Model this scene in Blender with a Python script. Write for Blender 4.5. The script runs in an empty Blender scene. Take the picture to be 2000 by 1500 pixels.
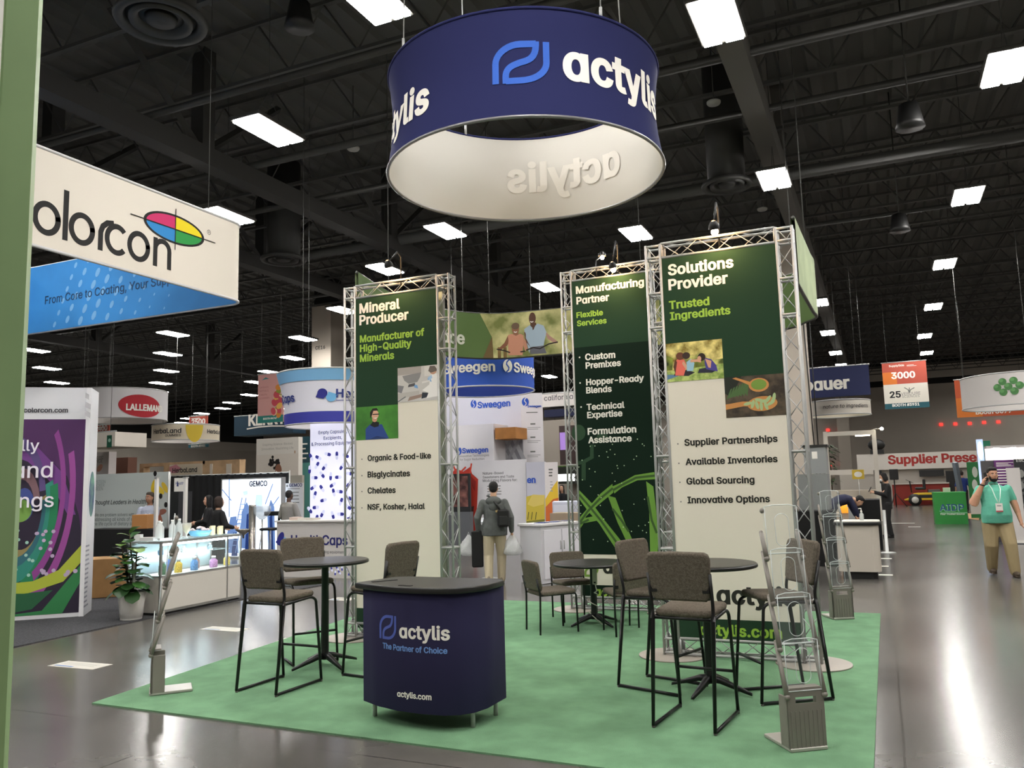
import bpy, math, os, random
from mathutils import Vector as V, Matrix
from mathutils.geometry import delaunay_2d_cdt
SC = bpy.context.scene
COL = SC.collection
PI = math.pi
# ---------------------------------------------------------------- camera
FPX, PSI, TH, RO = 1600.0, .4188, .121, -.0265
CAM = V((0, 0, 1.7))
F = V((-math.sin(PSI) * math.cos(TH), math.cos(PSI) * math.cos(TH), math.sin(TH)))
R0 = V((math.cos(PSI), math.sin(PSI), 0))
U0 = R0.cross(F)
RX = R0 * math.cos(RO) + U0 * math.sin(RO)
UX = U0 * math.cos(RO) - R0 * math.sin(RO)
cd = bpy.data.cameras.new('camera')
cam = bpy.data.objects.new('camera', cd)
COL.objects.link(cam)
cd.sensor_fit = 'HORIZONTAL'
cd.sensor_width = 36
cd.lens = FPX / 2000 * 36
cd.clip_end = 300
cam.matrix_world = Matrix(((RX.x, UX.x, -F.x, CAM.x), (RX.y, UX.y, -F.y, CAM.y), (RX.z, UX.z, -F.z, CAM.z), (0, 0, 0, 1)))
SC.camera = cam
# ---------------------------------------------------------------- world, exposure
wd = bpy.data.worlds.new('hall_air')
SC.world = wd
wd.use_nodes = True
wd.node_tree.nodes['Background'].inputs[0].default_value = (1, .95, .88, 1)
wd.node_tree.nodes['Background'].inputs[1].default_value = .02
SC.view_settings.view_transform = 'Standard'
SC.view_settings.look = 'None'
SC.view_settings.gamma = 1
SC.view_settings.exposure = 0.62
LAMP_L = 66.0          # radiance of the highbay diffusers
LAMP_C = 'fffcf7'
SC.cycles.max_bounces = 8
SC.cycles.diffuse_bounces = 3
SC.cycles.glossy_bounces = 3
SC.cycles.transparent_max_bounces = 24
SC.cycles.caustics_reflective = False
SC.cycles.caustics_refractive = False
SC.cycles.sample_clamp_indirect = 3
# ---------------------------------------------------------------- the photograph's rays -> points of the hall
def ray(x, y): return F + RX * ((x - 1000) / FPX) - UX * ((y - 750) / FPX)
def at(x, y, d): return CAM + ray(x, y) * d
def gz(x, y, z=0.0):
    r = ray(x, y)
    return CAM + r * ((z - CAM.z) / r.z)
def gy(x, y, Y):
    r = ray(x, y)
    return CAM + r * (Y / r.y)
def gx(x, y, X):
    r = ray(x, y)
    return CAM + r * (X / r.x)
def dep(p): return (V(p) - CAM).dot(F)
def zat(x, y, p):
    r = ray(x, y)
    return CAM.z + r.z * math.hypot(p[0], p[1]) / math.hypot(r.x, r.y)
# ---------------------------------------------------------------- materials
def lin(h):
    o = []
    for i in (0, 2, 4):
        c = int(h[i:i + 2], 16) / 255
        o.append(c / 12.92 if c <= .04045 else ((c + .055) / 1.055) ** 2.4)
    return (*o, 1)
MT = {}
def mat(h, rough=.6, metal=0.0, emit=0.0, noise=None, bump=None, clear=0.0, h2=None, spec=.5, coat=0.0, key=''):
    k = (h, rough, metal, emit, noise, bump, clear, h2, spec, coat, key)
    if k in MT: return MT[k]
    m = bpy.data.materials.new('surface_' + (key or h))
    m.use_nodes = True
    nt = m.node_tree
    b = nt.nodes['Principled BSDF']
    b.inputs['Base Color'].default_value = lin(h)
    b.inputs['Roughness'].default_value = rough
    b.inputs['Metallic'].default_value = metal
    b.inputs['Specular IOR Level'].default_value = spec
    b.inputs['Coat Weight'].default_value = coat
    if emit:
        b.inputs['Emission Color'].default_value = lin(h)
        b.inputs['Emission Strength'].default_value = emit
    tc = None
    if noise or bump: tc = nt.nodes.new('ShaderNodeTexCoord')
    if noise:
        n = nt.nodes.new('ShaderNodeTexNoise')
        n.inputs['Scale'].default_value = noise[0]
        n.inputs['Detail'].default_value = 5
        nt.links.new(tc.outputs['Object'], n.inputs['Vector'])
        r = nt.nodes.new('ShaderNodeValToRGB')
        r.color_ramp.elements[0].position = .36
        r.color_ramp.elements[1].position = .64
        c = lin(h)
        a = noise[1]
        r.color_ramp.elements[0].color = (*[v * (1 - a) for v in c[:3]], 1)
        r.color_ramp.elements[1].color = lin(h2) if h2 else (*[min(1, v * (1 + a)) for v in c[:3]], 1)
        nt.links.new(n.outputs['Fac'], r.inputs['Fac'])
        nt.links.new(r.outputs['Color'], b.inputs['Base Color'])
        if emit: nt.links.new(r.outputs['Color'], b.inputs['Emission Color'])
    if bump:
        n = nt.nodes.new('ShaderNodeTexNoise')
        n.inputs['Scale'].default_value = bump[0]
        n.inputs['Detail'].default_value = 3
        nt.links.new(tc.outputs['Object'], n.inputs['Vector'])
        u = nt.nodes.new('ShaderNodeBump')
        u.inputs['Strength'].default_value = bump[1]
        u.inputs['Distance'].default_value = .02
        nt.links.new(n.outputs['Fac'], u.inputs['Height'])
        nt.links.new(u.outputs['Normal'], b.inputs['Normal'])
    if clear:
        out = nt.nodes['Material Output']
        t = nt.nodes.new('ShaderNodeBsdfTransparent')
        t.inputs[0].default_value = lin('fcfdfd')
        mx = nt.nodes.new('ShaderNodeMixShader')
        mx.inputs[0].default_value = clear
        nt.links.new(b.outputs[0], mx.inputs[1])
        nt.links.new(t.outputs[0], mx.inputs[2])
        nt.links.new(mx.outputs[0], out.inputs[0])
    MT[k] = m
    return m
# ---------------------------------------------------------------- lettering outlines
FONTS = {}
def font(n):
    if n not in FONTS:
        try: FONTS[n] = bpy.data.fonts.load(os.path.join(bpy.utils.system_resource('DATAFILES', path='fonts'), n))
        except Exception: FONTS[n] = None
    return FONTS[n]
def area2(q): return sum(q[i - 1][0] * q[i][1] - q[i][0] * q[i - 1][1] for i in range(len(q))) / 2
def wind(p, q):
    w = 0
    x, y = p
    for i in range(len(q)):
        a, b = q[i - 1], q[i]
        s = (b[0] - a[0]) * (y - a[1]) - (x - a[0]) * (b[1] - a[1])
        if a[1] <= y < b[1] and s > 0: w += 1
        elif b[1] <= y < a[1] and s < 0: w -= 1
    return w
GC = {}
def glyphs(s, fn='Inter.woff2', w=0.0, sp=1.0, res=3):
    k = (s, fn, w, sp)
    if k in GC: return GC[k]
    cu = bpy.data.curves.new('lettering', 'FONT')
    cu.body = s
    cu.fill_mode = 'NONE'
    cu.resolution_u = res
    cu.space_character = sp
    if fn and font(fn): cu.font = font(fn)
    ob = bpy.data.objects.new('lettering', cu)
    COL.objects.link(ob)
    dg = bpy.context.evaluated_depsgraph_get()
    me = ob.evaluated_get(dg).to_mesh()
    nb = {}
    for e in me.edges:
        a, b = e.vertices
        nb.setdefault(a, []).append(b)
        nb.setdefault(b, []).append(a)
    co = [(v.co.x, v.co.y) for v in me.vertices]
    seen = set()
    loops = []
    for i in range(len(co)):
        if i in seen or i not in nb: continue
        L = [i]
        seen.add(i)
        p = i
        while True:
            n = [t for t in nb[p] if t not in seen]
            if not n: break
            p = min(n) if len(L) == 1 else n[0]
            seen.add(p)
            L.append(p)
        q = []
        for t in L:
            if not q or abs(co[t][0] - q[-1][0]) + abs(co[t][1] - q[-1][1]) > 1e-4: q.append(co[t])
        if len(q) > 2: loops.append(q)
    bpy.data.objects.remove(ob)
    if not loops:
        GC[k] = ([], [], (0, 1, 0, 1))
        return GC[k]
    sg = area2(max(loops, key=lambda q: abs(area2(q)))) > 0
    if not sg: loops = [q[::-1] for q in loops]
    if w:
        nl = []
        for q in loops:
            n = len(q)
            o = []
            for i in range(n):
                p0, p1, p2 = q[i - 1], q[i], q[(i + 1) % n]
                def nr(a, c):
                    dx, dy = c[0] - a[0], c[1] - a[1]
                    l = math.hypot(dx, dy) or 1
                    return dy / l, -dx / l
                n1, n2 = nr(p0, p1), nr(p1, p2)
                mx, my = n1[0] + n2[0], n1[1] + n2[1]
                l = math.hypot(mx, my)
                if l < .3: mx, my, l = n1[0], n1[1], 1
                t = w / max(.5, l / 2) / l
                o.append((p1[0] + mx * t, p1[1] + my * t * .7))
            if area2(q) < 0 and area2(o) > 0: continue
            nl.append(o)
        loops = nl
    vs, fs = [], []
    todo = sorted(loops, key=lambda q: min(p[0] for p in q))
    while todo:                                     # letters one by one
        grp = [todo.pop(0)]
        xm = max(p[0] for p in grp[0])
        while todo and min(p[0] for p in todo[0]) < xm:
            grp.append(todo.pop(0))
            xm = max(xm, max(p[0] for p in grp[-1]))
        pts, ed = [], []
        for q in grp:
            b = len(pts)
            pts += [V(p) for p in q]
            ed += [(b + i, b + (i + 1) % len(q)) for i in range(len(q))]
        rv, _, rf, _, _, _ = delaunay_2d_cdt(pts, ed, [], 0, 1e-6)
        b = len(vs)
        vs += [(p.x, p.y) for p in rv]
        for f in rf:
            c = (sum(rv[i].x for i in f) / len(f), sum(rv[i].y for i in f) / len(f))
            if sum(wind(c, q) for q in grp) > 0: fs.append(tuple(b + i for i in f))
    xs = [vs[i][0] for f in fs for i in f]
    ys = [vs[i][1] for f in fs for i in f]
    GC[k] = (vs, fs, (min(xs), max(xs), min(ys), max(ys)))
    return GC[k]
# ---------------------------------------------------------------- flat and curved printed faces
class Fr:
    """a flat face: origin o, horizontal direction u, upright v, facing n"""
    def __init__(s, o, u=(1, 0, 0), v=(0, 0, 1)):
        s.o, s.u, s.v = V(o), V(u).normalized(), V(v).normalized()
        s.n = s.u.cross(s.v)
    def p(s, u, v, off=0): return s.o + s.u * u + s.v * v + s.n * off
    def uv(s, x, y):
        r = ray(x, y)
        q = CAM + r * ((s.o - CAM).dot(s.n) / r.dot(s.n)) - s.o
        return q.dot(s.u), q.dot(s.v)
class Cy:
    """a drum face: centre c (x, y), radius r(z), u runs along the rim seen from outside"""
    def __init__(s, c, rf, z0, inner=False, R=None):
        s.c, s.rf, s.z0, s.inner = c, rf, z0, inner
        s.R = R or rf(z0)
    def p(s, u, v, off=0):
        a = u / s.R
        r = s.rf(s.z0 + v) + (-off if s.inner else off)
        return V((s.c[0] + r * math.cos(a), s.c[1] + r * math.sin(a), s.z0 + v))
    def uv(s, x, y):
        r = ray(x, y)
        R = s.R
        for _ in range(4):
            a = r.x ** 2 + r.y ** 2
            b = 2 * (r.x * (CAM.x - s.c[0]) + r.y * (CAM.y - s.c[1]))
            cc = (CAM.x - s.c[0]) ** 2 + (CAM.y - s.c[1]) ** 2 - R * R
            D = math.sqrt(max(0, b * b - 4 * a * cc))
            t = (-b + D) / (2 * a) if s.inner else (-b - D) / (2 * a)
            q = CAM + r * t
            R = s.rf(min(max(q.z, s.z0), s.z0 + 3))
        an = math.atan2(q.y - s.c[1], q.x - s.c[0])
        if an > PI / 2 and not s.inner: an -= 2 * PI
        if s.inner and an < -PI / 2: an += 2 * PI
        return an * s.R, q.z - s.z0
# ---------------------------------------------------------------- mesh builder
class MB:
    def __init__(s): s.v, s.f, s.m, s.s, s.mats, s.k = [], [], [], [], [], 0
    def lay(s, off):
        s.k += 1
        return off + s.k * 1.2e-5
    def add(s, vs, fs, mt, smooth=False):
        if mt not in s.mats: s.mats.append(mt)
        i = s.mats.index(mt)
        b = len(s.v)
        s.v += [tuple(p) for p in vs]
        s.f += [tuple(b + k for k in f) for f in fs]
        s.m += [i] * len(fs)
        s.s += [smooth] * len(fs)
        return s
    def box(s, c, d, mt, rz=0.0, b=0.0, T=None):
        """box of size d centred at c, edges chamfered by b"""
        hx, hy, hz = d[0] / 2, d[1] / 2, d[2] / 2
        if not b:
            vs = [(x, y, z) for z in (-hz, hz) for x, y in ((-hx, -hy), (hx, -hy), (hx, hy), (-hx, hy))]
            fs = [(3, 2, 1, 0), (4, 5, 6, 7), (0, 1, 5, 4), (1, 2, 6, 5), (2, 3, 7, 6), (3, 0, 4, 7)]
        else:
            def ring(e, z):
                x, y, k = hx - e, hy - e, b * .7
                return [(x - k, -y, z), (x, -y + k, z), (x, y - k, z), (x - k, y, z), (-x + k, y, z), (-x, y - k, z), (-x, -y + k, z), (-x + k, -y, z)]
            vs = ring(b, -hz) + ring(0, -hz + b) + ring(0, hz - b) + ring(b, hz)
            fs = [tuple(range(7, -1, -1)), tuple(range(24, 32))] + [(8 * l + i, 8 * l + (i + 1) % 8, 8 * l + 8 + (i + 1) % 8, 8 * l + 8 + i) for l in range(3) for i in range(8)]
        M = T or (Matrix.Translation(c) @ Matrix.Rotation(rz, 4, 'Z'))
        return s.add([M @ V(p) for p in vs], fs, mt)
    def tube(s, pts, r, mt, n=8, closed=False, smooth=True):
        pts = [V(p) for p in pts]
        N = len(pts)
        rs = r if isinstance(r, (list, tuple)) else [r] * N
        vs = []
        up = None
        for i, p in enumerate(pts):
            a = pts[(i - 1) % N] if (closed or i) else p
            c = pts[(i + 1) % N] if (closed or i < N - 1) else p
            t = (c - a).normalized()
            if up is None: up = V((0, 0, 1)) if abs(t.z) < .9 else V((1, 0, 0))
            x = (up - t * up.dot(t)).normalized()
            y = t.cross(x)
            up = x
            k = 1.0
            if 0 < i < N - 1 or closed:
                cs = (p - a).normalized().dot((c - p).normalized())
                k = 1 / max(.6, math.sqrt(max(.01, (1 + cs) / 2)))
            for j in range(n):
                g = 2 * PI * j / n
                vs.append(p + (x * math.cos(g) + y * math.sin(g)) * rs[i] * k)
        fs = [(i * n + j, i * n + (j + 1) % n, ((i + 1) % N) * n + (j + 1) % n, ((i + 1) % N) * n + j) for i in range(N if closed else N - 1) for j in range(n)]
        if not closed: fs += [tuple(range(n - 1, -1, -1)), tuple((N - 1) * n + j for j in range(n))]
        return s.add(vs, fs, mt, smooth)
    def lathe(s, prof, mt, c=(0, 0, 0), n=28, smooth=True, cap=True, T=None):
        vs = []
        for r, z in prof:
            for j in range(n):
                a = 2 * PI * j / n
                p = V((r * math.cos(a), r * math.sin(a), z))
                vs.append((T @ p) if T else p + V(c))
        N = len(prof)
        fs = [(i * n + j, i * n + (j + 1) % n, (i + 1) * n + (j + 1) % n, (i + 1) * n + j) for i in range(N - 1) for j in range(n)]
        if cap: fs += [tuple(range(n - 1, -1, -1)), tuple((N - 1) * n + j for j in range(n))]
        return s.add(vs, fs, mt, smooth)
    def prism(s, poly, z0, z1, mt, b=0.0, T=None, smooth=False, steps=2):
        """upright slab over a counter-clockwise outline, rims rounded by b"""
        def inset(e):
            o = []
            n = len(poly)
            for i in range(n):
                p0, p1, p2 = V(poly[i - 1]), V(poly[i]), V(poly[(i + 1) % n])
                d1, d2 = (p1 - p0).normalized(), (p2 - p1).normalized()
                m = V((-d1.y - d2.y, d1.x + d2.x))
                m = m / max(.4, m.length ** 2 / 2) if m.length else m
                o.append((p1.x + m.x * e, p1.y + m.y * e))
            return o
        lv = []
        if b:
            for k in range(steps + 1):
                a = PI / 2 * k / steps
                lv.append((b * (1 - math.sin(a)), z0 + b * (1 - math.cos(a))))
            for k in range(steps, -1, -1):
                a = PI / 2 * k / steps
                lv.append((b * (1 - math.sin(a)), z1 - b * (1 - math.cos(a))))
        else: lv = [(0, z0), (0, z1)]
        n = len(poly)
        vs = [(x, y, z) for e, z in lv for x, y in (inset(e) if e else poly)]
        fs = [(i * n + j, i * n + (j + 1) % n, (i + 1) * n + (j + 1) % n, (i + 1) * n + j) for i in range(len(lv) - 1) for j in range(n)]
        if T: vs = [T @ V(p) for p in vs]
        s.add(vs, fs, mt, smooth or b > 0)
        return s.add([vs[j] for j in range(n)] + [vs[(len(lv) - 1) * n + j] for j in range(n)], [tuple(range(n - 1, -1, -1)), tuple(range(n, 2 * n))], mt)
    def ell(s, c, r, mt, n=12, m=8, T=None):
        prof = [(math.sin(PI * i / m), -math.cos(PI * i / m)) for i in range(m + 1)]
        vs = []
        for q, z in prof:
            q = max(q, .02)
            for j in range(n):
                a = 2 * PI * j / n
                p = V((q * math.cos(a) * r[0], q * math.sin(a) * r[1], z * r[2]))
                vs.append((T @ p if T else p) + V(c))
        fs = [(i * n + j, i * n + (j + 1) % n, (i + 1) * n + (j + 1) % n, (i + 1) * n + j) for i in range(m) for j in range(n)]
        fs += [tuple(range(n - 1, -1, -1)), tuple(m * n + j for j in range(n))]
        return s.add(vs, fs, mt, True)
    # prints
    def poly(s, fr, pts, mt, off=.001):
        off = s.lay(off)
        n = len(pts)
        if n == 4:
            if area2(pts) < 0: pts = pts[::-1]
            return s.add([fr.p(u, v, off) for u, v in pts], [(0, 1, 2, 3)], mt)
        if area2(pts) < 0: pts = pts[::-1]
        rv, _, rf, _, _, _ = delaunay_2d_cdt([V(p) for p in pts], [(i, (i + 1) % n) for i in range(n)], [], 0, 1e-7)
        fs = [tuple(f) for f in rf if wind((sum(rv[i].x for i in f) / len(f), sum(rv[i].y for i in f) / len(f)), pts)]
        return s.add([fr.p(p.x, p.y, off) for p in rv], fs, mt)
    def rect(s, fr, u0, v0, u1, v1, mt, off=.001, nu=1):
        off = s.lay(off)
        vs = [fr.p(u0 + (u1 - u0) * i / nu, v, off) for v in (v0, v1) for i in range(nu + 1)]
        return s.add(vs, [(i, i + 1, nu + 2 + i, nu + 1 + i) for i in range(nu)], mt)
    def oval(s, fr, cu, cv, ru, rv, mt, off=.001, rot=0.0, n=20, a0=0.0, a1=2 * PI):
        c, q = math.cos(rot), math.sin(rot)
        if not isinstance(fr, Fr) and ru > .05:              # on a curved face: rings that follow the curve
            off = s.lay(off)
            vs = [fr.p(cu, cv, off)]
            for k in range(1, 7):
                for i in range(n + 1):
                    a = a0 + (a1 - a0) * i / n
                    x, y = ru * k / 6 * math.cos(a), rv * k / 6 * math.sin(a)
                    vs.append(fr.p(cu + x * c - y * q, cv + x * q + y * c, off))
            fs = [(0, 1 + i, 2 + i) for i in range(n)] + [(1 + k * (n + 1) + i, 1 + (k + 1) * (n + 1) + i, 2 + (k + 1) * (n + 1) + i, 2 + k * (n + 1) + i) for k in range(5) for i in range(n)]
            return s.add(vs, fs, mt)
        pts = []
        full = abs(a1 - a0 - 2 * PI) < 1e-3
        for i in range(n if full else n + 1):
            a = a0 + (a1 - a0) * i / n
            x, y = ru * math.cos(a), rv * math.sin(a)
            pts.append((cu + x * c - y * q, cv + x * q + y * c))
        if not full: pts.append((cu, cv))
        return s.poly(fr, pts, mt, off)
    def stroke(s, fr, pts, w, mt, off=.001):
        off = s.lay(off)
        n = len(pts)
        L = []
        for i in range(n):
            p, a, c = V(pts[i]), V(pts[max(0, i - 1)]), V(pts[min(n - 1, i + 1)])
            d = (c - a).normalized()
            k = 1
            if 0 < i < n - 1:
                cs = (p - a).normalized().dot((c - p).normalized())
                k = 1 / max(.6, math.sqrt(max(.01, (1 + cs) / 2)))
            m = V((-d.y, d.x)) * (w / 2 * k)
            L += [p + m, p - m]
        return s.add([fr.p(q.x, q.y, off) for q in L], [(2 * i, 2 * i + 1, 2 * i + 3, 2 * i + 2) for i in range(n - 1)], mt)
    def text(s, fr, t, u, v, mt, width=None, h=None, w=.0, fn='Inter.woff2', off=.0016, sp=1.0, sy=1.0, slant=0.0, mid=False, flip=False, rise=0.0):
        """lettering with its baseline start at (u, v); width = printed width, or h = size"""
        vs, fs, bb = glyphs(t, fn, min(w, .036), sp)
        if not fs: return s
        off = s.lay(off)
        k = width / (bb[1] - bb[0]) if width else h
        x0 = (bb[0] + bb[1]) / 2 if mid else bb[0]
        g = -1 if flip else 1
        P = [fr.p(u + g * ((x - x0) * k + y * k * slant), v + y * k * sy + rise * (x - x0) * k, off) for x, y in vs]
        return s.add(P, [f[::-1] for f in fs] if flip else fs, mt)
    def text_px(s, fr, t, a, b, mt, **k):
        """lettering whose baseline runs from photo pixel a to b, set level on the face"""
        (u0, v0), (u1, v1) = fr.uv(*a), fr.uv(*b)
        return s.text(fr, t, u0, (v0 + v1) / 2, mt, width=abs(u1 - u0), **k)
    def build(s, name, parent=None, world=False, shift=None):
        me = bpy.data.meshes.new(name)
        vs = s.v
        if shift: vs = [(x - shift[0], y - shift[1], z - shift[2]) for x, y, z in vs]
        me.from_pydata(vs, [], s.f)
        for m in s.mats: me.materials.append(m)
        me.polygons.foreach_set('material_index', s.m)
        me.polygons.foreach_set('use_smooth', s.s)
        me.update()
        o = bpy.data.objects.new(name, me)
        COL.objects.link(o)
        if parent:
            o.parent = parent
            if world: o.matrix_parent_inverse = (Matrix.Translation(parent.location) @ parent.rotation_euler.to_matrix().to_4x4()).inverted()
        return o
def tag(o, label, cat, group=None, kind=None):
    o['label'] = label
    o['category'] = cat
    if group: o['group'] = group
    if kind: o['kind'] = kind
    return o
def thing(name, label, cat, loc=(0, 0, 0), rz=0.0, group=None):
    o = bpy.data.objects.new(name, None)
    o.empty_display_size = .2
    COL.objects.link(o)
    o.location = loc
    o.rotation_euler = (0, 0, rz)
    return tag(o, label, cat, group)
def solo(mb, name, label, cat, group=None, kind=None):
    xs, ys, zs = zip(*mb.v)
    c = ((min(xs) + max(xs)) / 2, (min(ys) + max(ys)) / 2, min(zs))
    o = mb.build(name, shift=c)
    o.location = c
    return tag(o, label, cat, group, kind)
def struct(mb, name):
    o = mb.build(name)
    o['kind'] = 'structure'
    return o
def dup(root, loc, rz, label, group=None):
    r = root.copy()
    COL.objects.link(r)
    r.location = loc
    r.rotation_euler = (0, 0, rz)
    r['label'] = label
    if group: r['group'] = group
    for ch in list(root.children):
        c = ch.copy()
        COL.objects.link(c)
        c.parent = r
        for g in ch.children:
            d = g.copy()
            COL.objects.link(d)
            d.parent = c
    return r
# common surfaces
CREAM = mat('e6dfcf', .75)
WHITE = mat('e9e5de', .6)
WHITE2 = mat('dedad6', .7)
BLK = mat('131313', .5)
CLOTH = mat('0c0c0d', .95)
GRN = mat('27402e', .85, spec=.15)
GRN2 = mat('13251b', .85, spec=.15)
LIME = mat('97bf42', .7)
INK = mat('1f2019', .8)
NAVY = mat('2f3159', .85)
PALE = mat('f2eee6', .8)
ALU = mat('aeafae', .4, .15)
ALUW = mat('b9bab8', .4, .5)
STEEL = mat('1b1b1c', .38, .3)
GREY = mat('8a8a88', .6)
TEXTG = mat('6a6a68', .8)
DKTXT = mat('262629', .8)
# ================================================================ the hall
def concrete():
    m = mat('5d5853', .2, key='polished_concrete', spec=.5)
    nt = m.node_tree
    b = nt.nodes['Principled BSDF']
    tc = nt.nodes.new('ShaderNodeTexCoord')
    n1 = nt.nodes.new('ShaderNodeTexNoise'); n1.inputs['Scale'].default_value = .55; n1.inputs['Detail'].default_value = 5; n1.inputs['Roughness'].default_value = .5
    n2 = nt.nodes.new('ShaderNodeTexNoise'); n2.inputs['Scale'].default_value = 9; n2.inputs['Detail'].default_value = 6
    ad = nt.nodes.new('ShaderNodeMix'); ad.data_type = 'FLOAT'; ad.inputs[0].default_value = .1
    rp = nt.nodes.new('ShaderNodeValToRGB')
    rp.color_ramp.elements[0].position = .3; rp.color_ramp.elements[0].color = lin('403e3b')
    rp.color_ramp.elements[1].position = .7; rp.color_ramp.elements[1].color = lin('67645f')
    rr = nt.nodes.new('ShaderNodeMapRange'); rr.inputs[3].default_value = .19; rr.inputs[4].default_value = .24
    # faint saw-cut joints in the slab
    br = nt.nodes.new('ShaderNodeTexBrick'); br.offset = 0; br.inputs['Scale'].default_value = 1
    br.inputs['Brick Width'].default_value = 4.6; br.inputs['Row Height'].default_value = 4.6; br.inputs['Mortar Size'].default_value = .008
    br.inputs['Color1'].default_value = (1, 1, 1, 1); br.inputs['Color2'].default_value = (1, 1, 1, 1); br.inputs['Mortar'].default_value = (.45, .43, .4, 1)
    mu = nt.nodes.new('ShaderNodeMix'); mu.data_type = 'RGBA'; mu.blend_type = 'MULTIPLY'; mu.inputs[0].default_value = .8
    L = nt.links.new
    for n in (n1, n2, br): L(tc.outputs['Object'], n.inputs['Vector'])
    L(n1.outputs['Fac'], ad.inputs[2]); L(n2.outputs['Fac'], ad.inputs[3]); L(ad.outputs[0], rp.inputs['Fac'])
    L(rp.outputs['Color'], mu.inputs[6]); L(br.outputs['Color'], mu.inputs[7]); L(mu.outputs[2], b.inputs['Base Color'])
    L(n1.outputs['Fac'], rr.inputs[0]); L(rr.outputs[0], b.inputs['Roughness'])
    return m
XL, XR, YF, YB, ZC = -66.0, 16.0, -9.0, 76.0, 11.2
struct(MB().box(((XL + XR) / 2, (YF + YB) / 2, -.15), (XR - XL, YB - YF, .3), concrete()), 'floor')
DECK = mat('585855', .8, key='deck')
def deck():
    m = MB()
    n = int((XR - XL) / .6)
    vs, fs = [], []
    for i in range(n):
        x = XL + i * .6
        for dx, dz in ((0, 0), (.25, 0), (.32, -.09), (.53, -.09)): vs += [(x + dx, YF, ZC + dz), (x + dx, YB, ZC + dz)]
    for i in range(len(vs) // 2 - 1): fs.append((2 * i, 2 * i + 1, 2 * i + 3, 2 * i + 2))
    m.add(vs, fs, DECK)
    m.box(((XL + XR) / 2, (YF + YB) / 2, ZC + .2), (XR - XL, YB - YF, .2), DECK)
    return m
struct(deck(), 'ceiling')
WALLG = mat('aaa297', .85, noise=(.35, .06), key='grey_wall')
BAND = mat('b5aea4', .85, key='wall_band')
DKW = mat('1b1b1a', .9, key='dark_wall')
def wall(a, b, name, bands):
    m = MB()
    a, b = V(a), V(b)
    d = (b - a)
    c = (a + b) / 2
    for z0, z1, mt in bands:
        m.box((c.x, c.y, (z0 + z1) / 2), (max(abs(d.x), .3), max(abs(d.y), .3), z1 - z0), mt)
    struct(m, name)
BK = [(0, 9.0, WALLG), (9.0, 9.5, DKW), (9.5, 10.6, BAND), (10.6, ZC, DKW)]
wall((XL, YB, 0), (XR, YB, 0), 'wall_back', BK)
wall((XL, YF, 0), (XL, YB, 0), 'wall_left', [(0, 6.2, WALLG), (6.2, 7.1, BAND), (7.1, ZC, DKW)])
wall((XR, YF, 0), (XR, YB, 0), 'wall_right', BK)
wall((XL, YF, 0), (XR, YF, 0), 'wall_front', BK)
BEIGE = mat('bdb3a6', .8, key='beige_wall')
def pier(px0, px1, d, ztop, name, depth=.8):
    a = at(px0, 930, d)
    b = gy(px1, 930, a.y)
    m = MB().box(((a.x + b.x) / 2, a.y + depth / 2, ztop / 2), (b.x - a.x, depth, ztop), BEIGE)
    m.box(((a.x + b.x) / 2, a.y + depth / 2, (ztop + ZC) / 2), (b.x - a.x - .15, depth - .15, ZC - ztop), DKW)
    return m, a, b
m, a, b = pier(608, 646, 36, zat(608, 600, at(608, 930, 36)), 'pillar', .95)
m.text(Fr((a.x, a.y, 0)), 'CE16', .2, zat(612, 684, a), DKTXT, h=.3, w=.02)
struct(m, 'pillar_grey_white')
m, a, b = pier(1552, 1592, 24, zat(1580, 452, at(1580, 930, 24)), 'pillar', .75)
for px in (1594, 1600):
    q = gy(px, 900, a.y - .03)
    m.tube([(q.x, q.y, 1.0), (q.x - .12 * (px == 1594), q.y, 8.4)], .018, BLK, n=5)
struct(m, 'pillar_beige')
for i, (x0, x1) in enumerate(((1642, 1666), (1556, 1574))):
    m, a, b = pier(x0, x1, dep((0, 0, 1.7)) + 66.5, 9.0, 'pillar', .6)
    struct(m, 'pillar_%d' % (i + 1))
# open-web roof joists across the hall, girders along it
JM = mat('4a4a48', .7, key='joist')
JM2 = mat('3d3d3b', .7, key='pipe')
def joist_mesh():
    m = MB()
    L = XR - XL
    for z in (ZC - 1.35, ZC - .2):
        m.box((0, 0, z), (L, .11, .07), JM)
    n = int(L / 1.6)
    for i in range(n):
        x0 = -L / 2 + i * 1.6
        for xa, za, xb, zb in ((x0, ZC - 1.35, x0 + .8, ZC - .2), (x0 + .8, ZC - .2, x0 + 1.6, ZC - 1.35)):
            m.tube([(xa, 0, za), (xb, 0, zb)], .022, JM, n=4, smooth=False)
    return m
j0 = None
y = -5.0
while y < YB - 1:
    if j0 is None:
        j0 = joist_mesh().build('ceiling_joist')
        o = j0
    else:
        o = j0.copy()
        COL.objects.link(o)
    o.location = ((XL + XR) / 2, y, 0)
    o['kind'] = 'structure'
    y += 2.45
GM = mat('32312f', .7, key='girder')
def girder(px, py, z, w=.42, h=.5, GM=GM):
    q = gz(px, py, z)
    m = MB().box((q.x, (YB + YF) / 2, z + h / 2), (w, YB - YF, h), GM)
    for i in range(10):
        yy = -2 + 7.35 * i
        m.box((q.x, yy, (z + h + ZC) / 2), (.34, .34, ZC - z - h), GM)
        for sgn in (-1, 1):
            m.tube([(q.x, yy, z + .3), (q.x, yy + 2.4 * sgn, ZC - .3)], .09, GM, n=4, smooth=False)
    struct(m, 'ceiling_girder')
girder(1465, 200, 8.75, GM=mat('5c5a55', .7, key='lit_girder'))  # paler copy of the girder colour stands in for light from nearby lamps
girder(300, 282, 8.6, .4, .4)
girder(550, 543, 8.6, .4, .4)
girder(200, 686, 8.6, .4, .4)
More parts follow.
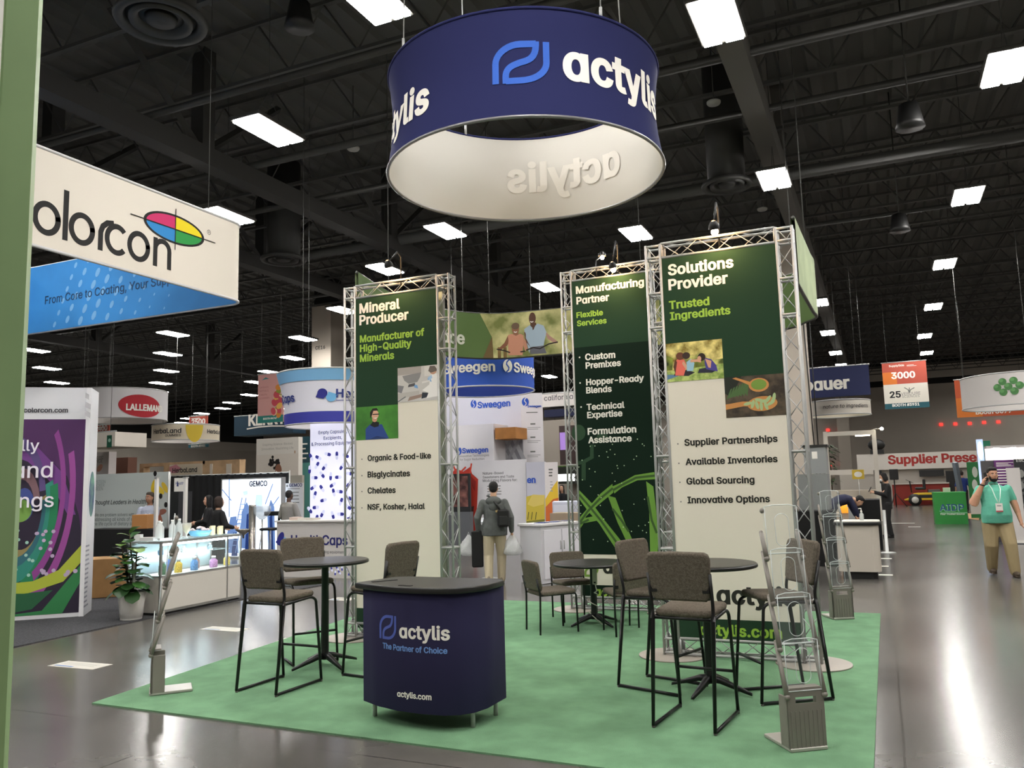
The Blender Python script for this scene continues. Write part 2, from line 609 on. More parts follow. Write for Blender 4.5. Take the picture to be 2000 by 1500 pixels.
for px, py, z, r in ((1900, 280, 9.0, .16), (1900, 395, 9.2, .07), (1250, 262, 9.2, .08), (600, 140, 9.2, .07), (600, 300, 9.1, .09)):
    q = gz(px, py, z)
    struct(MB().tube([(XL + 1, q.y, z), (XR - 1, q.y, z)], r, JM2 if r < .15 else JM, n=8), 'ceiling_pipe')
# round supply-air diffusers on drop ducts
DUC = mat('343432', .6, .2, key='duct')
def diffuser(px, py, z, rpx, label):
    q = gz(px, py, z)
    r = rpx * dep(q) / FPX
    q.y = -5 + 2.45 * (math.floor((q.y + 5) / 2.45) + .5)
    t = thing('air_diffuser', label, 'air vent', (q.x, q.y, z), 0, 'round ceiling air diffusers')
    MB().lathe([(r * .96, .10), (r, .05), (r * .97, 0), (r * .8, .02), (r * .74, .10), (r * .74, .12)], DUC, n=36, cap=False).build('outer_cone', t)
    MB().lathe([(r * .68, .06), (r * .66, .0), (r * .5, .05), (r * .46, .12)], DUC, n=36, cap=False).build('middle_cone', t)
    MB().lathe([(r * .36, .1), (r * .3, .02), (r * .06, .04)], mat('222221', .6, key='duct_dark'), n=28).build('inner_cone', t)
    MB().lathe([(r * .74, .1), (r * .74, ZC - z - .11)], DUC, n=28).build('drop_duct', t)
diffuser(297, 36, 8.7, 88, 'large round dark air diffuser high above the white hanging sign')
diffuser(572, 517, 8.2, 43, 'round grey air diffuser beside the dark column over the cylinder sign')
diffuser(1432, 388, 8.2, 47, 'round dark air diffuser above the tallest banner truss')
# small hanging loudspeakers and sensors
def hang_speaker(px, py, z, label):
    q = gz(px, py, z)
    t = thing('hanging_speaker', label, 'speaker', (q.x, q.y, z), 0, 'small black speakers hung under the roof')
    MB().lathe([(.24, 0), (.22, .08), (.16, .42), (.05, .46)], BLK, n=16).build('cabinet', t)
    MB().tube([(0, 0, .45), (0, 0, ZC - z)], .015, mat('3a3a38', .5, .5), n=5).build('chain', t)
hang_speaker(1778, 250, 7.6, 'black cone speaker on a long chain, the nearer of two')
hang_speaker(1758, 452, 7.6, 'black cone speaker on a chain, farther down the aisle')
hang_speaker(585, 55, 9.0, 'black cone speaker close under the roof deck')
for px, py, lb in ((1394, 204, 'white disc detector between two roof joists'), (1489, 411, 'small white disc detector above the tall banner truss'), (690, 293, 'tiny pale disc detector next to the hanging drum sign')):
    q = gz(px, py, 9.6)
    solo(MB().lathe([(.13, 0), (.15, .03), (.15, .06), (.05, .1)], mat('b9b9b5', .6), c=q, n=18).tube([q + V((0, 0, .05)), (q.x, q.y, ZC)], .012, JM2, n=5), 'ceiling_detector', lb, 'detector', 'white disc detectors under the roof')
# ---------------------------------------------------------------- highbay lights
LED = mat(LAMP_C, .5, emit=LAMP_L, key='highbay_diffuser')
def make_light(label):
    t = thing('highbay_light', label, 'ceiling light', (0, 0, 0), 0, 'led highbay lights under the roof')
    hs = mat('4c4b48', .5, .4, key='highbay_housing')
    MB().box((0, 0, .06), (.66, 1.28, .07), hs, b=.02).build('housing', t)
    for sx in (-.155, .155):
        MB().box((sx, 0, .01), (.25, 1.16, .03), LED).build('diffuser', t)
    for sy in (-.4, .4):
        MB().tube([(0, sy, .09), (0, 0, .75)], .006, JM2, n=4).build('hanger', t)
    MB().tube([(0, 0, .75), (0, 0, ZC - 8.0)], .008, JM2, n=4).build('cable', t)
    return t
NTH = 'first second third fourth fifth sixth seventh eighth ninth'.split()
rows = [
    ('the aisle row beyond the orange hanging banner', [(1965, 135), (1890, 385), (1845, 517), (1823, 600), (1806, 657), (1810, 690)]),
    ('the row beside the heavy grey girder', [(1400, 45), (1512, 352), (1600, 592), (1617, 651), (1632, 690), (1643, 714)]),
    ('the row passing over the middle banner truss', [(720, -4), (1242, 458)]),
    ('the row passing behind the round navy sign', [(525, 258), (870, 453), (1066, 562), (1073, 736)]),
    ('the row ending above the white pillar', [(443, 424), (752, 527), (670, 607), (526, 727)]),
    ('the row over the striped drum sign', [(592, 662), (571, 700), (498, 747), (559, 798)]),
    ('the staggered row over the pink banner', [(338, 653), (328, 692), (325, 725), (314, 749), (308, 765), (488, 772)]),
    ('the row over the white oval-logo drum', [(66, 685), (92, 720), (111, 748), (355, 826), (394, 808), (435, 798), (452, 787), (367, 818)]),
]
L0 = None
for nm, pts in rows:
    for i, (px, py) in enumerate(pts):
        q = gz(px, py, 8.0)
        lb = 'bright twin-panel highbay light, %s in %s' % (NTH[i], nm)
        if L0 is None:
            L0 = make_light(lb)
            L0.location = q
        else: dup(L0, q, 0, lb)
# the same lights carry on overhead and behind the camera, unseen; far-off ones added to brighten walls
for x, y in ((-1.6, 4.2), (2.3, 7.6), (-5.5, 1.6), (-9.5, 4.2), (-13.4, 7.4), (2.3, .8), (-1.6, -2.6), (-9.5, -2.6), (-13.4, .6), (-17.3, 10.8), (-17.3, 4), (6.2, 11), (6.2, 17.8), (6.2, 4.2), (10.1, 14.5), (10.1, 7.6), (6.2, 24.6), (-5.5, -5), (12, 40), (12, 50), (12, 60), (12, 68), (9.8, 70), (-60, 26), (-60, 36), (-52, 20), (-46, 12)):
    dup(L0, (x, y, 8.0), 0, 'unseen highbay light, outside the picture, extending the rows and brightening walls')
for px in (720, 800, 870, 1130, 1230, 1330, 1430, 1520):  # unseen lights added to brighten the far wall
    q = gy(px, 860, 69.0)
    dup(L0, (q.x, 69.0, 8.0), 0, 'added highbay light brightening the far wall, unseen behind the banner stands')
for px in (55, 105, 155):  # more added lights, kept out of view, to lift the side wall
    q = gx(px, 850, -60.0)
    dup(L0, (-60.0, q.y, 8.0), 0, 'added highbay light brightening the side wall, unseen behind the swirl tower')
# ================================================================ the green booth
CARP = mat('709775', .95, noise=(4, .10), bump=(160, .55), spec=.1, key='green_carpet')
mb = MB().prism([(-6.03, 4.93), (-0.17, 4.84), (-0.14, 11.18), (-6.75, 11.12)], .0, .012, CARP)
solo(mb, 'booth_carpet', 'green carpet laid under the whole banner booth', 'carpet')
# ---- hanging drum sign
c0, zb, hz = (-3.29, 7.90), 5.0, 1.06
def drum_r(z):
    t = min(1, max(0, (z - zb) / hz))
    return 1.485 - .055 * math.sin(PI * t) - .02 * t
RING = thing('hanging_drum_sign', 'round navy fabric drum sign hung over the green carpet', 'hanging sign', (c0[0], c0[1], zb))
NAVYR = mat('2b2e57', .95, spec=.12, key='navy_fabric')
LOGOB = mat('2f62c4', .8, key='logo_blue')
INW = mat('dcd9d2', .85, key='drum_lining')
INW2 = mat('eeeae2', .85, key='drum_lining_show_through')
def logo(mb, fr, u, v, s, mt, off=.0018, w=.115, sy=.94):
    """the two-leaf mark: one ribbon that climbs, folds through an S and returns"""
    def arc(cx, cy, rx, ry, a0, a1, n=9): return [(cx + rx * math.cos(a0 + (a1 - a0) * i / n), cy + ry * math.sin(a0 + (a1 - a0) * i / n)) for i in range(n + 1)]
    def bez(p, n=10):
        o = []
        for i in range(n + 1):
            t = i / n
            o.append(tuple((1 - t) ** 3 * p[0][k] + 3 * t * (1 - t) ** 2 * p[1][k] + 3 * t * t * (1 - t) * p[2][k] + t ** 3 * p[3][k] for k in (0, 1)))
        return o
    top = [(0.05, 0), (0.05, .5)] + arc(.5, .5, .45, .45, PI, PI / 2)[1:] + [(.77, .95)]
    s1 = bez([(.77, .95), (.77, .5), (.55, .55), (.42, .47)])
    s2 = bez([(.42, .47), (.2, .38), (.23, .2), (.23, .05)])
    bot = [(.5, .05)] + arc(.5, .5, .45, .45, -PI / 2, 0)[1:] + [(.95, 1)]
    P = lambda q: [(u + x * s, v + y * s * sy) for x, y in q]
    mb.stroke(fr, P(top), w * s, mt, off)
    mb.stroke(fr, P(s1 + s2[1:]), w * s, mt, off)
    mb.stroke(fr, P([(.23, .05)] + bot), w * s, mt, off)
    for x, y in ((.77, .95), (.23, .05)): mb.poly(fr, P([(x - w / 2, y - w / 2), (x + w / 2, y - w / 2), (x + w / 2, y + w / 2), (x - w / 2, y + w / 2)]), mt, off)
def drum(mb, cy, mt, inner=False, n=96, m=10, off=0):
    vs = []
    for k in range(m + 1):
        z = cy.z0 + hz * k / m
        for j in range(n):
            a = 2 * PI * j / n
            r = cy.rf(z) + off
            vs.append((cy.c[0] + r * math.cos(a), cy.c[1] + r * math.sin(a), z))
    fs = [(k * n + j, k * n + (j + 1) % n, (k + 1) * n + (j + 1) % n, (k + 1) * n + j) for k in range(m) for j in range(n)]
    if inner: fs = [f[::-1] for f in fs]
    mb.add(vs, fs, mt, True)
mb = MB()
co, ci = Cy(c0, drum_r, zb), Cy(c0, drum_r, zb, True)
drum(mb, co, NAVYR)
u, v = co.uv(963, 166)
u1, v1 = co.uv(1076, 152)
logo(mb, co, u, v - .0, (u1 - u) * .98, LOGOB, .006, .115, .72)
u, v = co.uv(1100, 153)
u2, v2 = co.uv(1290, 205)
mb.text(co, 'ɑctylis', u, (v + .0), PALE, width=1.54, w=.036, off=.006, sp=1.05)
u, v = co.uv(838, 210)
mb.text(co, 'ɑctylis', u - 1.4, v - .02, PALE, width=1.4, w=.036, off=.006, sp=1.05)
mb.build('fabric_cover', RING, True)
mb = MB()
drum(mb, ci, INW, True, off=-.012)
ui, vi = ci.uv(1215, 335)
uj, vj = ci.uv(990, 368)
mb.text(ci, 'ɑctylis', ui, vi, INW2, width=(uj - ui) * 1.0, w=.036, off=.022, sp=1.05)
mb.build('white_lining', RING, True)
for z, nm, hm in ((zb, 'hoop', mat('8c8c8e', .4, .5)), (zb + hz, 'hoop', NAVYR)):
    MB().tube([(c0[0] + (drum_r(z) - .004) * math.cos(2 * PI * i / 72), c0[1] + (drum_r(z) - .004) * math.sin(2 * PI * i / 72), z) for i in range(72)], .017, hm, n=8, closed=True).build(nm, RING, True)
for a in (-2.15, -.62, .95, 2.5):
    r = 1.44
    x, yv = c0[0] + r * math.cos(a), c0[1] + r * math.sin(a)
    sc = MB().tube([(x, yv, zb + hz), (x + .15 * math.cos(a + 2), yv, ZC - .1)], .007, ALU, n=5).build('suspension_cable', RING, True)
    MB().tube([(x, yv, zb + hz), (x, yv, zb + hz + .12)], .016, ALU, n=6).build('turnbuckle', sc, True)
# ---- box-truss banner portals
CH = .014
def truss(mb, p0, p1, w=.145, rungs=(), pitch=.22):
    """square box truss: four tubes laced on each face, between two points"""
    p0, p1 = V(p0), V(p1)
    t = (p1 - p0).normalized()
    a = V((0, 1, 0))
    b = t.cross(a).normalized()
    C = [a * (w / 2 * i) + b * (w / 2 * j) for i, j in ((-1, -1), (1, -1), (1, 1), (-1, 1))]
    for c in C: mb.tube([p0 + c, p1 + c], CH, ALU, n=8)
    L = (p1 - p0).length
    n = max(2, round(L / pitch))
    for k in range(4):
        c, d = C[k], C[(k + 1) % 4]
        pts = [p0 + t * (L * i / n) + (c if (i + k) % 2 else d) for i in range(n + 1)]
        for i in range(n): mb.tube([pts[i], pts[i + 1]], .0048, ALU, n=5)
    for s in rungs:
        q = p0 + t * s
        for k in range(4): mb.tube([q + C[k], q + C[(k + 1) % 4]], CH * .9, ALU, n=6)
PORTAL = {}
def portal(x0, x1, Y, zt, zbot, label, lampx, printer):
    """front face in the plane y = Y; columns at both ends, header and sill between them"""
    w = .145
    t = thing('banner_truss', label, 'banner stand', ((x0 + x1) / 2, Y, 0.012))
    yc = Y + w / 2 + CH
    for x in (x0 + w / 2 + CH, x1 - w / 2 - CH):
        mb = MB()
        truss(mb, (x, yc, .03), (x, yc, zt - CH), w, [.02, .15, 1.0, 1.9, zt - .9, zt - .55, zt - .18, zt - .045 - CH], .2)
        mb.build('column', t, True)
        MB().lathe([(.33, .012), (.33, .022), (.325, .024)], mat('a39c93', .5, .2, key='base_plate'), c=(x, yc - .02, .0), n=40).build('base_plate', t, True)
    xa, xb = x0 + w + 2 * CH, x1 - w - 2 * CH
    for z, nm in ((zt - w / 2 - CH, 'header'), (.045 + w / 2 - .002, 'sill')):
        mb = MB()
        truss(mb, (xa, yc, z), (xb, yc, z), w, [.0, xb - xa], .17)
        mb.build(nm, t, True)
    fr = Fr((xa, Y + .012, 0))
    mb = MB()
    W = xb - xa
    zt2 = zt - w - 2 * CH
    mb.box(((xa + xb) / 2, Y + .018, (zbot + zt2) / 2), (W, .01, zt2 - zbot), CREAM)
    printer(mb, fr, W, zbot, zt2)
    mb.build('banner', t, True)
    MB().box(((xa + xb) / 2, Y + w + .02, (zbot + zt2) / 2), (W, .008, zt2 - zbot), mat('b9c2ae', .8, key='banner_back')).build('back_banner', t, True)
    # clip-on halogen arm lamp over the header
    q = gy(lampx[0], lampx[1], Y - .22)
    mb = MB().tube([(q.x, Y + .03, zt - .12), (q.x, Y + .03, zt + .26), (q.x, Y - .05, zt + .3), (q.x, q.y, q.z + .06)], .009, STEEL, n=6)
    arm = mb.build('lamp_arm', t, True)
    T = Matrix.Translation(q) @ Matrix.Rotation(.55, 4, 'X')
    h = MB().lathe([(.02, .075), (.035, .06), (.05, .03), (.055, 0)], STEEL, n=16, cap=False, T=T).build('lamp_shade', arm, True)
    MB().ell(q + V((0, .015, -.03)), (.036, .036, .036), mat('ffc98a', .4, emit=LAMP_HAL, key='halogen'), n=10, m=6).build('bulb', arm, True)
    return t, fr, xa, xb
LAMP_HAL = 330.0
FOL = mat('7f9440', .8, noise=(9, .65), h2='dcd77c', key='print_foliage')
FOL2 = mat('3a4a1d', .8, noise=(8, .6), h2='8f9c3b', key='print_dark_foliage')
GRASSP = mat('8fb050', .8, noise=(20, .3), h2='c0d07a', key='print_lawn')
SKIN1, SKIN2, SKIN3 = mat('d8a283', .7), mat('8a5c44', .7), mat('f0c8ae', .7)
def art(mb, fr, b, shapes, off=.0016):
    """simple printed picture inside the box b = (u0, v0, u1, v1); shapes in 0..1 units of the box"""
    u0, v0, u1, v1 = b
    X = lambda x: u0 + (u1 - u0) * x
    Y = lambda q: v0 + (v1 - v0) * q
    for i, s in enumerate(shapes):
        o = off + .00012 * i
        if s[0] == 'p': mb.poly(fr, [(X(x), Y(q)) for x, q in s[1]], s[2], o)
        elif s[0] == 'e': mb.oval(fr, X(s[1]), Y(s[2]), s[3] * (u1 - u0), s[4] * (v1 - v0), s[5], o, s[6] if len(s) > 6 else 0)
        elif s[0] == 's': mb.stroke(fr, [(X(x), Y(q)) for x, q in s[1]], s[2] * (v1 - v0), s[3], o)
def boxpx(fr, p0, p1, p2=None):
    """box of a printed picture from its lower-left and upper-right photo pixels"""
    a, b = fr.uv(*p0), fr.uv(*p1)
    return (a[0], a[1], b[0], b[1])
T1 = dict(w=.034, sp=1.03)
def mineral(mb, fr, W, z0, z1):
    ul, vl = fr.uv(777, 752)[0], fr.uv(822, 715)[1]
    vp = fr.uv(735, 793)[1]
    vpb, vlb = fr.uv(735, 858)[1], fr.uv(822, 783)[1]
    mb.rect(fr, 0, vl, W, z1, GRN)
    mb.rect(fr, 0, vp, ul, vl, GRN)
    mb.rect(fr, 0, z0, W, fr.uv(693, 1187)[1], GRN)
    for t, a, b in (('Mineral', (702, 610), (781, 604)), ('Producer', (702, 634), (798, 624))): mb.text_px(fr, t, a, b, PALE, **T1)
    for t, a, b in (('Mɑnufɑcturer of', (703, 668), (829, 656)), ('High-Quɑlity', (703, 687), (804, 677)), ('Minerɑls', (703, 707), (770, 700))): mb.text_px(fr, t, a, b, LIME, **T1)
    for t, a, b in (('Orgɑnic & Food-like', (718, 901), (842, 894)), ('Bisglycinɑtes', (718, 933), (801, 929)), ('Chelɑtes', (718, 964), (773, 962)), ('NSF, Kosher, Hɑlɑl', (718, 996), (830, 993))):
        mb.text_px(fr, t, a, b, INK, **T1)
        uu, vv = fr.uv(a[0] - 11, a[1] - 4)
        mb.oval(fr, uu, vv, .008, .008, TEXTG, n=8)
    # laboratory picture: white machine with a hopper, worker in a white coat and hair net bent over it
    g = lambda h: mat(h, .8)
    B = (ul, vlb, W, vl)
    art(mb, fr, B, [('p', [(0, 0), (1, 0), (1, 1), (0, 1)], g('c9c6c2')), ('p', [(0, .78), (.6, .8), (.6, 1), (0, 1)], g('a9a29d')), ('p', [(.68, .7), (1, .7), (1, 1), (.68, 1)], g('d8d4cf')),
        ('p', [(.12, .76), (.6, .82), (.57, .68), (.5, .55), (.28, .52), (.17, .62)], g('8c8b8b')), ('p', [(.28, .5), (.44, .53), (.45, .44), (.26, .42)], g('57565a')), ('p', [(0, .5), (.16, .46), (.1, .26), (0, .3)], g('7f7f82')),
        ('p', [(0, .08), (.55, .2), (.55, .3), (0, .26)], g('b9b5b0')), ('p', [(.25, .02), (.6, .1), (.62, .2), (.3, .14)], g('9a8478')), ('p', [(.6, .06), (.86, .12), (.75, .22), (.62, .24)], g('2f3640')), ('s', [(.0, .02), (.2, .15)], .03, g('6d6d70')),
        ('p', [(.62, .3), (.8, .45), (.83, .72), (.93, .77), (1, .74), (1, .1), (.72, .06), (.78, .22)], g('eceae6')), ('p', [(.42, .4), (.52, .36), (.5, .46), (.43, .48)], g('79a6d6')), ('p', [(.76, .55), (.86, .52), (.83, .64), (.77, .66)], g('86b3de')),
        ('e', .9, .83, .085, .1, g('c59a80')), ('p', [(.78, .84), (.82, .98), (.94, .97), (.99, .88), (.99, .82), (.84, .78)], g('6d635c')), ('p', [(.77, .66), (.86, .72), (.88, .63), (.8, .57)], g('a9c6e2')), ('s', [(.62, .52), (.82, .56)], .05, g('dedbd7'))])
    # portrait: person in glasses and a blue jacket, arms folded, on a green ground
    B = (0, vpb, ul, vp)
    art(mb, fr, B, [('p', [(0, 0), (1, 0), (1, 1), (0, 1)], mat('3d7a2e', .8, noise=(3, .35), h2='4e9436', key='print_green_ground')), ('p', [(.23, 0), (.23, .32), (.34, .46), (.62, .44), (.7, .22), (.78, .02), (.74, 0)], g('2a4789')),
        ('p', [(.3, 0), (.5, .1), (.74, .02), (.74, 0)], g('1d3468')), ('p', [(.34, .43), (.42, .56), (.56, .5), (.54, .38), (.44, .36)], g('14161c')), ('e', .45, .6, .06, .08, g('c99579')), ('e', .46, .74, .085, .14, g('d9a98d')),
        ('p', [(.34, .62), (.34, .82), (.4, .93), (.5, .94), (.54, .86), (.42, .86), (.39, .74)], g('231b17')), ('s', [(.4, .75), (.56, .75)], .03, g('15151a')), ('p', [(.42, .645), (.52, .655), (.47, .615)], g('f2ece6'))])
def solutions(mb, fr, W, z0, z1):
    um = fr.uv(1414, 735)[0]
    vp1, vp0 = fr.uv(1353, 667)[1], fr.uv(1353, 743)[1]
    vs1, vs0 = fr.uv(1475, 733)[1], fr.uv(1480, 813)[1]
    mb.rect(fr, 0, vp1, W, z1, GRN)
    mb.rect(fr, um, vs1, W, vp1, GRN)
    vb = fr.uv(1325, 1206)[1]
    mb.rect(fr, 0, z0, W, vb, GRN)
    for t, a, b in (('Solutions', (1305, 539), (1433, 520)), ('Provider', (1306, 567), (1422, 552))): mb.text_px(fr, t, a, b, PALE, **T1)
    for t, a, b in (('Trusted', (1307, 604), (1386, 595)), ('Ingredients', (1309, 626), (1427, 612))): mb.text_px(fr, t, a, b, LIME, **T1)
    for t, a, b in (('Supplier Pɑrtnerships', (1337, 871), (1519, 862)), ('Avɑilɑble Inventories', (1339, 909), (1519, 901)), ('Globɑl Sourcing', (1341, 946), (1474, 943)), ('Innovɑtive Options', (1343, 984), (1504, 979))):
        mb.text_px(fr, t, a, b, INK, **T1)
        uu, vv = fr.uv(a[0] - 13, a[1] - 4)
        mb.oval(fr, uu, vv, .007, .007, TEXTG, n=8)
    u, v = fr.uv(1400, 1178)
    mb.text(fr, 'ɑctylis', u, v, INK, width=.72, w=.036, sp=1.05)
    logo(mb, fr, u - .27, v - .03, .23, mat('77993c', .8))
    mb.text_px(fr, 'ɑctylis.com', (1367, 1243), (1528, 1243), LIME, w=.034, sp=1.04)
    g = lambda h: mat(h, .8)
    # picnic picture: three people sitting on a lawn under trees
    art(mb, fr, (0, vp0, um, vp1), [('p', [(0, 0), (1, 0), (1, 1), (0, 1)], FOL), ('p', [(0, .3), (.3, .34), (.32, .7), (.5, .62), (.62, .72), (.62, .45), (1, .5), (1, 1), (0, 1)], mat('b49a35', .8, noise=(11, .55), h2='efe08c', key='print_autumn_trees')),
        ('p', [(0, .3), (.1, .3), (.12, .62), (0, .7)], FOL2), ('p', [(.42, .3), (.72, .34), (.7, .56), (.46, .54)], FOL2), ('p', [(0, 0), (1, 0), (1, .37), (0, .27)], GRASSP), ('p', [(0, .06), (.1, .1), (.28, .17), (.0, .19)], g('5f83a3')),
        ('p', [(.12, .16), (.38, .12), (.5, .2), (.36, .28), (.16, .26)], g('2c2a30')), ('p', [(.15, .16), (.13, .45), (.2, .58), (.32, .55), (.36, .4), (.3, .14)], g('e8705f')), ('e', .25, .65, .075, .1, g('6a3d2a')), ('p', [(.16, .58), (.12, .38), (.15, .2), (.19, .5)], g('5a3322')),
        ('p', [(.3, .52), (.36, .4), (.38, .28), (.34, .3), (.28, .45)], SKIN1), ('p', [(.36, .25), (.36, .48), (.44, .56), (.5, .44), (.47, .24)], g('9cc4d8')), ('e', .36, .65, .07, .09, g('3a2a24')), ('s', [(.43, .5), (.55, .5), (.62, .47)], .07, SKIN1),
        ('p', [(.55, .18), (.8, .16), (.9, .22), (.72, .3), (.58, .28)], g('272a38')), ('p', [(.7, .26), (.9, .18), (.88, .34), (.8, .5), (.68, .56), (.68, .4)], g('4a4390')), ('p', [(.69, .53), (.74, .3), (.78, .28), (.8, .46)], SKIN1), ('e', .63, .58, .07, .1, g('2e2019')), ('e', .59, .54, .035, .07, SKIN1)])
    # wooden spoons picture: green powder in one, green capsules in the other
    WD = mat('c98a4b', .7)
    CAP = g('a9c08a')
    sh = [('p', [(0, 0), (1, 0), (1, 1), (0, 1)], mat('41372c', .8, noise=(12, .4), h2='5b4e3e', key='print_dark_wood')), ('p', [(0, .6), (.0, 1), (.3, 1), (.1, .5)], g('1f241b'))]
    for i in range(7):
        sh.append(('p', [(.02 + .05 * i, .45 + .03 * i), (.1 + .05 * i, .7 + .03 * i), (.13 + .05 * i, .72 + .03 * i), (.08 + .05 * i, .5)], g('4c6a3c')))
    sh += [('p', [(.2, .98), (.45, .84), (.55, .78), (.48, .72), (.3, .86), (.14, .96)], WD), ('e', .58, .76, .17, .17, WD), ('e', .58, .77, .13, .13, g('76963f')), ('p', [(0, .33), (.3, .38), (.5, .36), (.5, .24), (.3, .26), (0, .2)], WD), ('e', .62, .3, .25, .18, WD, .05)]
    for i, (x, q, a) in enumerate(((.38, .32, .2), (.46, .3, 1.3), (.53, .27, 1.8), (.6, .24, 1.6), (.68, .24, 1.9), (.57, .39, -.2), (.65, .36, .1), (.72, .4, .9), (.8, .37, 1.0), (.76, .3, .5), (.82, .44, 1.4))):
        sh.append(('e', x, q, .075, .04, CAP, a))
    art(mb, fr, (um, vs0, W, vs1), sh)
def manufacturing(mb, fr, W, z0, z1):
    vm = fr.uv(1160, 676)[1]
    v2, v1 = fr.uv(1180, 1083)[1], fr.uv(1180, 1143)[1]
    mb.rect(fr, 0, vm, W, z1, GRN)
    mb.rect(fr, 0, v2, W, vm, GRN2)
    mb.rect(fr, 0, z0, W, v1, GRN2)
    for t, a, b in (('Mɑnufɑcturing', (1125, 574), (1258, 557)), ('Pɑrtner', (1126, 594), (1190, 587))): mb.text_px(fr, t, a, b, PALE, **T1)
    for t, a, b in (('Flexible', (1126, 621), (1178, 615)), ('Services', (1127, 637), (1185, 631))): mb.text_px(fr, t, a, b, LIME, **T1)
    for t, a, b in (('Custom', (1143, 704), (1202, 698)), ('Premixes', (1144, 720), (1213, 714)), ('Hopper-Reɑdy', (1145, 753), (1258, 743)), ('Blends', (1145, 769), (1195, 764)), ('Technicɑl', (1146, 801), (1220, 796)), ('Expertise', (1147, 817), (1216, 812)), ('Formulɑtion', (1148, 850), (1243, 843)), ('Assistɑnce', (1149, 866), (1234, 861))):
        mb.text_px(fr, t, a, b, PALE, **T1)
    for x, y in ((1132, 698), (1133, 748), (1135, 795), (1136, 844)):
        uu, vv = fr.uv(x, y)
        mb.oval(fr, uu, vv, .012, .012, PALE, n=8)
    P = lambda L: [fr.uv(x, y) for x, y in L]
    def clip(L): return [(min(max(a, 0), W), min(max(b, v2), vm)) for a, b in P(L)]
    G1, G2, G3 = mat('6f9e3e', .8), mat('3c5c28', .8), mat('24442a', .8)
    # blurred molecule, bright mesh strands and specks of light on the dark lower print
    mb.stroke(fr, clip([(1122, 905), (1140, 902), (1156, 893), (1156, 868)]), .05, G3, .0012)
    mb.stroke(fr, clip([(1140, 902), (1140, 938)]), .06, G3, .0012)
    mb.oval(fr, *fr.uv(1130, 845), .1, .11, G3, .0012)
    mb.oval(fr, *fr.uv(1176, 855), .08, .07, G3, .0012)
    for L in ([(1126, 957), (1158, 985), (1180, 1015), (1216, 1060), (1234, 1083), (1210, 1083), (1170, 1022), (1150, 1000), (1126, 975)], [(1127, 1010), (1150, 990), (1172, 965), (1196, 945), (1198, 962), (1170, 985), (1145, 1008), (1128, 1030)],
              [(1127, 1014), (1160, 1008), (1170, 1016), (1140, 1022), (1128, 1032)], [(1187, 968), (1202, 972), (1220, 1020), (1236, 1056), (1224, 1058), (1206, 1020)], [(1196, 950), (1215, 942), (1240, 928), (1278, 922), (1280, 936), (1245, 938), (1215, 952), (1200, 964)],
              [(1262, 940), (1276, 950), (1282, 1000), (1286, 1060), (1284, 1083), (1270, 1083), (1268, 1000)]):
        q = clip(L)
        mb.poly(fr, q, G1, .0013)
        c = (sum(p[0] for p in q) / len(q), sum(p[1] for p in q) / len(q))
        mid = [(a + b) / 2 for a, b in zip(q[0], q[-1])]
        n = len(q)
        ctr = [((q[i][0] + q[n - 1 - i][0]) / 2, (q[i][1] + q[n - 1 - i][1]) / 2) for i in range(n // 2)]
        mb.stroke(fr, ctr, .03, G2, .0014)
    rnd = random.Random(4)
    for _ in range(46):
        x, y = rnd.uniform(1128, 1272), rnd.uniform(848, 1070)
        uu, vv = fr.uv(x, y)
        if 0 < uu < W: mb.oval(fr, uu, vv, .008, .008, mat('c8dcb4', .8), .0015, n=6)
    u, v = fr.uv(1178, 1119)
    logo(mb, fr, u - .3, v - .05, .24, mat('77993c', .8))
    mb.text(fr, 'ɑctylis', u, v, INK, width=.74, w=.036, sp=1.05)
    u, v = fr.uv(1162, 1163)
    mb.text(fr, 'ɑctylis.com', u, v, LIME, width=.82, w=.034, sp=1.04)
portal(-5.69, -4.26, 7.91, 4.08, .14, 'truss banner stand with dark green and cream print behind the navy counter', (760, 521), mineral)
portal(-2.05, -.60, 8.01, 4.09, .17, 'tallest truss banner stand with two food and picnic pictures', (1395, 446), solutions)
tm, _, _, _ = portal(-3.91, -2.46, 10.51, 4.63, .17, 'dark green truss banner stand with molecule print at the carpet back', (1197, 522), manufacturing)
q = gy(1176, 503, 10.95)
rl = MB().tube([(q.x, 10.66, 4.5), (q.x, 10.66, 4.75), (q.x, q.y, q.z + .05)], .009, STEEL, n=6).lathe([(.02, .09), (.05, .06), (.058, .02)], STEEL, c=q, n=14, cap=False).build('rear_lamp', tm, True)
MB().ell(q, (.03, .03, .03), mat('ffc98a', .4, emit=LAMP_HAL, key='halogen'), n=10, m=6).build('bulb', rl, True)
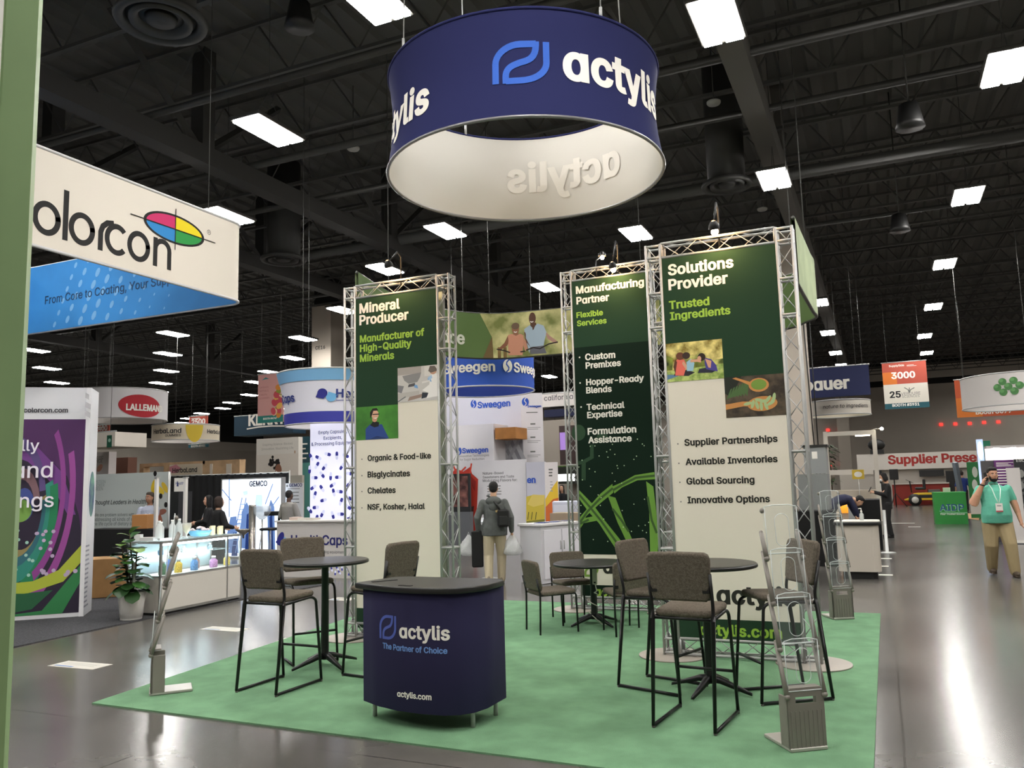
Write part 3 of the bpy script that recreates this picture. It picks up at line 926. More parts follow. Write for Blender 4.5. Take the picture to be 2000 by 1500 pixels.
# ---- reception counter
def counter():
    NV = mat('2c2a48', .9, spec=.2, key='counter_fabric')
    out = [(-3.64, 5.31), (-3.45, 5.215), (-3.25, 5.155), (-3.05, 5.135), (-2.87, 5.15), (-2.77, 5.2), (-2.70, 5.29), (-2.665, 5.42), (-2.66, 5.72), (-3.55, 5.72)]
    t = thing('reception_counter', 'navy fabric counter with a black top on thin legs', 'counter', (-3.15, 5.42, .012))
    mb = MB().prism(out, .125, .945, NV, b=.004)
    # front face of the fabric wrap: slightly bowed; lettering printed on it
    class Wrap:
        P = [V(p) for p in out[:8]]
        L = [0]
        for a, b in zip(P, P[1:]): L.append(L[-1] + (b - a).length)
        def p(s, u, v, off=0):
            for i in range(len(s.L) - 1):
                if u <= s.L[i + 1] or i == len(s.L) - 2: break
            a, b = s.P[i], s.P[i + 1]
            d = (b - a).normalized()
            q = a + d * (u - s.L[i])
            return V((q.x + d.y * off, q.y - d.x * off, v))
        def uv(s, x, y):
            best = None
            for i in range(len(s.L) - 1):
                a, b = s.P[i], s.P[i + 1]
                d = V((b.x - a.x, b.y - a.y, 0)).normalized()
                fr = Fr((a.x, a.y, 0), d)
                u, v = fr.uv(x, y)
                e = max(-u, u - (s.L[i + 1] - s.L[i]), 0)
                if best is None or e < best[0]: best = (e, s.L[i] + u, v)
            return best[1], best[2]
    fr = Wrap()
    u, v = fr.uv(742, 1246)
    u2, _ = fr.uv(774, 1246)
    logo(mb, fr, u, v, u2 - u, mat('4f5fb0', .8), .002)
    ua, va = fr.uv(780, 1246)
    ub, vb = fr.uv(879, 1248)
    mb.text(fr, 'ɑctylis', ua, (va + vb) / 2, PALE, width=ub - ua, w=.032, off=.002, sp=1.05)
    ua, va = fr.uv(748, 1268)
    ub, vb = fr.uv(874, 1274)
    mb.text(fr, 'The Pɑrtner of Choice', ua, (va + vb) / 2, mat('6d93d2', .8), width=ub - ua, w=.03, off=.002, sp=1.02)
    ua, va = fr.uv(776, 1362)
    ub, vb = fr.uv(843, 1365)
    mb.text(fr, 'ɑctylis.com', ua, (va + vb) / 2, PALE, width=ub - ua, w=.03, off=.002, sp=1.02)
    mb.build('fabric_body', t, True)
    top = [(-3.70, 5.29), (-3.46, 5.185), (-3.25, 5.125), (-3.05, 5.105), (-2.86, 5.12), (-2.75, 5.17), (-2.675, 5.27), (-2.63, 5.41), (-2.63, 5.66), (-2.7, 5.75), (-3.5, 5.75), (-3.6, 5.7)]
    TOPM = mat('1c1c1c', .42, bump=(60, .04), key='counter_top')
    MB().prism(top, .946, .988, TOPM, b=.008).build('counter_top', t, True)
    for c, d, rz in (((-3.52, 5.42), (.2, .03), .9), ((-3.2, 5.2), (.11, .03), -.1)):
        MB().box((c[0], c[1], .9895), (d[0], d[1], .006), mat('0b0b0b', .6), rz).build('slot', t, True)
    for x, y in ((-3.57, 5.355), (-2.745, 5.34), (-2.72, 5.66), (-3.5, 5.64)):
        MB().lathe([(.016, 0.013), (.016, .125), (.013, .13)], ALU, c=(x, y, 0), n=12).build('leg', t, True)
counter()
# ---- seating
WOOL = mat('665e54', .95, noise=(70, .22), bump=(220, .5), spec=.15, key='taupe_wool')
def rrect(w, d, r, n=4):
    o = []
    for cx, cy, a in ((w / 2 - r, -d / 2 + r, -PI / 2), (w / 2 - r, d / 2 - r, 0), (-w / 2 + r, d / 2 - r, PI / 2), (-w / 2 + r, -d / 2 + r, PI)):
        for i in range(n + 1): o.append((cx + r * math.cos(a + PI / 2 * i / n), cy + r * math.sin(a + PI / 2 * i / n)))
    return o
def bend(pts, r, n=5):
    """round the corners of a polyline"""
    pts = [V(p) for p in pts]
    o = [pts[0]]
    for a, b, c in zip(pts, pts[1:], pts[2:]):
        d1, d2 = (a - b).normalized(), (c - b).normalized()
        k = min(r, (a - b).length * .45, (c - b).length * .45)
        p, q = b + d1 * k, b + d2 * k
        for i in range(n + 1):
            t = i / n
            o.append(p * (1 - t) ** 2 + b * (2 * t * (1 - t)) + q * t * t)
    return o + [pts[-1]]
def back_pad(t, z0, z1, y0, lean, w0, w1, thick=.05):
    """upholstered back, wider below, gently curved round the sitter"""
    h = z1 - z0
    out = [(-w0 / 2 + .03, 0), (w0 / 2 - .03, 0), (w0 / 2, .03), (w1 / 2, h - .05), (w1 / 2 - .012, h - .015), (w1 / 2 - .04, h), (0, h + .004), (-w1 / 2 + .04, h), (-w1 / 2 + .012, h - .015), (-w1 / 2, h - .05), (-w0 / 2, .03)]
    T = Matrix.Translation((0, y0, z0)) @ Matrix.Rotation(PI / 2 + lean, 4, 'X')
    mb = MB().prism(out, -thick / 2, thick / 2, WOOL, b=.02, T=T, steps=3)
    return mb.build('backrest', t)
def seat_pad(t, z, y, w, d, th=.05):
    T = Matrix.Translation((0, y, z)) @ Matrix.Rotation(.035, 4, 'X')
    MB().prism(rrect(w, d, .06), 0, th, WOOL, b=.022, T=T, steps=3).build('seat', t)
def bar_stool(label):
    t = thing('bar_stool', label, 'bar stool', (0, 0, 0), 0, 'taupe upholstered bar stools')
    back = back_pad(t, .85, 1.19, -.2, .16, .42, .46)
    for s in (-1, 1):
        pts = [(s * .222, -.245, 1.04), (s * .218, -.195, .80), (s * .216, -.205, .72), (s * .215, -.29, .015), (s * .215, .29, .015), (s * .205, .225, .715), (s * .205, .16, .745), (s * .212, -.19, .725)]
        rear = MB().tube(bend(pts[0:3], .05, 3) + [V(pts[2]), V(pts[3])], .0125, STEEL, n=8).build('rear_leg', t)
        MB().tube([pts[3], pts[4]], .0125, STEEL, n=8).build('floor_rail', t)
        front = MB().tube(bend(pts[4:8], .07, 5), .0125, STEEL, n=8).build('front_leg', t)
        for yy, leg in ((-.285, rear), (.285, front)): MB().lathe([(.012, 0), (.014, .012)], mat('5e5b57', .5), c=(s * .215, yy, 0), n=8).build('glide', leg)
        MB().box((s * .185, -.232, .95), (.05, .012, .085), STEEL, b=.003).build('back_bracket', back)
    MB().tube([(-.211, .262, .3), (.211, .262, .3)], .0115, STEEL, n=8).build('footrest', t)
    MB().tube([(-.212, -.19, .725), (.212, -.19, .725)], .011, STEEL, n=8).build('cross_bar', t)
    seat_pad(t, .742, .01, .42, .43)
    return t
def face(dx, dy): return math.atan2(-dx, dy)
ST = bar_stool('taupe bar stool at the round bar table nearest the display case, seen from behind')
ST.location = (-4.88, 5.86, .012)
ST.rotation_euler = (0, 0, face(.03, 1))
for loc, f, lb in (((-5.37, 6.87), (.55, -.42), 'taupe bar stool partly behind the bar table, in front of the capsule counter'), ((-4.28, 6.55), (-1, .12), 'taupe bar stool hidden behind the navy counter except its back'),
                   ((-1.315, 6.0), (.1, 1), 'taupe bar stool seen from behind, right in front of the tall food-picture banner'), ((-1.77, 6.86), (1, -.32), 'taupe bar stool facing the bar table, between low table and tall banner'), ((-.82, 6.86), (-1, -.68), 'taupe bar stool seen through the clear brochure rack')):
    dup(ST, (*loc, .012), face(*f), lb)
def low_chair(label):
    t = thing('side_chair', label, 'chair', (0, 0, 0), 0, 'taupe low chairs around the low table')
    back = back_pad(t, .475, .805, -.215, .14, .44, .46)
    for s in (-1, 1):
        MB().tube(bend([(s * .215, -.265, .62), (s * .215, -.225, .44), (s * .21, -.235, .004)], .05, 3), .0115, STEEL, n=8).build('rear_leg', t)
        MB().tube(bend([(s * .21, -.225, .43), (s * .21, .215, .435), (s * .21, .23, .004)], .03, 4), .0115, STEEL, n=8).build('front_leg', t)
        MB().box((s * .19, -.245, .56), (.045, .012, .09), STEEL, b=.003).build('back_bracket', back)
    seat_pad(t, .425, .0, .45, .45)
    return t
CHR = low_chair('taupe low chair at the low round table, nearest the navy counter')
CHR.location = (-3.58, 9.0, .012)
CHR.rotation_euler = (0, 0, face(.62, .78) - .12)
for loc, f, lb in (((-3.61, 9.84), (.62, -.78), 'taupe low chair behind the low round table, by the white cabinet'), ((-2.72, 9.12), (-.57, .82), 'taupe low chair at the low round table, its back hidden by a bar stool'), ((-2.79, 9.86), (-.75, -.66), 'taupe low chair in front of the dark molecule banner')):
    dup(CHR, (*loc, .012), face(*f), lb)
# ---- round tables
def table(loc, r, h, label, rot, low=False):
    t = thing('round_table', label, 'table', (*loc, .012), rot)
    TM = mat('2c2a29', .38, key='table_laminate')
    MB().lathe([(.01, h - .035), (r - .02, h - .035), (r - .004, h - .03), (r, h - .018), (r - .003, h - .006), (r - .015, h), (.01, h)], mat('161616', .4), n=56).add([(r * .97 * math.cos(2 * PI * i / 56), r * .97 * math.sin(2 * PI * i / 56), h + .0008) for i in range(56)], [tuple(range(56))], TM).build('table_top', t)
    MB().lathe([(.042, .07), (.036, .09), (.034, h - .07), (.12, h - .05), (.12, h - .035)], STEEL, n=18).build('pole', t)
    for k in range(4):
        a = PI / 2 * k + PI / 4
        pts = [(.03, .105), (.09, .10), (.2, .065), (.34, .022)]
        mb = MB()
        T = Matrix.Rotation(a, 4, 'Z')
        vs = []
        for x, z in pts:
            w, hh = .032 - .02 * x / .34, .028 - .018 * x / .34
            for yy, zz in ((-w, z - hh), (w, z - hh), (w * .7, z + hh), (-w * .7, z + hh)): vs.append(T @ V((x, yy, max(.004, zz))))
        fs = [(4 * i + j, 4 * i + (j + 1) % 4, 4 * i + 4 + (j + 1) % 4, 4 * i + 4 + j) for i in range(3) for j in range(4)] + [(3, 2, 1, 0), (12, 13, 14, 15)]
        mb.add(vs, fs, STEEL, True)
        mb.build('leg', t)
    return t
table((-4.99, 6.64), .42, 1.0, 'dark round bar table with black pole near the glass display case', .35)
table((-1.37, 6.82), .42, 1.01, 'dark round bar table in front of the tall food-picture banner', .55)
tl = table((-3.24, 9.5), .47, .73, 'low dark round table with a white power strip on its pole', .2)
PS = mat('cfc9bd', .5)
MB().box((.03, -.055, .575), (.055, .035, .2), PS, b=.006).box((.03, -.0735, .5), (.022, .003, .016), BLK).build('power_strip', tl)
MB().tube([(.03, -.05, .48), (.05, -.055, .4)] + [(.05 * math.cos(i * .9 - 1.2), .05 * math.sin(i * .9 - 1.2), .38 - .02 * i) for i in range(14)] + [(.1, -.1, .03), (.16, -.06, .012)], .005, PS, n=6).build('power_cord', tl)
# ---- folding brochure racks
ACR = mat('dfe4e4', .08, clear=.94, key='clear_acrylic')
ACE = mat('e6ecec', .12, clear=.35, key='acrylic_edge')
RG = mat('827c75', .45, key='rack_grey')
def rack(loc, rz, label):
    t = thing('brochure_rack', label, 'brochure rack', (*loc, .012), rz, 'folding clear brochure racks')
    # faces -Y; leans back towards +Y
    T = Matrix.Translation((0, .02, .012))
    w = .25
    mb = MB().prism([(-w / 2, .0), (w / 2, .0), (w / 2, .34), (w / 2 - .03, .37), (-w / 2 + .03, .37), (-w / 2, .34)], -.0, .012, RG, T=Matrix.Translation((0, .012, .012)) @ Matrix.Rotation(PI / 2, 4, 'X'))
    mb = MB()
    FT = Matrix.Translation((0, 0, .014)) @ Matrix.Rotation(PI / 2, 4, 'X')
    # front shell with the carrying slot, ribs and side walls
    for poly in ([(-.125, 0), (.125, 0), (.125, .27), (-.125, .27)], [(-.125, .27), (-.07, .27), (-.07, .31), (-.125, .31)], [(.07, .27), (.125, .27), (.125, .31), (.07, .31)], [(-.125, .31), (.125, .31), (.125, .345), (.1, .365), (-.1, .365), (-.125, .345)]):
        mb.prism(poly, -.014, 0, RG, T=FT)
    for i in range(8): mb.box((-.105 + .03 * i, -.001, .13), (.006, .006, .22), RG)
    for sx in (-1, 1): mb.box((sx * .119, .055, .17), (.012, .11, .31), RG, b=.003)
    mb.box((0, .04, .372), (.23, .08, .012), RG, b=.005)
    mb.build('base_case', t)
    MB().box((0, .16, .012), (.25, .34, .022), mat('b5b1aa', .35, .3), b=.004).build('foot_plate', t)
    # four tiers; each a clear pocket between a pair of slanting arms
    for k in range(4):
        zb_, yb_ = .36 + .277 * k, .03 + .048 * k
        ht = .30
        mb = MB()
        for dy, hh in ((0, ht), (.035, ht)):
            # pane with an oval window
            out = [(-.115, 0), (.115, 0), (.115, hh), (.06, hh + .012), (-.06, hh + .012), (-.115, hh)]
            ov = [(.05 * math.cos(2 * PI * i / 24), hh * .5 + .045 * math.sin(2 * PI * i / 24) + (.06 if math.sin(2 * PI * i / 24) > 0 else -.06)) for i in range(24)]
            if dy == 0:
                pts = [V(p) for p in out + ov]
                ed = [(i, (i + 1) % 6) for i in range(6)] + [(6 + i, 6 + (i + 1) % 24) for i in range(24)]
                rv, _, rf, _, _, _ = delaunay_2d_cdt(pts, ed, [], 0, 1e-7)
                fs = [f for f in rf if not wind((sum(rv[i].x for i in f) / 3, sum(rv[i].y for i in f) / 3), ov)]
                mb.add([(p.x, yb_ - .03 + dy + p.y * .05, zb_ + p.y) for p in rv], fs, ACR)
                mb.tube([(x, yb_ - .03 + z * .05, zb_ + z) for x, z in ov], .0022, ACE, n=5, closed=True)
            else:
                mb.add([(x, yb_ - .03 + dy + z * .05, zb_ + z) for x, z in out], [tuple(range(6))], ACR)
        for sx in (-.115, .115): mb.add([(sx, yb_ - .03, zb_), (sx, yb_ + .005, zb_), (sx, yb_ + .02, zb_ + ht), (sx, yb_ - .015, zb_ + ht)], [(0, 1, 2, 3)], ACR)
        mb.add([(-.115, yb_ - .03, zb_), (.115, yb_ - .03, zb_), (.115, yb_ + .005, zb_), (-.115, yb_ + .005, zb_)], [(0, 1, 2, 3)], ACE)
        mb.tube([(-.115, yb_ - .03, zb_), (.115, yb_ - .03, zb_)], .004, ACE, n=6)
        mb.tube([(-.115, yb_ - .014, zb_ + ht), (-.06, yb_ - .013, zb_ + ht + .012), (.06, yb_ - .013, zb_ + ht + .012), (.115, yb_ - .014, zb_ + ht)], .003, ACE, n=6)
        for sx in (-.115, .115): mb.tube([(sx, yb_ - .03, zb_), (sx, yb_ - .014, zb_ + ht)], .003, ACE, n=5)
        mb.build('pocket', t)
        for sx in (-.129, .129):
            a, b = V((sx, yb_ - .035, zb_ - .03)), V((sx, yb_ + (.06 if k < 3 else .02), zb_ + (.285 if k < 3 else .135)))
            MB().tube([a, a * .6 + b * .4, b], [.017, .0155, .0145], RG, n=8).ell(a, (.019, .02, .02), RG, 10, 6).ell(b, (.014, .015, .015), RG, 10, 6).build('arm', t)
    for sx in (-.125, .125): MB().ell((sx, .172, 1.468), (.016, .018, .018), RG, 10, 6).build('knob', t)
    return t
RK = rack((-5.82, 5.33), .02, 'grey brochure rack seen edge-on at the carpet corner by the bar stool')
RK.rotation_euler = (0, 0, -.742)
dup(RK, (-.535, 5.57, .012), .62, 'clear folding brochure rack with grey base at the carpet front, facing us')
dup(RK, (-.53, 10.62, .012), .5, 'clear folding brochure rack by the white rounded counter at the carpet back edge')
# ================================================================ helpers for stands and signs
def bd(p0, p1, d=None, th=.05, side='y', up=None):
    """a board whose lower-left corner shows at photo pixel p0 and upper-right at p1; stands on the floor if d is None"""
    A = gz(*p0) if d is None else at(p0[0], p0[1], d)
    B = gy(p1[0], p1[1], A.y) if side == 'y' else gx(p1[0], p1[1], A.x)
    z0 = 0.0 if d is None else A.z
    u = V((B.x - A.x, B.y - A.y, 0))
    W = u.length
    fr = Fr((A.x, A.y, 0), u)
    fr.W, fr.z0, fr.z1 = W, z0, B.z
    return fr
def slab(mb, fr, mt, th=.05, u0=0.0, u1=None, z0=None, z1=None, off=-.0005):
    u1 = fr.W if u1 is None else u1
    z0 = fr.z0 if z0 is None else z0
    z1 = fr.z1 if z1 is None else z1
    vs = [fr.p(u, v, o) for o in (off, off - th) for u, v in ((u0, z0), (u1, z0), (u1, z1), (u0, z1))]
    return mb.add(vs, [(0, 1, 2, 3), (7, 6, 5, 4), (0, 4, 5, 1), (1, 5, 6, 2), (2, 6, 7, 3), (3, 7, 4, 0)], mt)
def lines(mb, fr, L, mt, **k):
    for t, a, b in L: mb.text_px(fr, t, a, b, mt, **k)
def greek(mb, fr, p0, p1, n, mt, h=.5):
    """rows of text too small to read: thin bars"""
    (u0, v0), (u1, v1) = fr.uv(*p0), fr.uv(*p1)
    rnd = random.Random(int(p0[0]))
    for i in range(n):
        v = v1 + (v0 - v1) * (i + .5) / n
        hh = abs(v1 - v0) / n * h / 2
        mb.rect(fr, u0, v - hh, u0 + (u1 - u0) * rnd.uniform(.65, 1), v + hh, mt, .0012)
def hangers(t, pts, z, world=True):
    for x, y in pts:
        MB().tube([(x, y, z), (x, y, ZC - .08)], .009, mat('5a5a58', .5, .4), n=4).build('suspension_cable', t, world)
def center(fr): return fr.p(fr.W / 2, 0)
def hung(name, label, cat, fr, mt, printer=None, th=.04, group=None):
    c = center(fr)
    t = thing(name, label, cat, (c.x, c.y, fr.z0), 0, group)
    mb = slab(MB(), fr, mt, th)
    if printer: printer(mb, fr)
    mb.build('panel', t, True)
    MB().tube([fr.p(-.03, fr.z1 + .02, -.02), fr.p(fr.W + .03, fr.z1 + .02, -.02)], .022, ALU, n=6).build('top_bar', t, True)
    a, b = fr.p(fr.W * .12, 0), fr.p(fr.W * .88, 0)
    hangers(t, [(a.x, a.y), (b.x, b.y)], fr.z1 + .02)
    return t
def ringsign(name, label, px, pyb, pyt, rpx, d, mt, printer=None, inner=WHITE2, taper=0.0, group=None, waist=0.0, edge=None):
    """round fabric sign: centre column px, lower and upper rim rows at its middle depth d"""
    c = at(px, pyb, d)
    r = rpx * d / FPX
    z0, z1 = c.z, zat(px, pyt, c)
    h = z1 - z0
    rf = lambda z: r + taper * max(0, min(1, (z - z0) / h)) - waist * math.sin(PI * max(0, min(1, (z - z0) / h)))
    t = thing(name, label, 'hanging sign', (c.x, c.y, z0), 0, group)
    cy = Cy((c.x, c.y), rf, z0)
    cy.h = h
    n, m = 64, 6
    mb = MB()
    for o, flip, q in ((0, False, mt), (-.015, True, inner)):
        vs = [(c.x + (rf(z0 + h * k / m) + o) * math.cos(2 * PI * j / n), c.y + (rf(z0 + h * k / m) + o) * math.sin(2 * PI * j / n), z0 + h * k / m) for k in range(m + 1) for j in range(n)]
        fs = [(k * n + j, k * n + (j + 1) % n, (k + 1) * n + (j + 1) % n, (k + 1) * n + j) for k in range(m) for j in range(n)]
        mb.add(vs, [f[::-1] for f in fs] if flip else fs, q, True)
        if not flip and printer: printer(mb, cy, h)
    mb.build('fabric_cover', t, True)
    for z in (z0, z0 + h):
        MB().tube([(c.x + rf(z) * math.cos(2 * PI * i / 48), c.y + rf(z) * math.sin(2 * PI * i / 48), z) for i in range(48)], .02, edge or mat('b9b9b9', .5), n=6, closed=True).build('hoop', t, True)
    hangers(t, [(c.x + rf(z1) * math.cos(a), c.y + rf(z1) * math.sin(a)) for a in (.6, 2.7, 4.8)], z1)
    return t, cy
def band(mb, cy, v0, v1, mt, off=.012, n=64):
    vs = [cy.p(cy.R * 2 * PI * j / n, v, off) for v in (v0, v1) for j in range(n)]
    mb.add(vs, [(j, (j + 1) % n, n + (j + 1) % n, n + j) for j in range(n)], mt, True)
# ================================================================ left side of the aisle
# ---- green booth wall close to the camera
GW = mat('84a06f', .55, noise=(2, .05), key='green_wall_paint')
e = gz(10, 1500)
ra, rb = ray(40, 750), ray(41, 750)
wdir = V((-.62, -.78, 0)).normalized()
fr = Fr((-2.06, 1.44, 0), -wdir)
def edge_wall():
    b0 = CAM + ray(41, 760) * (2.45)
    o = V((b0.x, b0.y, 0))
    u = V((.66, .75, 0)).normalized()
    n = V((u.y, -u.x, 0))
    t = thing('booth_wall_panel', 'tall green booth wall with a white edge strip, close at the picture edge', 'wall panel', o)
    mb = MB()
    pts = [o, o - n * .1, o - n * .1 - u * 1.3, o - u * 1.3]
    mb.prism([(p.x, p.y) for p in pts][::-1] if area2([(p.x, p.y) for p in pts]) < 0 else [(p.x, p.y) for p in pts], 0, 4.2, GW)
    mb.build('green_face', t, True)
    us, _ = Fr((o.x, o.y, 0), u).uv(7, 30)
    q = o + u * (us - .2)
    MB().box((q.x + n.x * .004, q.y + n.y * .004, 2.1), (.4, .008, 4.2), mat('f6f4ee', .5), math.atan2(u.y, u.x)).build('white_strip', t, True)
edge_wall()
# ---- grey booth carpet
GC_ = mat('4d4d50', .95, noise=(60, .3), bump=(200, .5), spec=.1, key='grey_carpet')
solo(MB().prism([(-16.2, 4.0), (-8.95, 4.0), (-9.35, 9.5), (-9.15, 12.3), (-16.2, 12.3)], 0, .0115, GC_), 'grey_carpet', 'grey carpet under the display case and potted plant', 'carpet')
# ---- big square hanging sign, white outside and blue inside
def square_sign():
    xs0, xs1, ys0, ys1, z0, z1, rr = -14.6, -9.18, 4.6, 10.12, 4.72, 5.98, .28
    t = thing('square_hanging_sign', 'big square hanging sign, white with black lettering outside and blue inside', 'hanging sign', ((xs0 + xs1) / 2, (ys0 + ys1) / 2, z0))
    out = [( (xs0 + xs1) / 2 + x, (ys0 + ys1) / 2 + y) for x, y in rrect(xs1 - xs0, ys1 - ys0, rr, 8)]
    n = len(out)
    OUTW, BLUE = mat('e2dbd0', .8, key='sign_white'), mat('2f7bb8', .8, noise=(.5, .18), key='sign_blue')
    mb = MB()
    def ringf(pts, flip, mt):
        vs = [(x, y, z) for z in (z0, (z0 + z1) / 2, z1) for x, y in pts]
        fs = [(k * n + j, k * n + (j + 1) % n, (k + 1) * n + (j + 1) % n, (k + 1) * n + j) for k in range(2) for j in range(n)]
        mb.add(vs, [f[::-1] for f in fs] if flip else fs, mt, True)
    ringf(out, False, OUTW)
    ins = [((xs0 + xs1) / 2 + x, (ys0 + ys1) / 2 + y) for x, y in rrect(xs1 - xs0 - .05, ys1 - ys0 - .05, rr - .02, 8)]
    ringf(ins, True, BLUE)
    fo = Fr((xs1, ys0, 0), (0, 1, 0))
    K = mat('1f1e1f', .8)
    def ringp(cu, cv, r, w, off=.0018, a0=0, a1=2 * PI, sx=.86): mb.stroke(fo, [(cu + sx * r * math.cos(a0 + (a1 - a0) * i / 40), cv + r * math.sin(a0 + (a1 - a0) * i / 40)) for i in range(43 if a1 - a0 > 6 else 41)], w, K, off)
    # rounded monoline lettering: c o l o r c o n
    _, base = fo.uv(300, 520)
    X = lambda px, py: fo.uv(px, py)[0]
    _, vb = fo.uv(332, 528)
    _, vt = fo.uv(300, 462)
    xh = vt - vb
    r, w = xh / 2 - .03, .075
    vc = vb + xh / 2
    for px, py, kind in ((91, 428, 'o'), (160, 450, 'o'), (228, 478, 'c'), (271, 483, 'o')):
        u = X(px, py)
        if kind == 'o': ringp(u, vc, r, w)
        else: ringp(u, vc, r, w, .0018, .75, 2 * PI - .75)
    ringp(X(40, 405), vc, r, w, .0018, .75, 2 * PI - .75)
    ul = X(128, 430)
    mb.rect(fo, ul - w / 2, vb, ul + w / 2, vb + xh * 1.55, K, .0018)
    ur = X(196, 470)
    mb.stroke(fo, [(ur, vb), (ur, vb + xh * .6), (ur + .03, vb + xh * .8), (ur + .1, vb + xh * .95), (ur + .2, vb + xh)], w, K, .0018)
    un = X(303, 500)
    mb.rect(fo, un - w / 2, vb, un + w / 2, vb + xh, K, .0018)
    wn = X(330, 520) - un
    mb.stroke(fo, [(un, vb + xh * .6)] + [(un + wn / 2 - wn / 2 * math.cos(PI * i / 10), vb + xh * .62 + (xh * .38 - .03) * math.sin(PI * i / 10)) for i in range(11)] + [(un + wn, vb)], w, K, .0018)
    ue, ve = fo.uv(342, 448)
    u1, v1 = fo.uv(397, 468)
    ru, rv = (u1 - fo.uv(283, 428)[0]) / 2, .2
    mb.oval(fo, ue, ve, ru * 1.04, rv * 1.1, K, .0016, n=40)
    for a0, h in ((PI / 2, 'c9316a'), (0, 'e8d31f'), (PI, '2f86c9'), (1.5 * PI, '2c9447')):
        mb.oval(fo, ue, ve, ru * .95, rv * .94, mat(h, .8), .0021, n=12, a0=a0, a1=a0 + PI / 2)
    mb.stroke(fo, [(ue - ru * 1.45, ve), (ue + ru * 1.45, ve)], .014, K, .009)
    mb.stroke(fo, [(ue, ve - rv * 1.55), (ue, ve + rv * 1.55)], .014, K, .009)
    uq, vq = fo.uv(409, 452)
    mb.text(fo, '®', uq - .05, vq - .08, mat('77736d', .8), h=.2, off=.0018)
    # blue inside face of the far side with pale ovals and dark lettering
    fi = Fr((xs0, ys1 - .025, 0), (1, 0, 0))
    DOT = mat('6fa6d3', .8)
    rnd = random.Random(3)
    for i in range(9):
        for j in range(6):
            u = .95 + i * .34 + j * .1
            v = z0 + .1 + j * .21 + .06 * (i % 2)
            s = max(.02, .075 - .012 * abs(i - 2.5))
            if v < z1 - .05 and not (i > 6 and j > 3): mb.oval(fi, u, v, s * .75, s * 1.3, DOT, .003, -.5, n=14)
    lines(mb, fi, [('From Core to Coɑting, Your Supplier', (88, 592), (362, 552))], mat('173a5c', .8), w=.008, off=.004)
    mb.build('fabric_cover', t, True)
    for z in (z0, z1): MB().tube([(x, y, z) for x, y in out], .022, mat('cfcfd2', .4), n=6, closed=True).build('frame_rail', t, True)
    MB().tube([(xs0 + .1, 7.2, z1 - .03), (xs1 - .1, 7.2, z1 - .03)], .02, ALUW, n=6).build('frame_rail', t, True)
    hangers(t, [(xs1 - .02, 9.3), (xs1 - .02, 5.4), (xs0 + .02, 5.4), (xs0 + .02, 9.5)], z1)
square_sign()
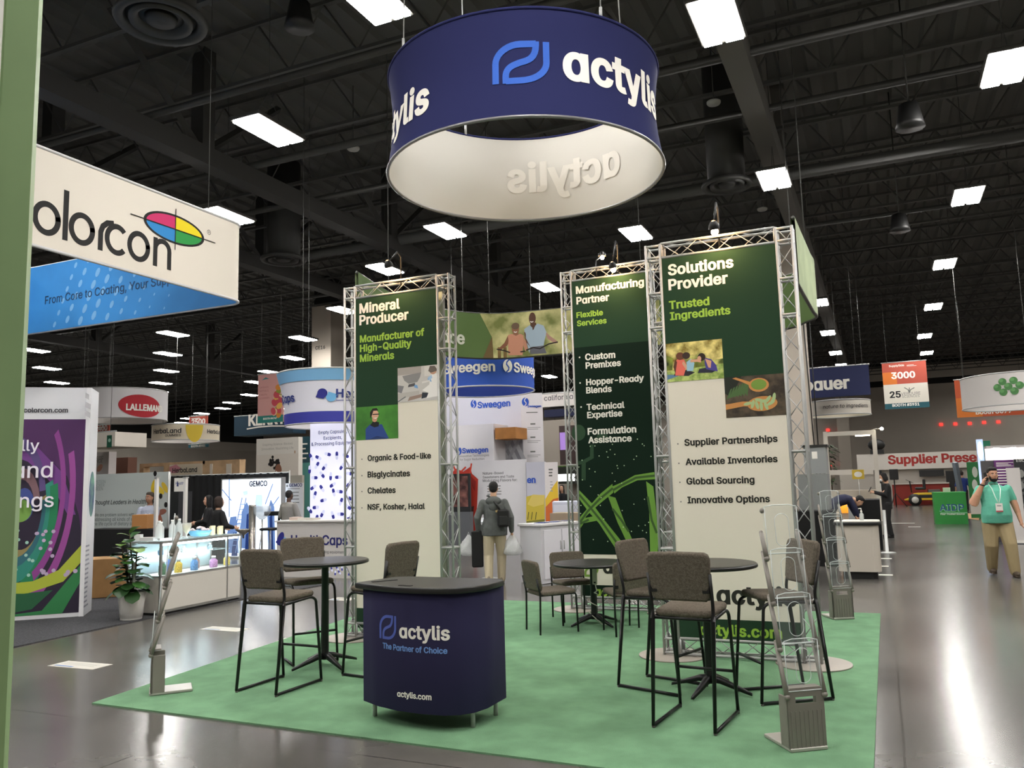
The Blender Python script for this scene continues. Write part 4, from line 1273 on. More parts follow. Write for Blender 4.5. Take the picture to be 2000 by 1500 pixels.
# ---- tower panel with purple swirl print
def tower():
    a, b = gz(163, 1205), gz(15, 1215)
    u = V((a.x - b.x, a.y - b.y, 0)).normalized()
    W, D, Hh = 1.3, .62, zat(163, 757, a)
    n = V((u.y, -u.x, 0))
    t = thing('display_tower', 'white display tower with a purple and green swirl print', 'display panel', (a.x, a.y, .012))
    o = a - u * W
    fr = Fr((o.x, o.y, 0), u)
    fr.W, fr.z0, fr.z1 = W, .0125, Hh
    mb = slab(MB(), fr, mat('d6d6da', .5, key='tower_white'), D)
    top = fr.uv(90, 819)[1]
    bot = fr.uv(90, 1200)[1]
    w1 = W - .02
    g = lambda h: mat(h, .7)
    B = (.02, bot, w1 - .0, top)
    def A(cx, cy, r0, r1, a0, a1, mt):
        P = [(cx + r1 * math.cos(a0 + (a1 - a0) * i / 16), cy + r1 * 1.0 * math.sin(a0 + (a1 - a0) * i / 16)) for i in range(17)]
        Q = [(cx + r0 * math.cos(a0 + (a1 - a0) * i / 16), cy + r0 * math.sin(a0 + (a1 - a0) * i / 16)) for i in range(17)]
        return ('p', P + Q[::-1], mt)
    sh = [('p', [(0, 0), (1, 0), (1, 1), (0, 1)], g('241a30')), ('p', [(.1, 1), (1, 1), (1, .3), (.93, .5), (.8, .7), (.5, .85), (.1, .93)], g('4b2457')),
          ('p', [(.1, .93), (.5, .85), (.75, .72), (.9, .5), (.82, .5), (.62, .68), (.4, .78), (.1, .84)], g('6d3a82')), A(.28, .6, .25, .31, .1, 2.6, g('59487c')), A(.34, .55, .14, .2, .2, 4.4, g('7a5b62')), A(.36, .53, .2, .25, 3.4, 6.6, g('8d7f52')),
          ('e', .38, .56, .1, .085, g('3c4a8a')), ('e', .34, .53, .12, .06, g('76a04a')), A(.3, .55, .26, .31, 3.3, 6.4, g('2d6470')), A(.28, .56, .32, .4, 3.5, 6.6, g('2c8474')), A(.22, .56, .42, .5, 4.0, 6.5, g('1e7a50')), A(.26, .64, .57, .63, 5.0, 6.6, g('93458f')), A(.26, .64, .48, .53, 5.2, 6.9, g('8a3f8a')),
          ('p', [(0.05, .16), (.5, .17), (.75, .22), (1, .36), (1, .27), (.8, .16), (.45, .11), (.05, .12)], g('a9b53a')), ('p', [(.05, .0), (.6, .02), (1, .26), (1, .18), (.8, .0)], g('2c7a45')), ('p', [(.05, .12), (.4, .11), (.7, .12), (.5, .03), (.05, .0)], g('1f5a38'))]
    rnd = random.Random(9)
    for i in range(40):
        x = .12 + rnd.random() * .8
        q = .18 + rnd.random() * .25
        sh.append(('e', x, q, .012 + .012 * x, .006 + .005 * x, g('b9a6c4') if x > .5 else g('9cc7b9')))
    art(mb, fr, B, sh, .0014)
    LT = mat('ece6f2', .6)
    k = dict(w=.012, off=.05)
    lines(mb, fr, [('reɑlly', (-8, 882), (78, 880)), ('ɑnd', (25, 934), (104, 932)), ('coɑtings', (-62, 993), (106, 991))], LT, w=.008, off=.045)
    lines(mb, fr, [('www.colorcon.com', (8, 806), (133, 805))], mat('3a3940', .7), w=.026, off=.01)
    mb.build('cabinet', t, True)
    # narrow side face: print strip
    fs = Fr((a.x, a.y, 0), -n)
    fs.u = -n
    fs.n = fs.u.cross(fs.v)
    mb = MB()
    mb.rect(fs, 0.01, .05, .61, 3.2, mat('dcdce0', .5), .001)
    greek(mb, fs, (163, 1190), (176, 1060), 14, mat('9a9aa6', .8), .4)
    uo, vo = fs.uv(171, 965)
    mb.oval(fs, .3, vo, .22, .33, mat('51589a', .7, noise=(4, .5), h2='6fa08a', key='print_glass_ball'), .0014, n=24)
    greek(mb, fs, (165, 815), (178, 770), 3, mat('a9a7ac', .8), .6)
    mb.build('side_print', t, True)
    for s in (0.012, .0): MB().box((a.x - u.x * .03, a.y - u.y * .03, Hh / 2 + .0018), (.06, .03, Hh - .012), mat('e4e3e6', .4), math.atan2(u.y, u.x)).build('corner_profile', t, True); break
tower()
# ---- display case with lit glass shelf
def case():
    P = [gz(322, 1204), gz(466, 1172)]
    A = V((-9.28, 8.62, 0))
    t = thing('display_case', 'white display case with a lit glass upper half', 'display case', (-9.9, 9.4, .012))
    B = V((-9.36, 10.3, 0))
    u = (B - A).normalized()
    n = V((u.y, -u.x, 0))
    L = (B - A).length
    D = .62
    rz = math.atan2(u.y, u.x)
    zc = zat(322, 1128, A)
    zt = zat(322, 1058, A)
    def bx(mb, u0, u1, o0, o1, z0, z1, mt):
        c = A + u * ((u0 + u1) / 2) - n * ((o0 + o1) / 2)
        mb.box((c.x, c.y, (z0 + z1) / 2), (u1 - u0, o1 - o0, z1 - z0), mt, rz)
    wm = mat('d8d3cb', .6, key='case_white')
    mb = MB()
    bx(mb, 0, L, 0, D, .045, zc, wm)
    bx(mb, .02, L - .02, .03, D - .03, .012, .045, BLK)
    mb.build('cabinet', t, True)
    fr_ = mat('b4b5b4', .35, .6, key='case_frame')
    mb = MB()
    Ls = L * .80
    for uu in (0, Ls, L - .03):
        for oo in (0, D - .03): bx(mb, uu, uu + .03, oo, oo + .03, .03, zt, fr_)
    for z in (.04, zc - .015, zt - .03):
        for oo in (0, D - .03): bx(mb, 0, L, oo, oo + .03, z, z + .035, fr_)
        for uu in (0, L - .03): bx(mb, uu, uu + .03, 0, D, z, z + .035, fr_)
    mb.build('frame', t, True)
    gl = mat('dfe9ea', .03, clear=.9, key='case_glass')
    mb = MB()
    zs = zc + (zt - zc) * .55
    bx(mb, .03, L - .03, .0, .0018, zc + .03, zt - .03, gl)
    bx(mb, 0, .0018, .03, D - .03, zc + .03, zt - .03, gl)
    bx(mb, .03, L - .03, .02, D - .02, zt - .0018, zt + .002, gl)
    mb.build('glass', t, True)
    mb = MB()
    bx(mb, .04, L - .04, .2, D - .05, zs, zs + .008, mat('cfe4e6', .1, clear=.55, key='shelf_glass'))
    mb.build('glass_shelf', t, True)
    mb = MB()
    bx(mb, .05, L - .05, .035, .06, zt - .06, zt - .035, mat('eafaff', .5, emit=16, key='case_strip_light'))
    bx(mb, .05, L - .05, D - .09, D - .06, zs - .02, zs - .0014, mat('eafaff', .5, emit=16, key='case_strip_light'))
    mb.build('strip_light', t, True)
    mb = MB()
    bx(mb, .03, L - .03, D - .02, D - .012, zc + .02, zt - .03, mat('b9cdd2', .2, key='case_mirror'))
    mb.build('back_panel', t, True)
    # jars and bottles
    def jar(uu, oo, z, h, r, hcol, label, cap='e8ecea'):
        c = A + u * uu - n * oo
        mb = MB().lathe([(r * .95, 0), (r, h * .06), (r, h * .62), (r * .5, h * .78), (r * .5, h * .8)], mat(hcol, .3, noise=(60, .35)), c=(c.x, c.y, z), n=16)
        tt = thing('capsule_jar', label, 'jar', (c.x, c.y, z), 0, 'jars of coloured capsules')
        mb.build('jar_body', tt, True)
        MB().lathe([(r * .55, h * .8), (r * .55, h), (r * .4, h * 1.02)], mat(cap, .4), c=(c.x, c.y, z), n=14).build('lid', tt, True)
    z = zc + .021
    jar(.17, .13, z, .2, .055, '2f7d4a', 'jar of green capsules inside the lit glass case, nearest the plant')
    jar(.46, .12, z, .2, .055, 'f0c020', 'jar of yellow capsules inside the lit glass case')
    jar(.78, .12, z, .2, .055, '4f8fd0', 'jar of pale blue capsules inside the lit glass case')
    jar(1.2, .13, z, .17, .06, 'c98fc9', 'jar of lilac capsules inside the lit glass case')
    jar(1.52, .15, z, .17, .05, 'e8c84a', 'small yellow jar at the far end of the lit glass case')
    jar(1.02, .3, z + .0, .2, .05, 'a08078', 'brownish jar deep inside the lit glass case')
    jar(.6, .42, z, .22, .05, '3a6fc0', 'dark blue jar at the back of the lit glass case')
    jar(.3, .3, zs + .009, .1, .04, '6ea0c8', 'small blue pot on the glass shelf of the case')
    jar(.75, .3, zs + .009, .1, .045, 'dfeef2', 'small clear pot on the glass shelf of the case')
    jar(1.3, .3, zs + .009, .1, .04, 'b0c4cc', 'small grey pot at the far end of the glass shelf')
    # things standing on the glass top
    zz = zt + .006
    CL = mat('e4e6e3', .12, clear=.45, key='bottle_plastic')
    def bottle(uu, oo, h, r, label):
        c = A + u * uu - n * oo
        tt = thing('clear_bottle', label, 'bottle', (c.x, c.y, zz), 0, 'clear bottles on the glass display case')
        MB().lathe([(r * .95, 0), (r, .01), (r, h * .66), (r * .45, h * .82), (r * .42, h * .86)], CL, c=(c.x, c.y, zz), n=14).build('bottle_body', tt, True)
        MB().lathe([(r * .46, h * .86), (r * .46, h)], mat('e9e9e4', .4), c=(c.x, c.y, zz), n=12).build('cap', tt, True)
    bottle(.38, .42, .27, .055, 'clear bottle on the display case, nearest the plant')
    bottle(.5, .5, .25, .045, 'slim clear bottle behind the first bottle on the case')
    bottle(.66, .44, .27, .05, 'clear bottle on the case behind the grey rack top')
    bottle(.82, .46, .28, .05, 'clear bottle on the case beside the goblet of capsules')
    c = A + u * .72 - n * .22
    g = thing('glass_goblet', 'stemmed glass goblet full of gold capsules on the display case', 'goblet', (c.x, c.y, zz))
    MB().lathe([(.045, 0), (.04, .0018), (.01, .02), (.01, .05), (.045, .1), (.066, .17), (.068, .22)], mat('e6e8e2', .08, clear=.6, key='goblet_glass'), c=(c.x, c.y, zz), n=18, cap=False).build('glass', g, True)
    MB().lathe([(.0016, .062), (.04, .1), (.06, .17), (.04, .185), (.0016, .19)], mat('b9a35c', .5, noise=(60, .35)), c=(c.x, c.y, zz), n=16).build('capsules', g, True)
    c = A + u * 1.08 - n * .3
    bw = thing('blue_bowl', 'pale blue dish heaped with wrapped samples on the display case', 'dish', (c.x, c.y, zz))
    MB().lathe([(.1, 0), (.13, .01), (.18, .09), (.17, .09), (.12, .02)], mat('76b9dc', .3), c=(c.x, c.y, zz), n=24).build('dish', bw, True)
    rnd = random.Random(5)
    mb = MB()
    for i in range(26):
        a, q = rnd.random() * 2 * PI, rnd.random() * .14
        mb.ell((c.x + q * math.cos(a), c.y + q * math.sin(a), zz + .085 + .05 * (1 - q / .15) + rnd.random() * .01), (.03, .025, .018), mat('e6d6da', .4), 6, 4)
    o = mb.build('sample_packets', bw, True)
    o['kind'] = 'stuff'
    for i, (uu, oo, h) in enumerate(((1.32, .28, .13), (1.4, .33, .14), (1.46, .25, .12), (1.54, .3, .13))):
        c = A + u * uu - n * oo
        solo(MB().lathe([(.036, 0), (.04, .01), (.04, h * .7), (.038, h * .72), (.041, h * .74), (.041, h), (.03, h + .0014)], mat('ddd3ae', .4), c=(c.x, c.y, zz), n=14), 'cream_pot', ('cream lidded pot on the case, beside the blue dish', 'taller cream pot behind the first one on the case', 'short cream pot between two taller ones on the case', 'cream lidded pot at the far end of the display case')[i], 'pot', 'cream pots on the display case')
    for i, (uu, oo, a, w, d2, h) in enumerate(((.12, .36, .4, .2, .12, .05), (.25, .14, 1.1, .22, .1, .03), (.12, .54, .2, .1, .07, .09))):
        c = A + u * uu - n * oo
        solo(MB().box((c.x, c.y, zz + h / 2), (w, d2, h), mat(('c9c9c6', 'e9e9ea', 'dcdcd8')[i], .35), a, .0018), 'sample_tray', ('grey tray of samples on the case near the plant', 'white sample box on the case next to the first bottle', 'small pale box at the rear of the case top')[i], 'box', 'trays and boxes on the display case')
    c = A + u * .35 - n * .2
case()
# ---- fiddle-leaf fig in a white pot
def leafmesh(mb, base, dirv, L, w, mt, droop=.35):
    d = dirv.normalized()
    s = d.cross(V((0, 0, 1)))
    s = s.normalized() if s.length > .05 else V((1, 0, 0))
    nrm = s.cross(d)
    prof = [(0, .08), (.2, .5), (.45, .75), (.7, 1.0), (.88, .85), (1, .12)]
    vs = []
    for t, q in prof:
        c = base + d * (L * t) - V((0, 0, 1)) * (droop * L * t * t)
        for k in (-1, -.5, 0, .5, 1): vs.append(c + s * (w * q * k) + nrm * (.12 * w * abs(k) ** 1.5 * q - .0))
    fs = [(5 * i + j, 5 * i + j + 1, 5 * i + 6 + j, 5 * i + 5 + j) for i in range(5) for j in range(4)]
    mb.add(vs, fs, mt, True)
def plant():
    p = gz(262, 1212)
    p = V((p.x - .08, p.y + .02, 0))
    t = thing('potted_fig', 'broad-leaved fig plant in a white pot beside the display case', 'potted plant', (p.x, p.y, .012))
    MB().lathe([(.135, .012), (.14, .02), (.14, .045), (.145, .047), (.178, .37), (.172, .385), (.16, .38), (.155, .33), (.01, .32)], mat('e6e4df', .35), c=(p.x, p.y, 0), n=32).build('pot', t, True)
    MB().lathe([(.157, .325), (.08, .345), (.0016, .345)], mat('2a2119', .95, bump=(60, .8)), c=(p.x, p.y, 0), n=20).build('soil', t, True)
    rnd = random.Random(11)
    stems = MB()
    lv = [mat('24421f', .35, key='fig_leaf'), mat('345c29', .35, key='fig_leaf_mid'), mat('6c8f3f', .35, key='fig_leaf_young')]
    leaves = MB()
    for sx, sy, tx, ty, h in ((.0, .02, -.02, -.05, 1.16), (.04, -.03, .14, -.06, .95), (-.05, .0, -.16, -.06, 1.02), (.02, .0, .02, -.14, .8)):
        a, b = V((p.x + sx, p.y + sy, .33)), V((p.x + tx, p.y + ty, h))
        stems.tube([a, (a + b) / 2 + V((.02, 0, 0)), b], [.014, .011, .007], mat('4b3d2a', .8), n=7)
        n = int((h - .34) / .036)
        for i in range(n):
            f = (i + 1.0) / n
            c = a + (b - a) * (.12 + .88 * f)
            ang = i * 2.4 + sx * 30
            el = .2 + .9 * f * rnd.random()
            L = rnd.uniform(.22, .33) * (1 - .25 * f)
            d = V((math.cos(ang), math.sin(ang), el))
            leafmesh(leaves, c, d, L, L * .36, lv[2] if f > .93 else lv[rnd.randrange(2)], rnd.uniform(.2, .6))
    for ang, z in ((-1.2, .5), (-.7, .42), (-2.2, .45), (2.2, .95), (2.6, 1.0)):
        leafmesh(leaves, V((p.x + .05 * math.cos(ang), p.y + .05 * math.sin(ang), z)), V((math.cos(ang), math.sin(ang), -.1 if z < .6 else .35)), .28, .1, lv[0], .5)
    stems.build('stem', t, True)
    leaves.build('leaves', t, True)
    MB().box((p.x + .1, p.y - .06, .62), (.035, .0018, .32), mat('c6cbc4', .6), .5).build('plant_tag', t, True)
plant()
# ---- cardboard boxes
CARD = mat('9c7548', .85, noise=(5, .08), key='cardboard')
q = gz(210, 1172)
solo(MB().box((q.x - .35, q.y + .45, .33), (1.1, .7, .62), CARD, .75, .0018).box((q.x - .35, q.y + .45, .641), (1.12, .06, .0014), mat('b8955f', .5), .75), 'cardboard_box', 'big brown cardboard box behind the potted fig', 'box')
q = at(279, 1012, 16.4)
solo(MB().box((q.x, q.y, 1.002 + .14), (.32, .24, .28), mat('b07c48', .85), .3, .005), 'shipping_box', 'orange-brown carton in front of the white-shirted man', 'box')
q = at(292, 1050, 16)
q = at(262, 1040, 16.6)
BT = MB().box((q.x, q.y, .507), (2.3, .5, .985), CLOTH, .0)
solo(BT, 'draped_table', 'black draped table under the pale slogan panel', 'table')
# ---- slogan panel booth
def p1(mb, fr):
    lines(mb, fr, [('Thought Leɑders in Heɑlth Lɑw', (182, 988), (304, 981))], mat('3d4444', .8), w=.012, slant=.18)
    lines(mb, fr, [('We ɑre problem solvers with experience', (184, 1012), (296, 1004)), ('ɑddressing ɑll kinds of situɑtions in', (183, 1021), (294, 1014)), ('the life cycle of dietɑry supplements', (181, 1029), (294, 1023))], mat('5c6464', .8), w=.0018)
    lines(mb, fr, [('EPSTEIN', (182, 945), (206, 943)), ('BECKER', (182, 952), (204, 950)), ('GREEN', (182, 959), (201, 957))], mat('8a9492', .8))
    for x, y, a, h in ((300, 948, 1.2, 'd9b92a'), (299, 964, 1.3, 'cdb02f'), (313, 957, -.6, 'd9bd3a'), (322, 952, -.9, 'd2b338'), (316, 1000, .2, '8f5a4a'), (312, 1012, -1.1, 'a5624a')):
        u, v = fr.uv(x, y)
        mb.oval(fr, u, v, .14, .06, mat(h, .5), .0018, a, n=14)
    for x, y in ((303, 925), (314, 969), (324, 986)):
        u, v = fr.uv(x, y)
        mb.oval(fr, u, v, .05, .06, BLK, .0018, n=10)
fr = bd((176, 1030), (329, 921), 18.2)
t = thing('slogan_panel', 'pale grey slogan panel with yellow capsules printed on it', 'display panel', (*center(fr).xy, 0))
mb = slab(MB(), fr, mat('b7bfbd', .7, key='slogan_panel'), .06, z0=.0)
p1(mb, fr)
mb.build('panel', t, True)
MB().tube([fr.p(fr.W + .03, 0, .0), fr.p(fr.W + .03, fr.z1, .0)], .025, ALUW, n=8).build('post', t, True)
# white poles of the case booth
for px, lb in ((304, 'white square pole in front of the slogan panel'), (361, 'white square pole rising behind the display case')):
    q = at(px, 1030, 13.6)
    zt_ = zat(px, 934, q)
    solo(MB().box((q.x, q.y, zt_ / 2), (.05, .05, zt_), WHITE2).box((q.x, q.y, zt_ + .01), (.07, .07, .02), ALUW), 'booth_pole', lb, 'pole')
fr = bd((339, 1000), (361, 933), 19.6)
t = thing('brand_sign_panel', 'narrow white sign with a small blue drop mark on the black drape', 'display panel', (*center(fr).xy, 0))
mb = slab(MB(), fr, WHITE, .03, z0=0)
lines(mb, fr, [('Heɑlth', (343, 947), (359, 946))], mat('3a4a86', .8), w=.01)
mb.poly(fr, [fr.uv(345, 950), fr.uv(347, 938), fr.uv(349, 950)], mat('2a3a76', .8))
mb.build('panel', t, True)
fr = bd((330, 1040), (349, 960), 18.4)
solo(slab(MB(), fr, BLK, .4, z0=0.0), 'black_cabinet', 'tall black cabinet against the drape beside the slogan panel', 'cabinet')
# ---- black pipe-and-drape
DR = mat('0d0d0e', .95, key='black_drape')
def drape(a, b, z1, label, folds=40):
    a, b = V(a), V(b)
    u = (b - a)
    L = u.length
    u.normalize()
    n = V((u.y, -u.x, 0))
    t = thing('pipe_and_drape', label, 'curtain', ((a.x + b.x) / 2, (a.y + b.y) / 2, 0))
    m = int(L / .06)
    vs = []
    for i in range(m + 1):
        p = a + u * (L * i / m) + n * (.035 * math.sin(i * 1.9) + .012 * math.sin(i * 5.1))
        vs += [(p.x, p.y, .02), (p.x, p.y, z1)]
    MB().add(vs, [(2 * i, 2 * i + 2, 2 * i + 3, 2 * i + 1) for i in range(m)], DR, True).build('drape', t, True)
    MB().tube([a + V((0, 0, z1)), b + V((0, 0, z1))], .02, ALUW, n=6).build('rail', t, True)
    k = max(2, int(L / 2.2) + 1)
    for i in range(k):
        p = a + u * (L * i / (k - 1))
        MB().tube([(p.x, p.y, 0), (p.x, p.y, z1 + .05)], .022, ALUW, n=6).build('upright', t, True)
A0 = at(331, 1000, 22.4)
B0 = gy(550, 1000, A0.y + .2)
drape((A0.x, A0.y, 0), (B0.x, B0.y + .3, 0), zat(450, 926, at(450, 926, dep((A0 + B0) / 2))), 'black curtain hung behind the lightbox with machines')
# ---- lightbox with blue machines
fr = bd((432, 1086), (549, 934), 21.0)
fr.z0 = .05
t = thing('lightbox', 'glowing white lightbox printed with blue machines and ladders', 'lightbox', (*center(fr).xy, 0))
mb = slab(MB(), fr, mat('dfeaf6', .5, emit=1.15, key='lightbox_white'), .12)
LB1, LB2, LB3 = mat('6f8fc9', .5, emit=.35, key='lightbox_blue'), mat('24428c', .5, emit=.15, key='lightbox_navy'), mat('b5cdea', .5, emit=.7, key='lightbox_pale')
lines(mb, fr, [('GEMCO', (487, 950), (522, 949))], mat('14143a', .5), w=.07, sy=1.15)
P = lambda L: [fr.uv(x, y) for x, y in L]
for L in ([(497, 1000), (500, 966), (512, 966), (514, 1000)], [(474, 960), (484, 958), (484, 966), (476, 968)]): mb.poly(fr, P(L), LB3, .0018)
for L in ([(468, 1070), (472, 1000), (482, 980), (495, 1010), (500, 1075)], [(524, 1080), (522, 1000), (529, 975), (536, 990), (538, 1080)], [(436, 1080), (450, 1010), (462, 1008), (466, 1080)]): mb.poly(fr, P(L), LB1, .0016)
for L in ([(478, 1085), (482, 1005), (488, 1000), (492, 1085)], [(528, 1080), (526, 1010), (532, 1005), (534, 1080)], [(452, 1086), (456, 1040), (462, 1040), (464, 1086)]): mb.poly(fr, P(L), LB2, .0018)
for L in ([(450, 1080), (473, 972)], [(460, 1080), (481, 972)], [(434, 956), (452, 978)], [(533, 945), (518, 985)], [(445, 1025), (470, 1022)], [(524, 1000), (545, 970)], [(448, 936), (448, 1010)]): mb.stroke(fr, P(L), .03, LB1, .0021)
for i in range(9):
    y = 985 + 10 * i
    mb.stroke(fr, P([(470 - 2.1 * i, y), (478 - 2.1 * i, y)]), .02, LB1, .0022)
mb.build('print', t, True)
mb = MB()
for u0, u1, z0, z1 in ((-.03, 0, 0, fr.z1 + .03), (fr.W, fr.W + .03, 0, fr.z1 + .03), (0, fr.W, fr.z1, fr.z1 + .03), (0, fr.W, 0, .05)): slab(mb, fr, ALU, .14, u0, u1, z0, z1, .0016)
mb.build('frame', t, True)
# grey booth carpet under it, machines on it
solo(MB().prism([(c.x, c.y) for c in (gz(500, 1086), gz(545, 1082), gz(545, 1058), gz(430, 1058), gz(430, 1086))], 0, .01, mat('39393b', .95)), 'dark_carpet', 'dark grey carpet in front of the machine lightbox', 'carpet')
LY = fr.o.y
q = gy(492, 1090, LY - .75)
q.z = 0
t = thing('steel_hopper', 'steel tube machine with a cone hopper and clear drum', 'machine', (q.x, q.y, 0))
SS = mat('b4aea6', .25, .8, key='stainless')
MB().lathe([(.11, .0), (.11, .03), (.085, .04), (.085, zat(492, 990, q)), (.09, zat(492, 987, q))], SS, c=(q.x, q.y, 0.011), n=18).build('column', t, True)
zc_ = zat(480, 1035, q)
MB().lathe([(.02, zc_ - .2), (.03, zc_ - .12), (.19, zc_), (.19, zc_ + .02)], SS, c=(q.x - .18, q.y - .1, 0), n=18).build('hopper', t, True)
zd = zat(508, 1006, q)
MB().lathe([(.06, zd - .1), (.2, zd + .05), (.2, zd + .22), (.18, zd + .22)], mat('c9cfd2', .1, clear=.5, key='clear_drum'), c=(q.x + .3, q.y, 0), n=18).build('clear_drum', t, True)
MB().tube([(q.x + .3, q.y, zd - .1), (q.x + .3, q.y, .02)], .02, SS, n=8).build('drum_stand', t, True)
MB().tube([(q.x + .02, q.y - .1, .02), (q.x + .5, q.y - .05, .02)], .03, SS, n=8).build('foot_bar', t, True)
# high stool and table by the lightbox
q = gy(527, 1090, LY - 1.1)
q.z = 0
t = thing('demo_stool', 'black high stool with chrome legs beside the steel machine', 'stool', (q.x, q.y, 0))
MB().box((q.x, q.y, .8), (.38, .36, .06), BLK, .3, .02).build('seat', t, True)
for sx, sy in ((-1, -1), (1, -1), (1, 1), (-1, 1)): MB().tube([(q.x + sx * .13, q.y + sy * .13, .78), (q.x + sx * .19, q.y + sy * .19, .014)], .012, ALU, n=6).build('leg', t, True)
MB().tube([(q.x + a * .17, q.y + b * .17, .25) for a, b in ((-1, -1), (1, -1), (1, 1), (-1, 1))], .01, ALU, n=6, closed=True).build('foot_ring', t, True)
q = gy(545, 1000, LY - .35)
q.z = 0
zt_ = zat(528, 1003, q)
t = thing('demo_table', 'black-topped high table between the lightbox and roll-up banner', 'table', (q.x, q.y, 0))
MB().box((q.x, q.y, zt_), (.55, .45, .1), BLK, .2, .01).build('table_top', t, True)
MB().lathe([(.2, 0), (.2, .02), (.03, .04), (.03, zt_ - .05)], STEEL, c=q, n=16).build('pedestal', t, True)
# roll-up banner
fr = bd((552, 1055), (592, 943), 20.6)
t = thing('rollup_banner', 'white roll-up banner with a blue edge behind the grey-shirted man', 'banner', (*center(fr).xy, 0))
mb = slab(MB(), fr, mat('cfd0d0', .6), .02, z0=.08)
mb.rect(fr, 0, .08, fr.uv(556, 960)[0], fr.z1, mat('2d55b8', .6))
lines(mb, fr, [('GEMCO', (565, 951), (590, 950))], mat('20265a', .6), w=.06)
u, v = fr.uv(561, 949)
mb.oval(fr, u, v, .03, .03, TEXTG, n=10)
greek(mb, fr, (562, 956), (588, 953), 1, TEXTG)
greek(mb, fr, (562, 985), (586, 958), 4, TEXTG, .25)
mb.build('graphic', t, True)
slab(MB(), fr, ALU, .2, -.05, fr.W + .05, 0, .08, .1).build('base', t, True)
fr = bd((550, 1000), (590, 928), 23.2)
solo(slab(MB(), fr, mat('a09a8e', .8), .1, z0=0), 'beige_partition', 'plain beige partition behind the roll-up banner', 'partition')
# ---- capsule company booth
q = gz(605, 1108)
frt = bd((605, 1108), (700, 800))
t = thing('lightbox_tower', 'tall glowing white tower printed with blue capsules', 'lightbox', (*center(frt).xy, 0))
LW = mat('e6e6fb', .5, emit=.42, key='tower_glow')
mb = slab(MB(), frt, LW, .9, z0=.02, z1=3.22)
CB = mat('3c3f9c', .4, emit=.12, key='capsule_blue')
CW = mat('c9cbe4', .4, emit=.4, key='capsule_clear')
NB = mat('2a2c78', .6)
lines(mb, frt, [('Empty Cɑpsules,', (622, 847), (678, 846)), ('Excipients,', (632, 859), (668, 857)), ('& Processing Equipment', (608, 871), (693, 867))], NB, w=.014)
def capsule(mb, fr, x, y, a, s=.1):
    u, v = fr.uv(x, y)
    c, d = math.cos(a), math.sin(a)
    def half(g, mt):
        L = [(0, -.36 * s), (g * .55 * s, -.36 * s)] + [(g * (.55 + .36 * math.sin(PI * i / 8)) * s, -.36 * s * math.cos(PI * i / 8)) for i in range(1, 8)] + [(g * .55 * s, .36 * s), (0, .36 * s)]
        mb.poly(fr, [(u + x * c - y * d, v + x * d + y * c) for x, y in L], mt, .0016)
    half(1, CW)
    half(-1, CB)
rnd = random.Random(21)
for x, y, a in ((608, 893, -1.0), (622, 894, -.4), (640, 887, 2.9), (658, 890, -1.55), (675, 890, 2.8), (619, 909, -2.2), (634, 912, .8), (605, 917, 1.5), (668, 911, .9), (629, 927, 2.3), (646, 930, 1.5), (661, 932, .0), (614, 933, 3.1), (683, 925, 3.0), (612, 952, .5), (629, 954, -.9), (650, 947, .5), (652, 962, -1.3), (663, 960, 3.0), (615, 967, -1.9), (632, 977, .2), (666, 980, -2.0), (605, 996, 2.3), (617, 991, .1), (630, 1003, 1.0), (650, 1006, 1.9), (665, 1004, 3.1), (618, 1013, -2.0), (681, 972, 2.7), (682, 945, .8), (680, 990, 2.5), (684, 1012, .3), (676, 960, -1.2)):
    capsule(mb, frt, x, y, a)
mb.build('tower', t, True)
def hc(mb, cy, h):
    band(mb, cy, h * .78, h, mat('7db4e0', .7))
    band(mb, cy, 0, h * .21, mat('35399a', .7))
    u, v = cy.uv(656, 776)
    mb.text(cy, 'HeɑlthCɑps', u, v, mat('2c3a82', .7), width=1.3, w=.03, off=.02)
    mb.rect(cy, u, v - .07, u + .85, v - .055, mat('2c3a82', .7), .02, nu=8)
    u2, v2 = cy.uv(577, 784)
    mb.text(cy, 'HeɑlthCɑps', u2 - 1.3, v2, mat('2c3a82', .7), width=1.3, w=.03, off=.02)
    u3, v3 = cy.uv(630, 768)
    mb.oval(cy, u3, v3, .1, .1, mat('2a2c86', .7), .02, n=20)
    mb.poly(cy, [(u3 - .1, v3), (u3 - .14, v3 - .08), (u3 + .02, v3 - .12), (u3 + .1, v3)], mat('2a2c86', .7), .021)
    mb.oval(cy, u3 + .17, v3 - .09, .1, .09, mat('6fb0df', .7), .022, n=20)
    mb.poly(cy, [(u3 + .09, v3 - .05), (u3 + .12, v3 + .03), (u3 + .3, v3 - .03), (u3 + .26, v3 - .08)], mat('6fb0df', .7), .021)
cq = center(frt)
dd = dep((cq.x, cq.y + .45, 3))
ringsign('striped_drum_sign', 'white drum sign with light and dark blue stripes over the capsule tower', 652, 832, 733, 92, dd, mat('e3e2ee', .7), hc, taper=.18, waist=.04)
fr = bd((540, 1126), (693, 1019))
t = thing('exhibit_counter', 'white counter with a big navy capsule mark and lettering', 'counter', (*center(fr).xy, 0))
mb = slab(MB(), fr, mat('cfcac6', .6), .6, z0=0)
lines(mb, fr, [('HeɑlthCɑps', (568, 1065), (679, 1063))], mat('26286a', .7), w=.026)
u, v = fr.uv(548, 1052)
mb.oval(fr, u, v, .075, .14, mat('2c2e86', .7), .0016, -.45, n=20)
mb.poly(fr, [fr.uv(*p) for p in ((538, 1059), (546, 1066), (556, 1060), (554, 1045), (545, 1050))], mat('2c2e86', .7), .0018)
mb.poly(fr, [fr.uv(*p) for p in ((555, 1048), (568, 1058), (560, 1066), (550, 1064))], mat('7fb3dd', .7), .002)
lines(mb, fr, [('cɑpsule processing equipment', (590, 1081), (673, 1080))], mat('55555c', .7))
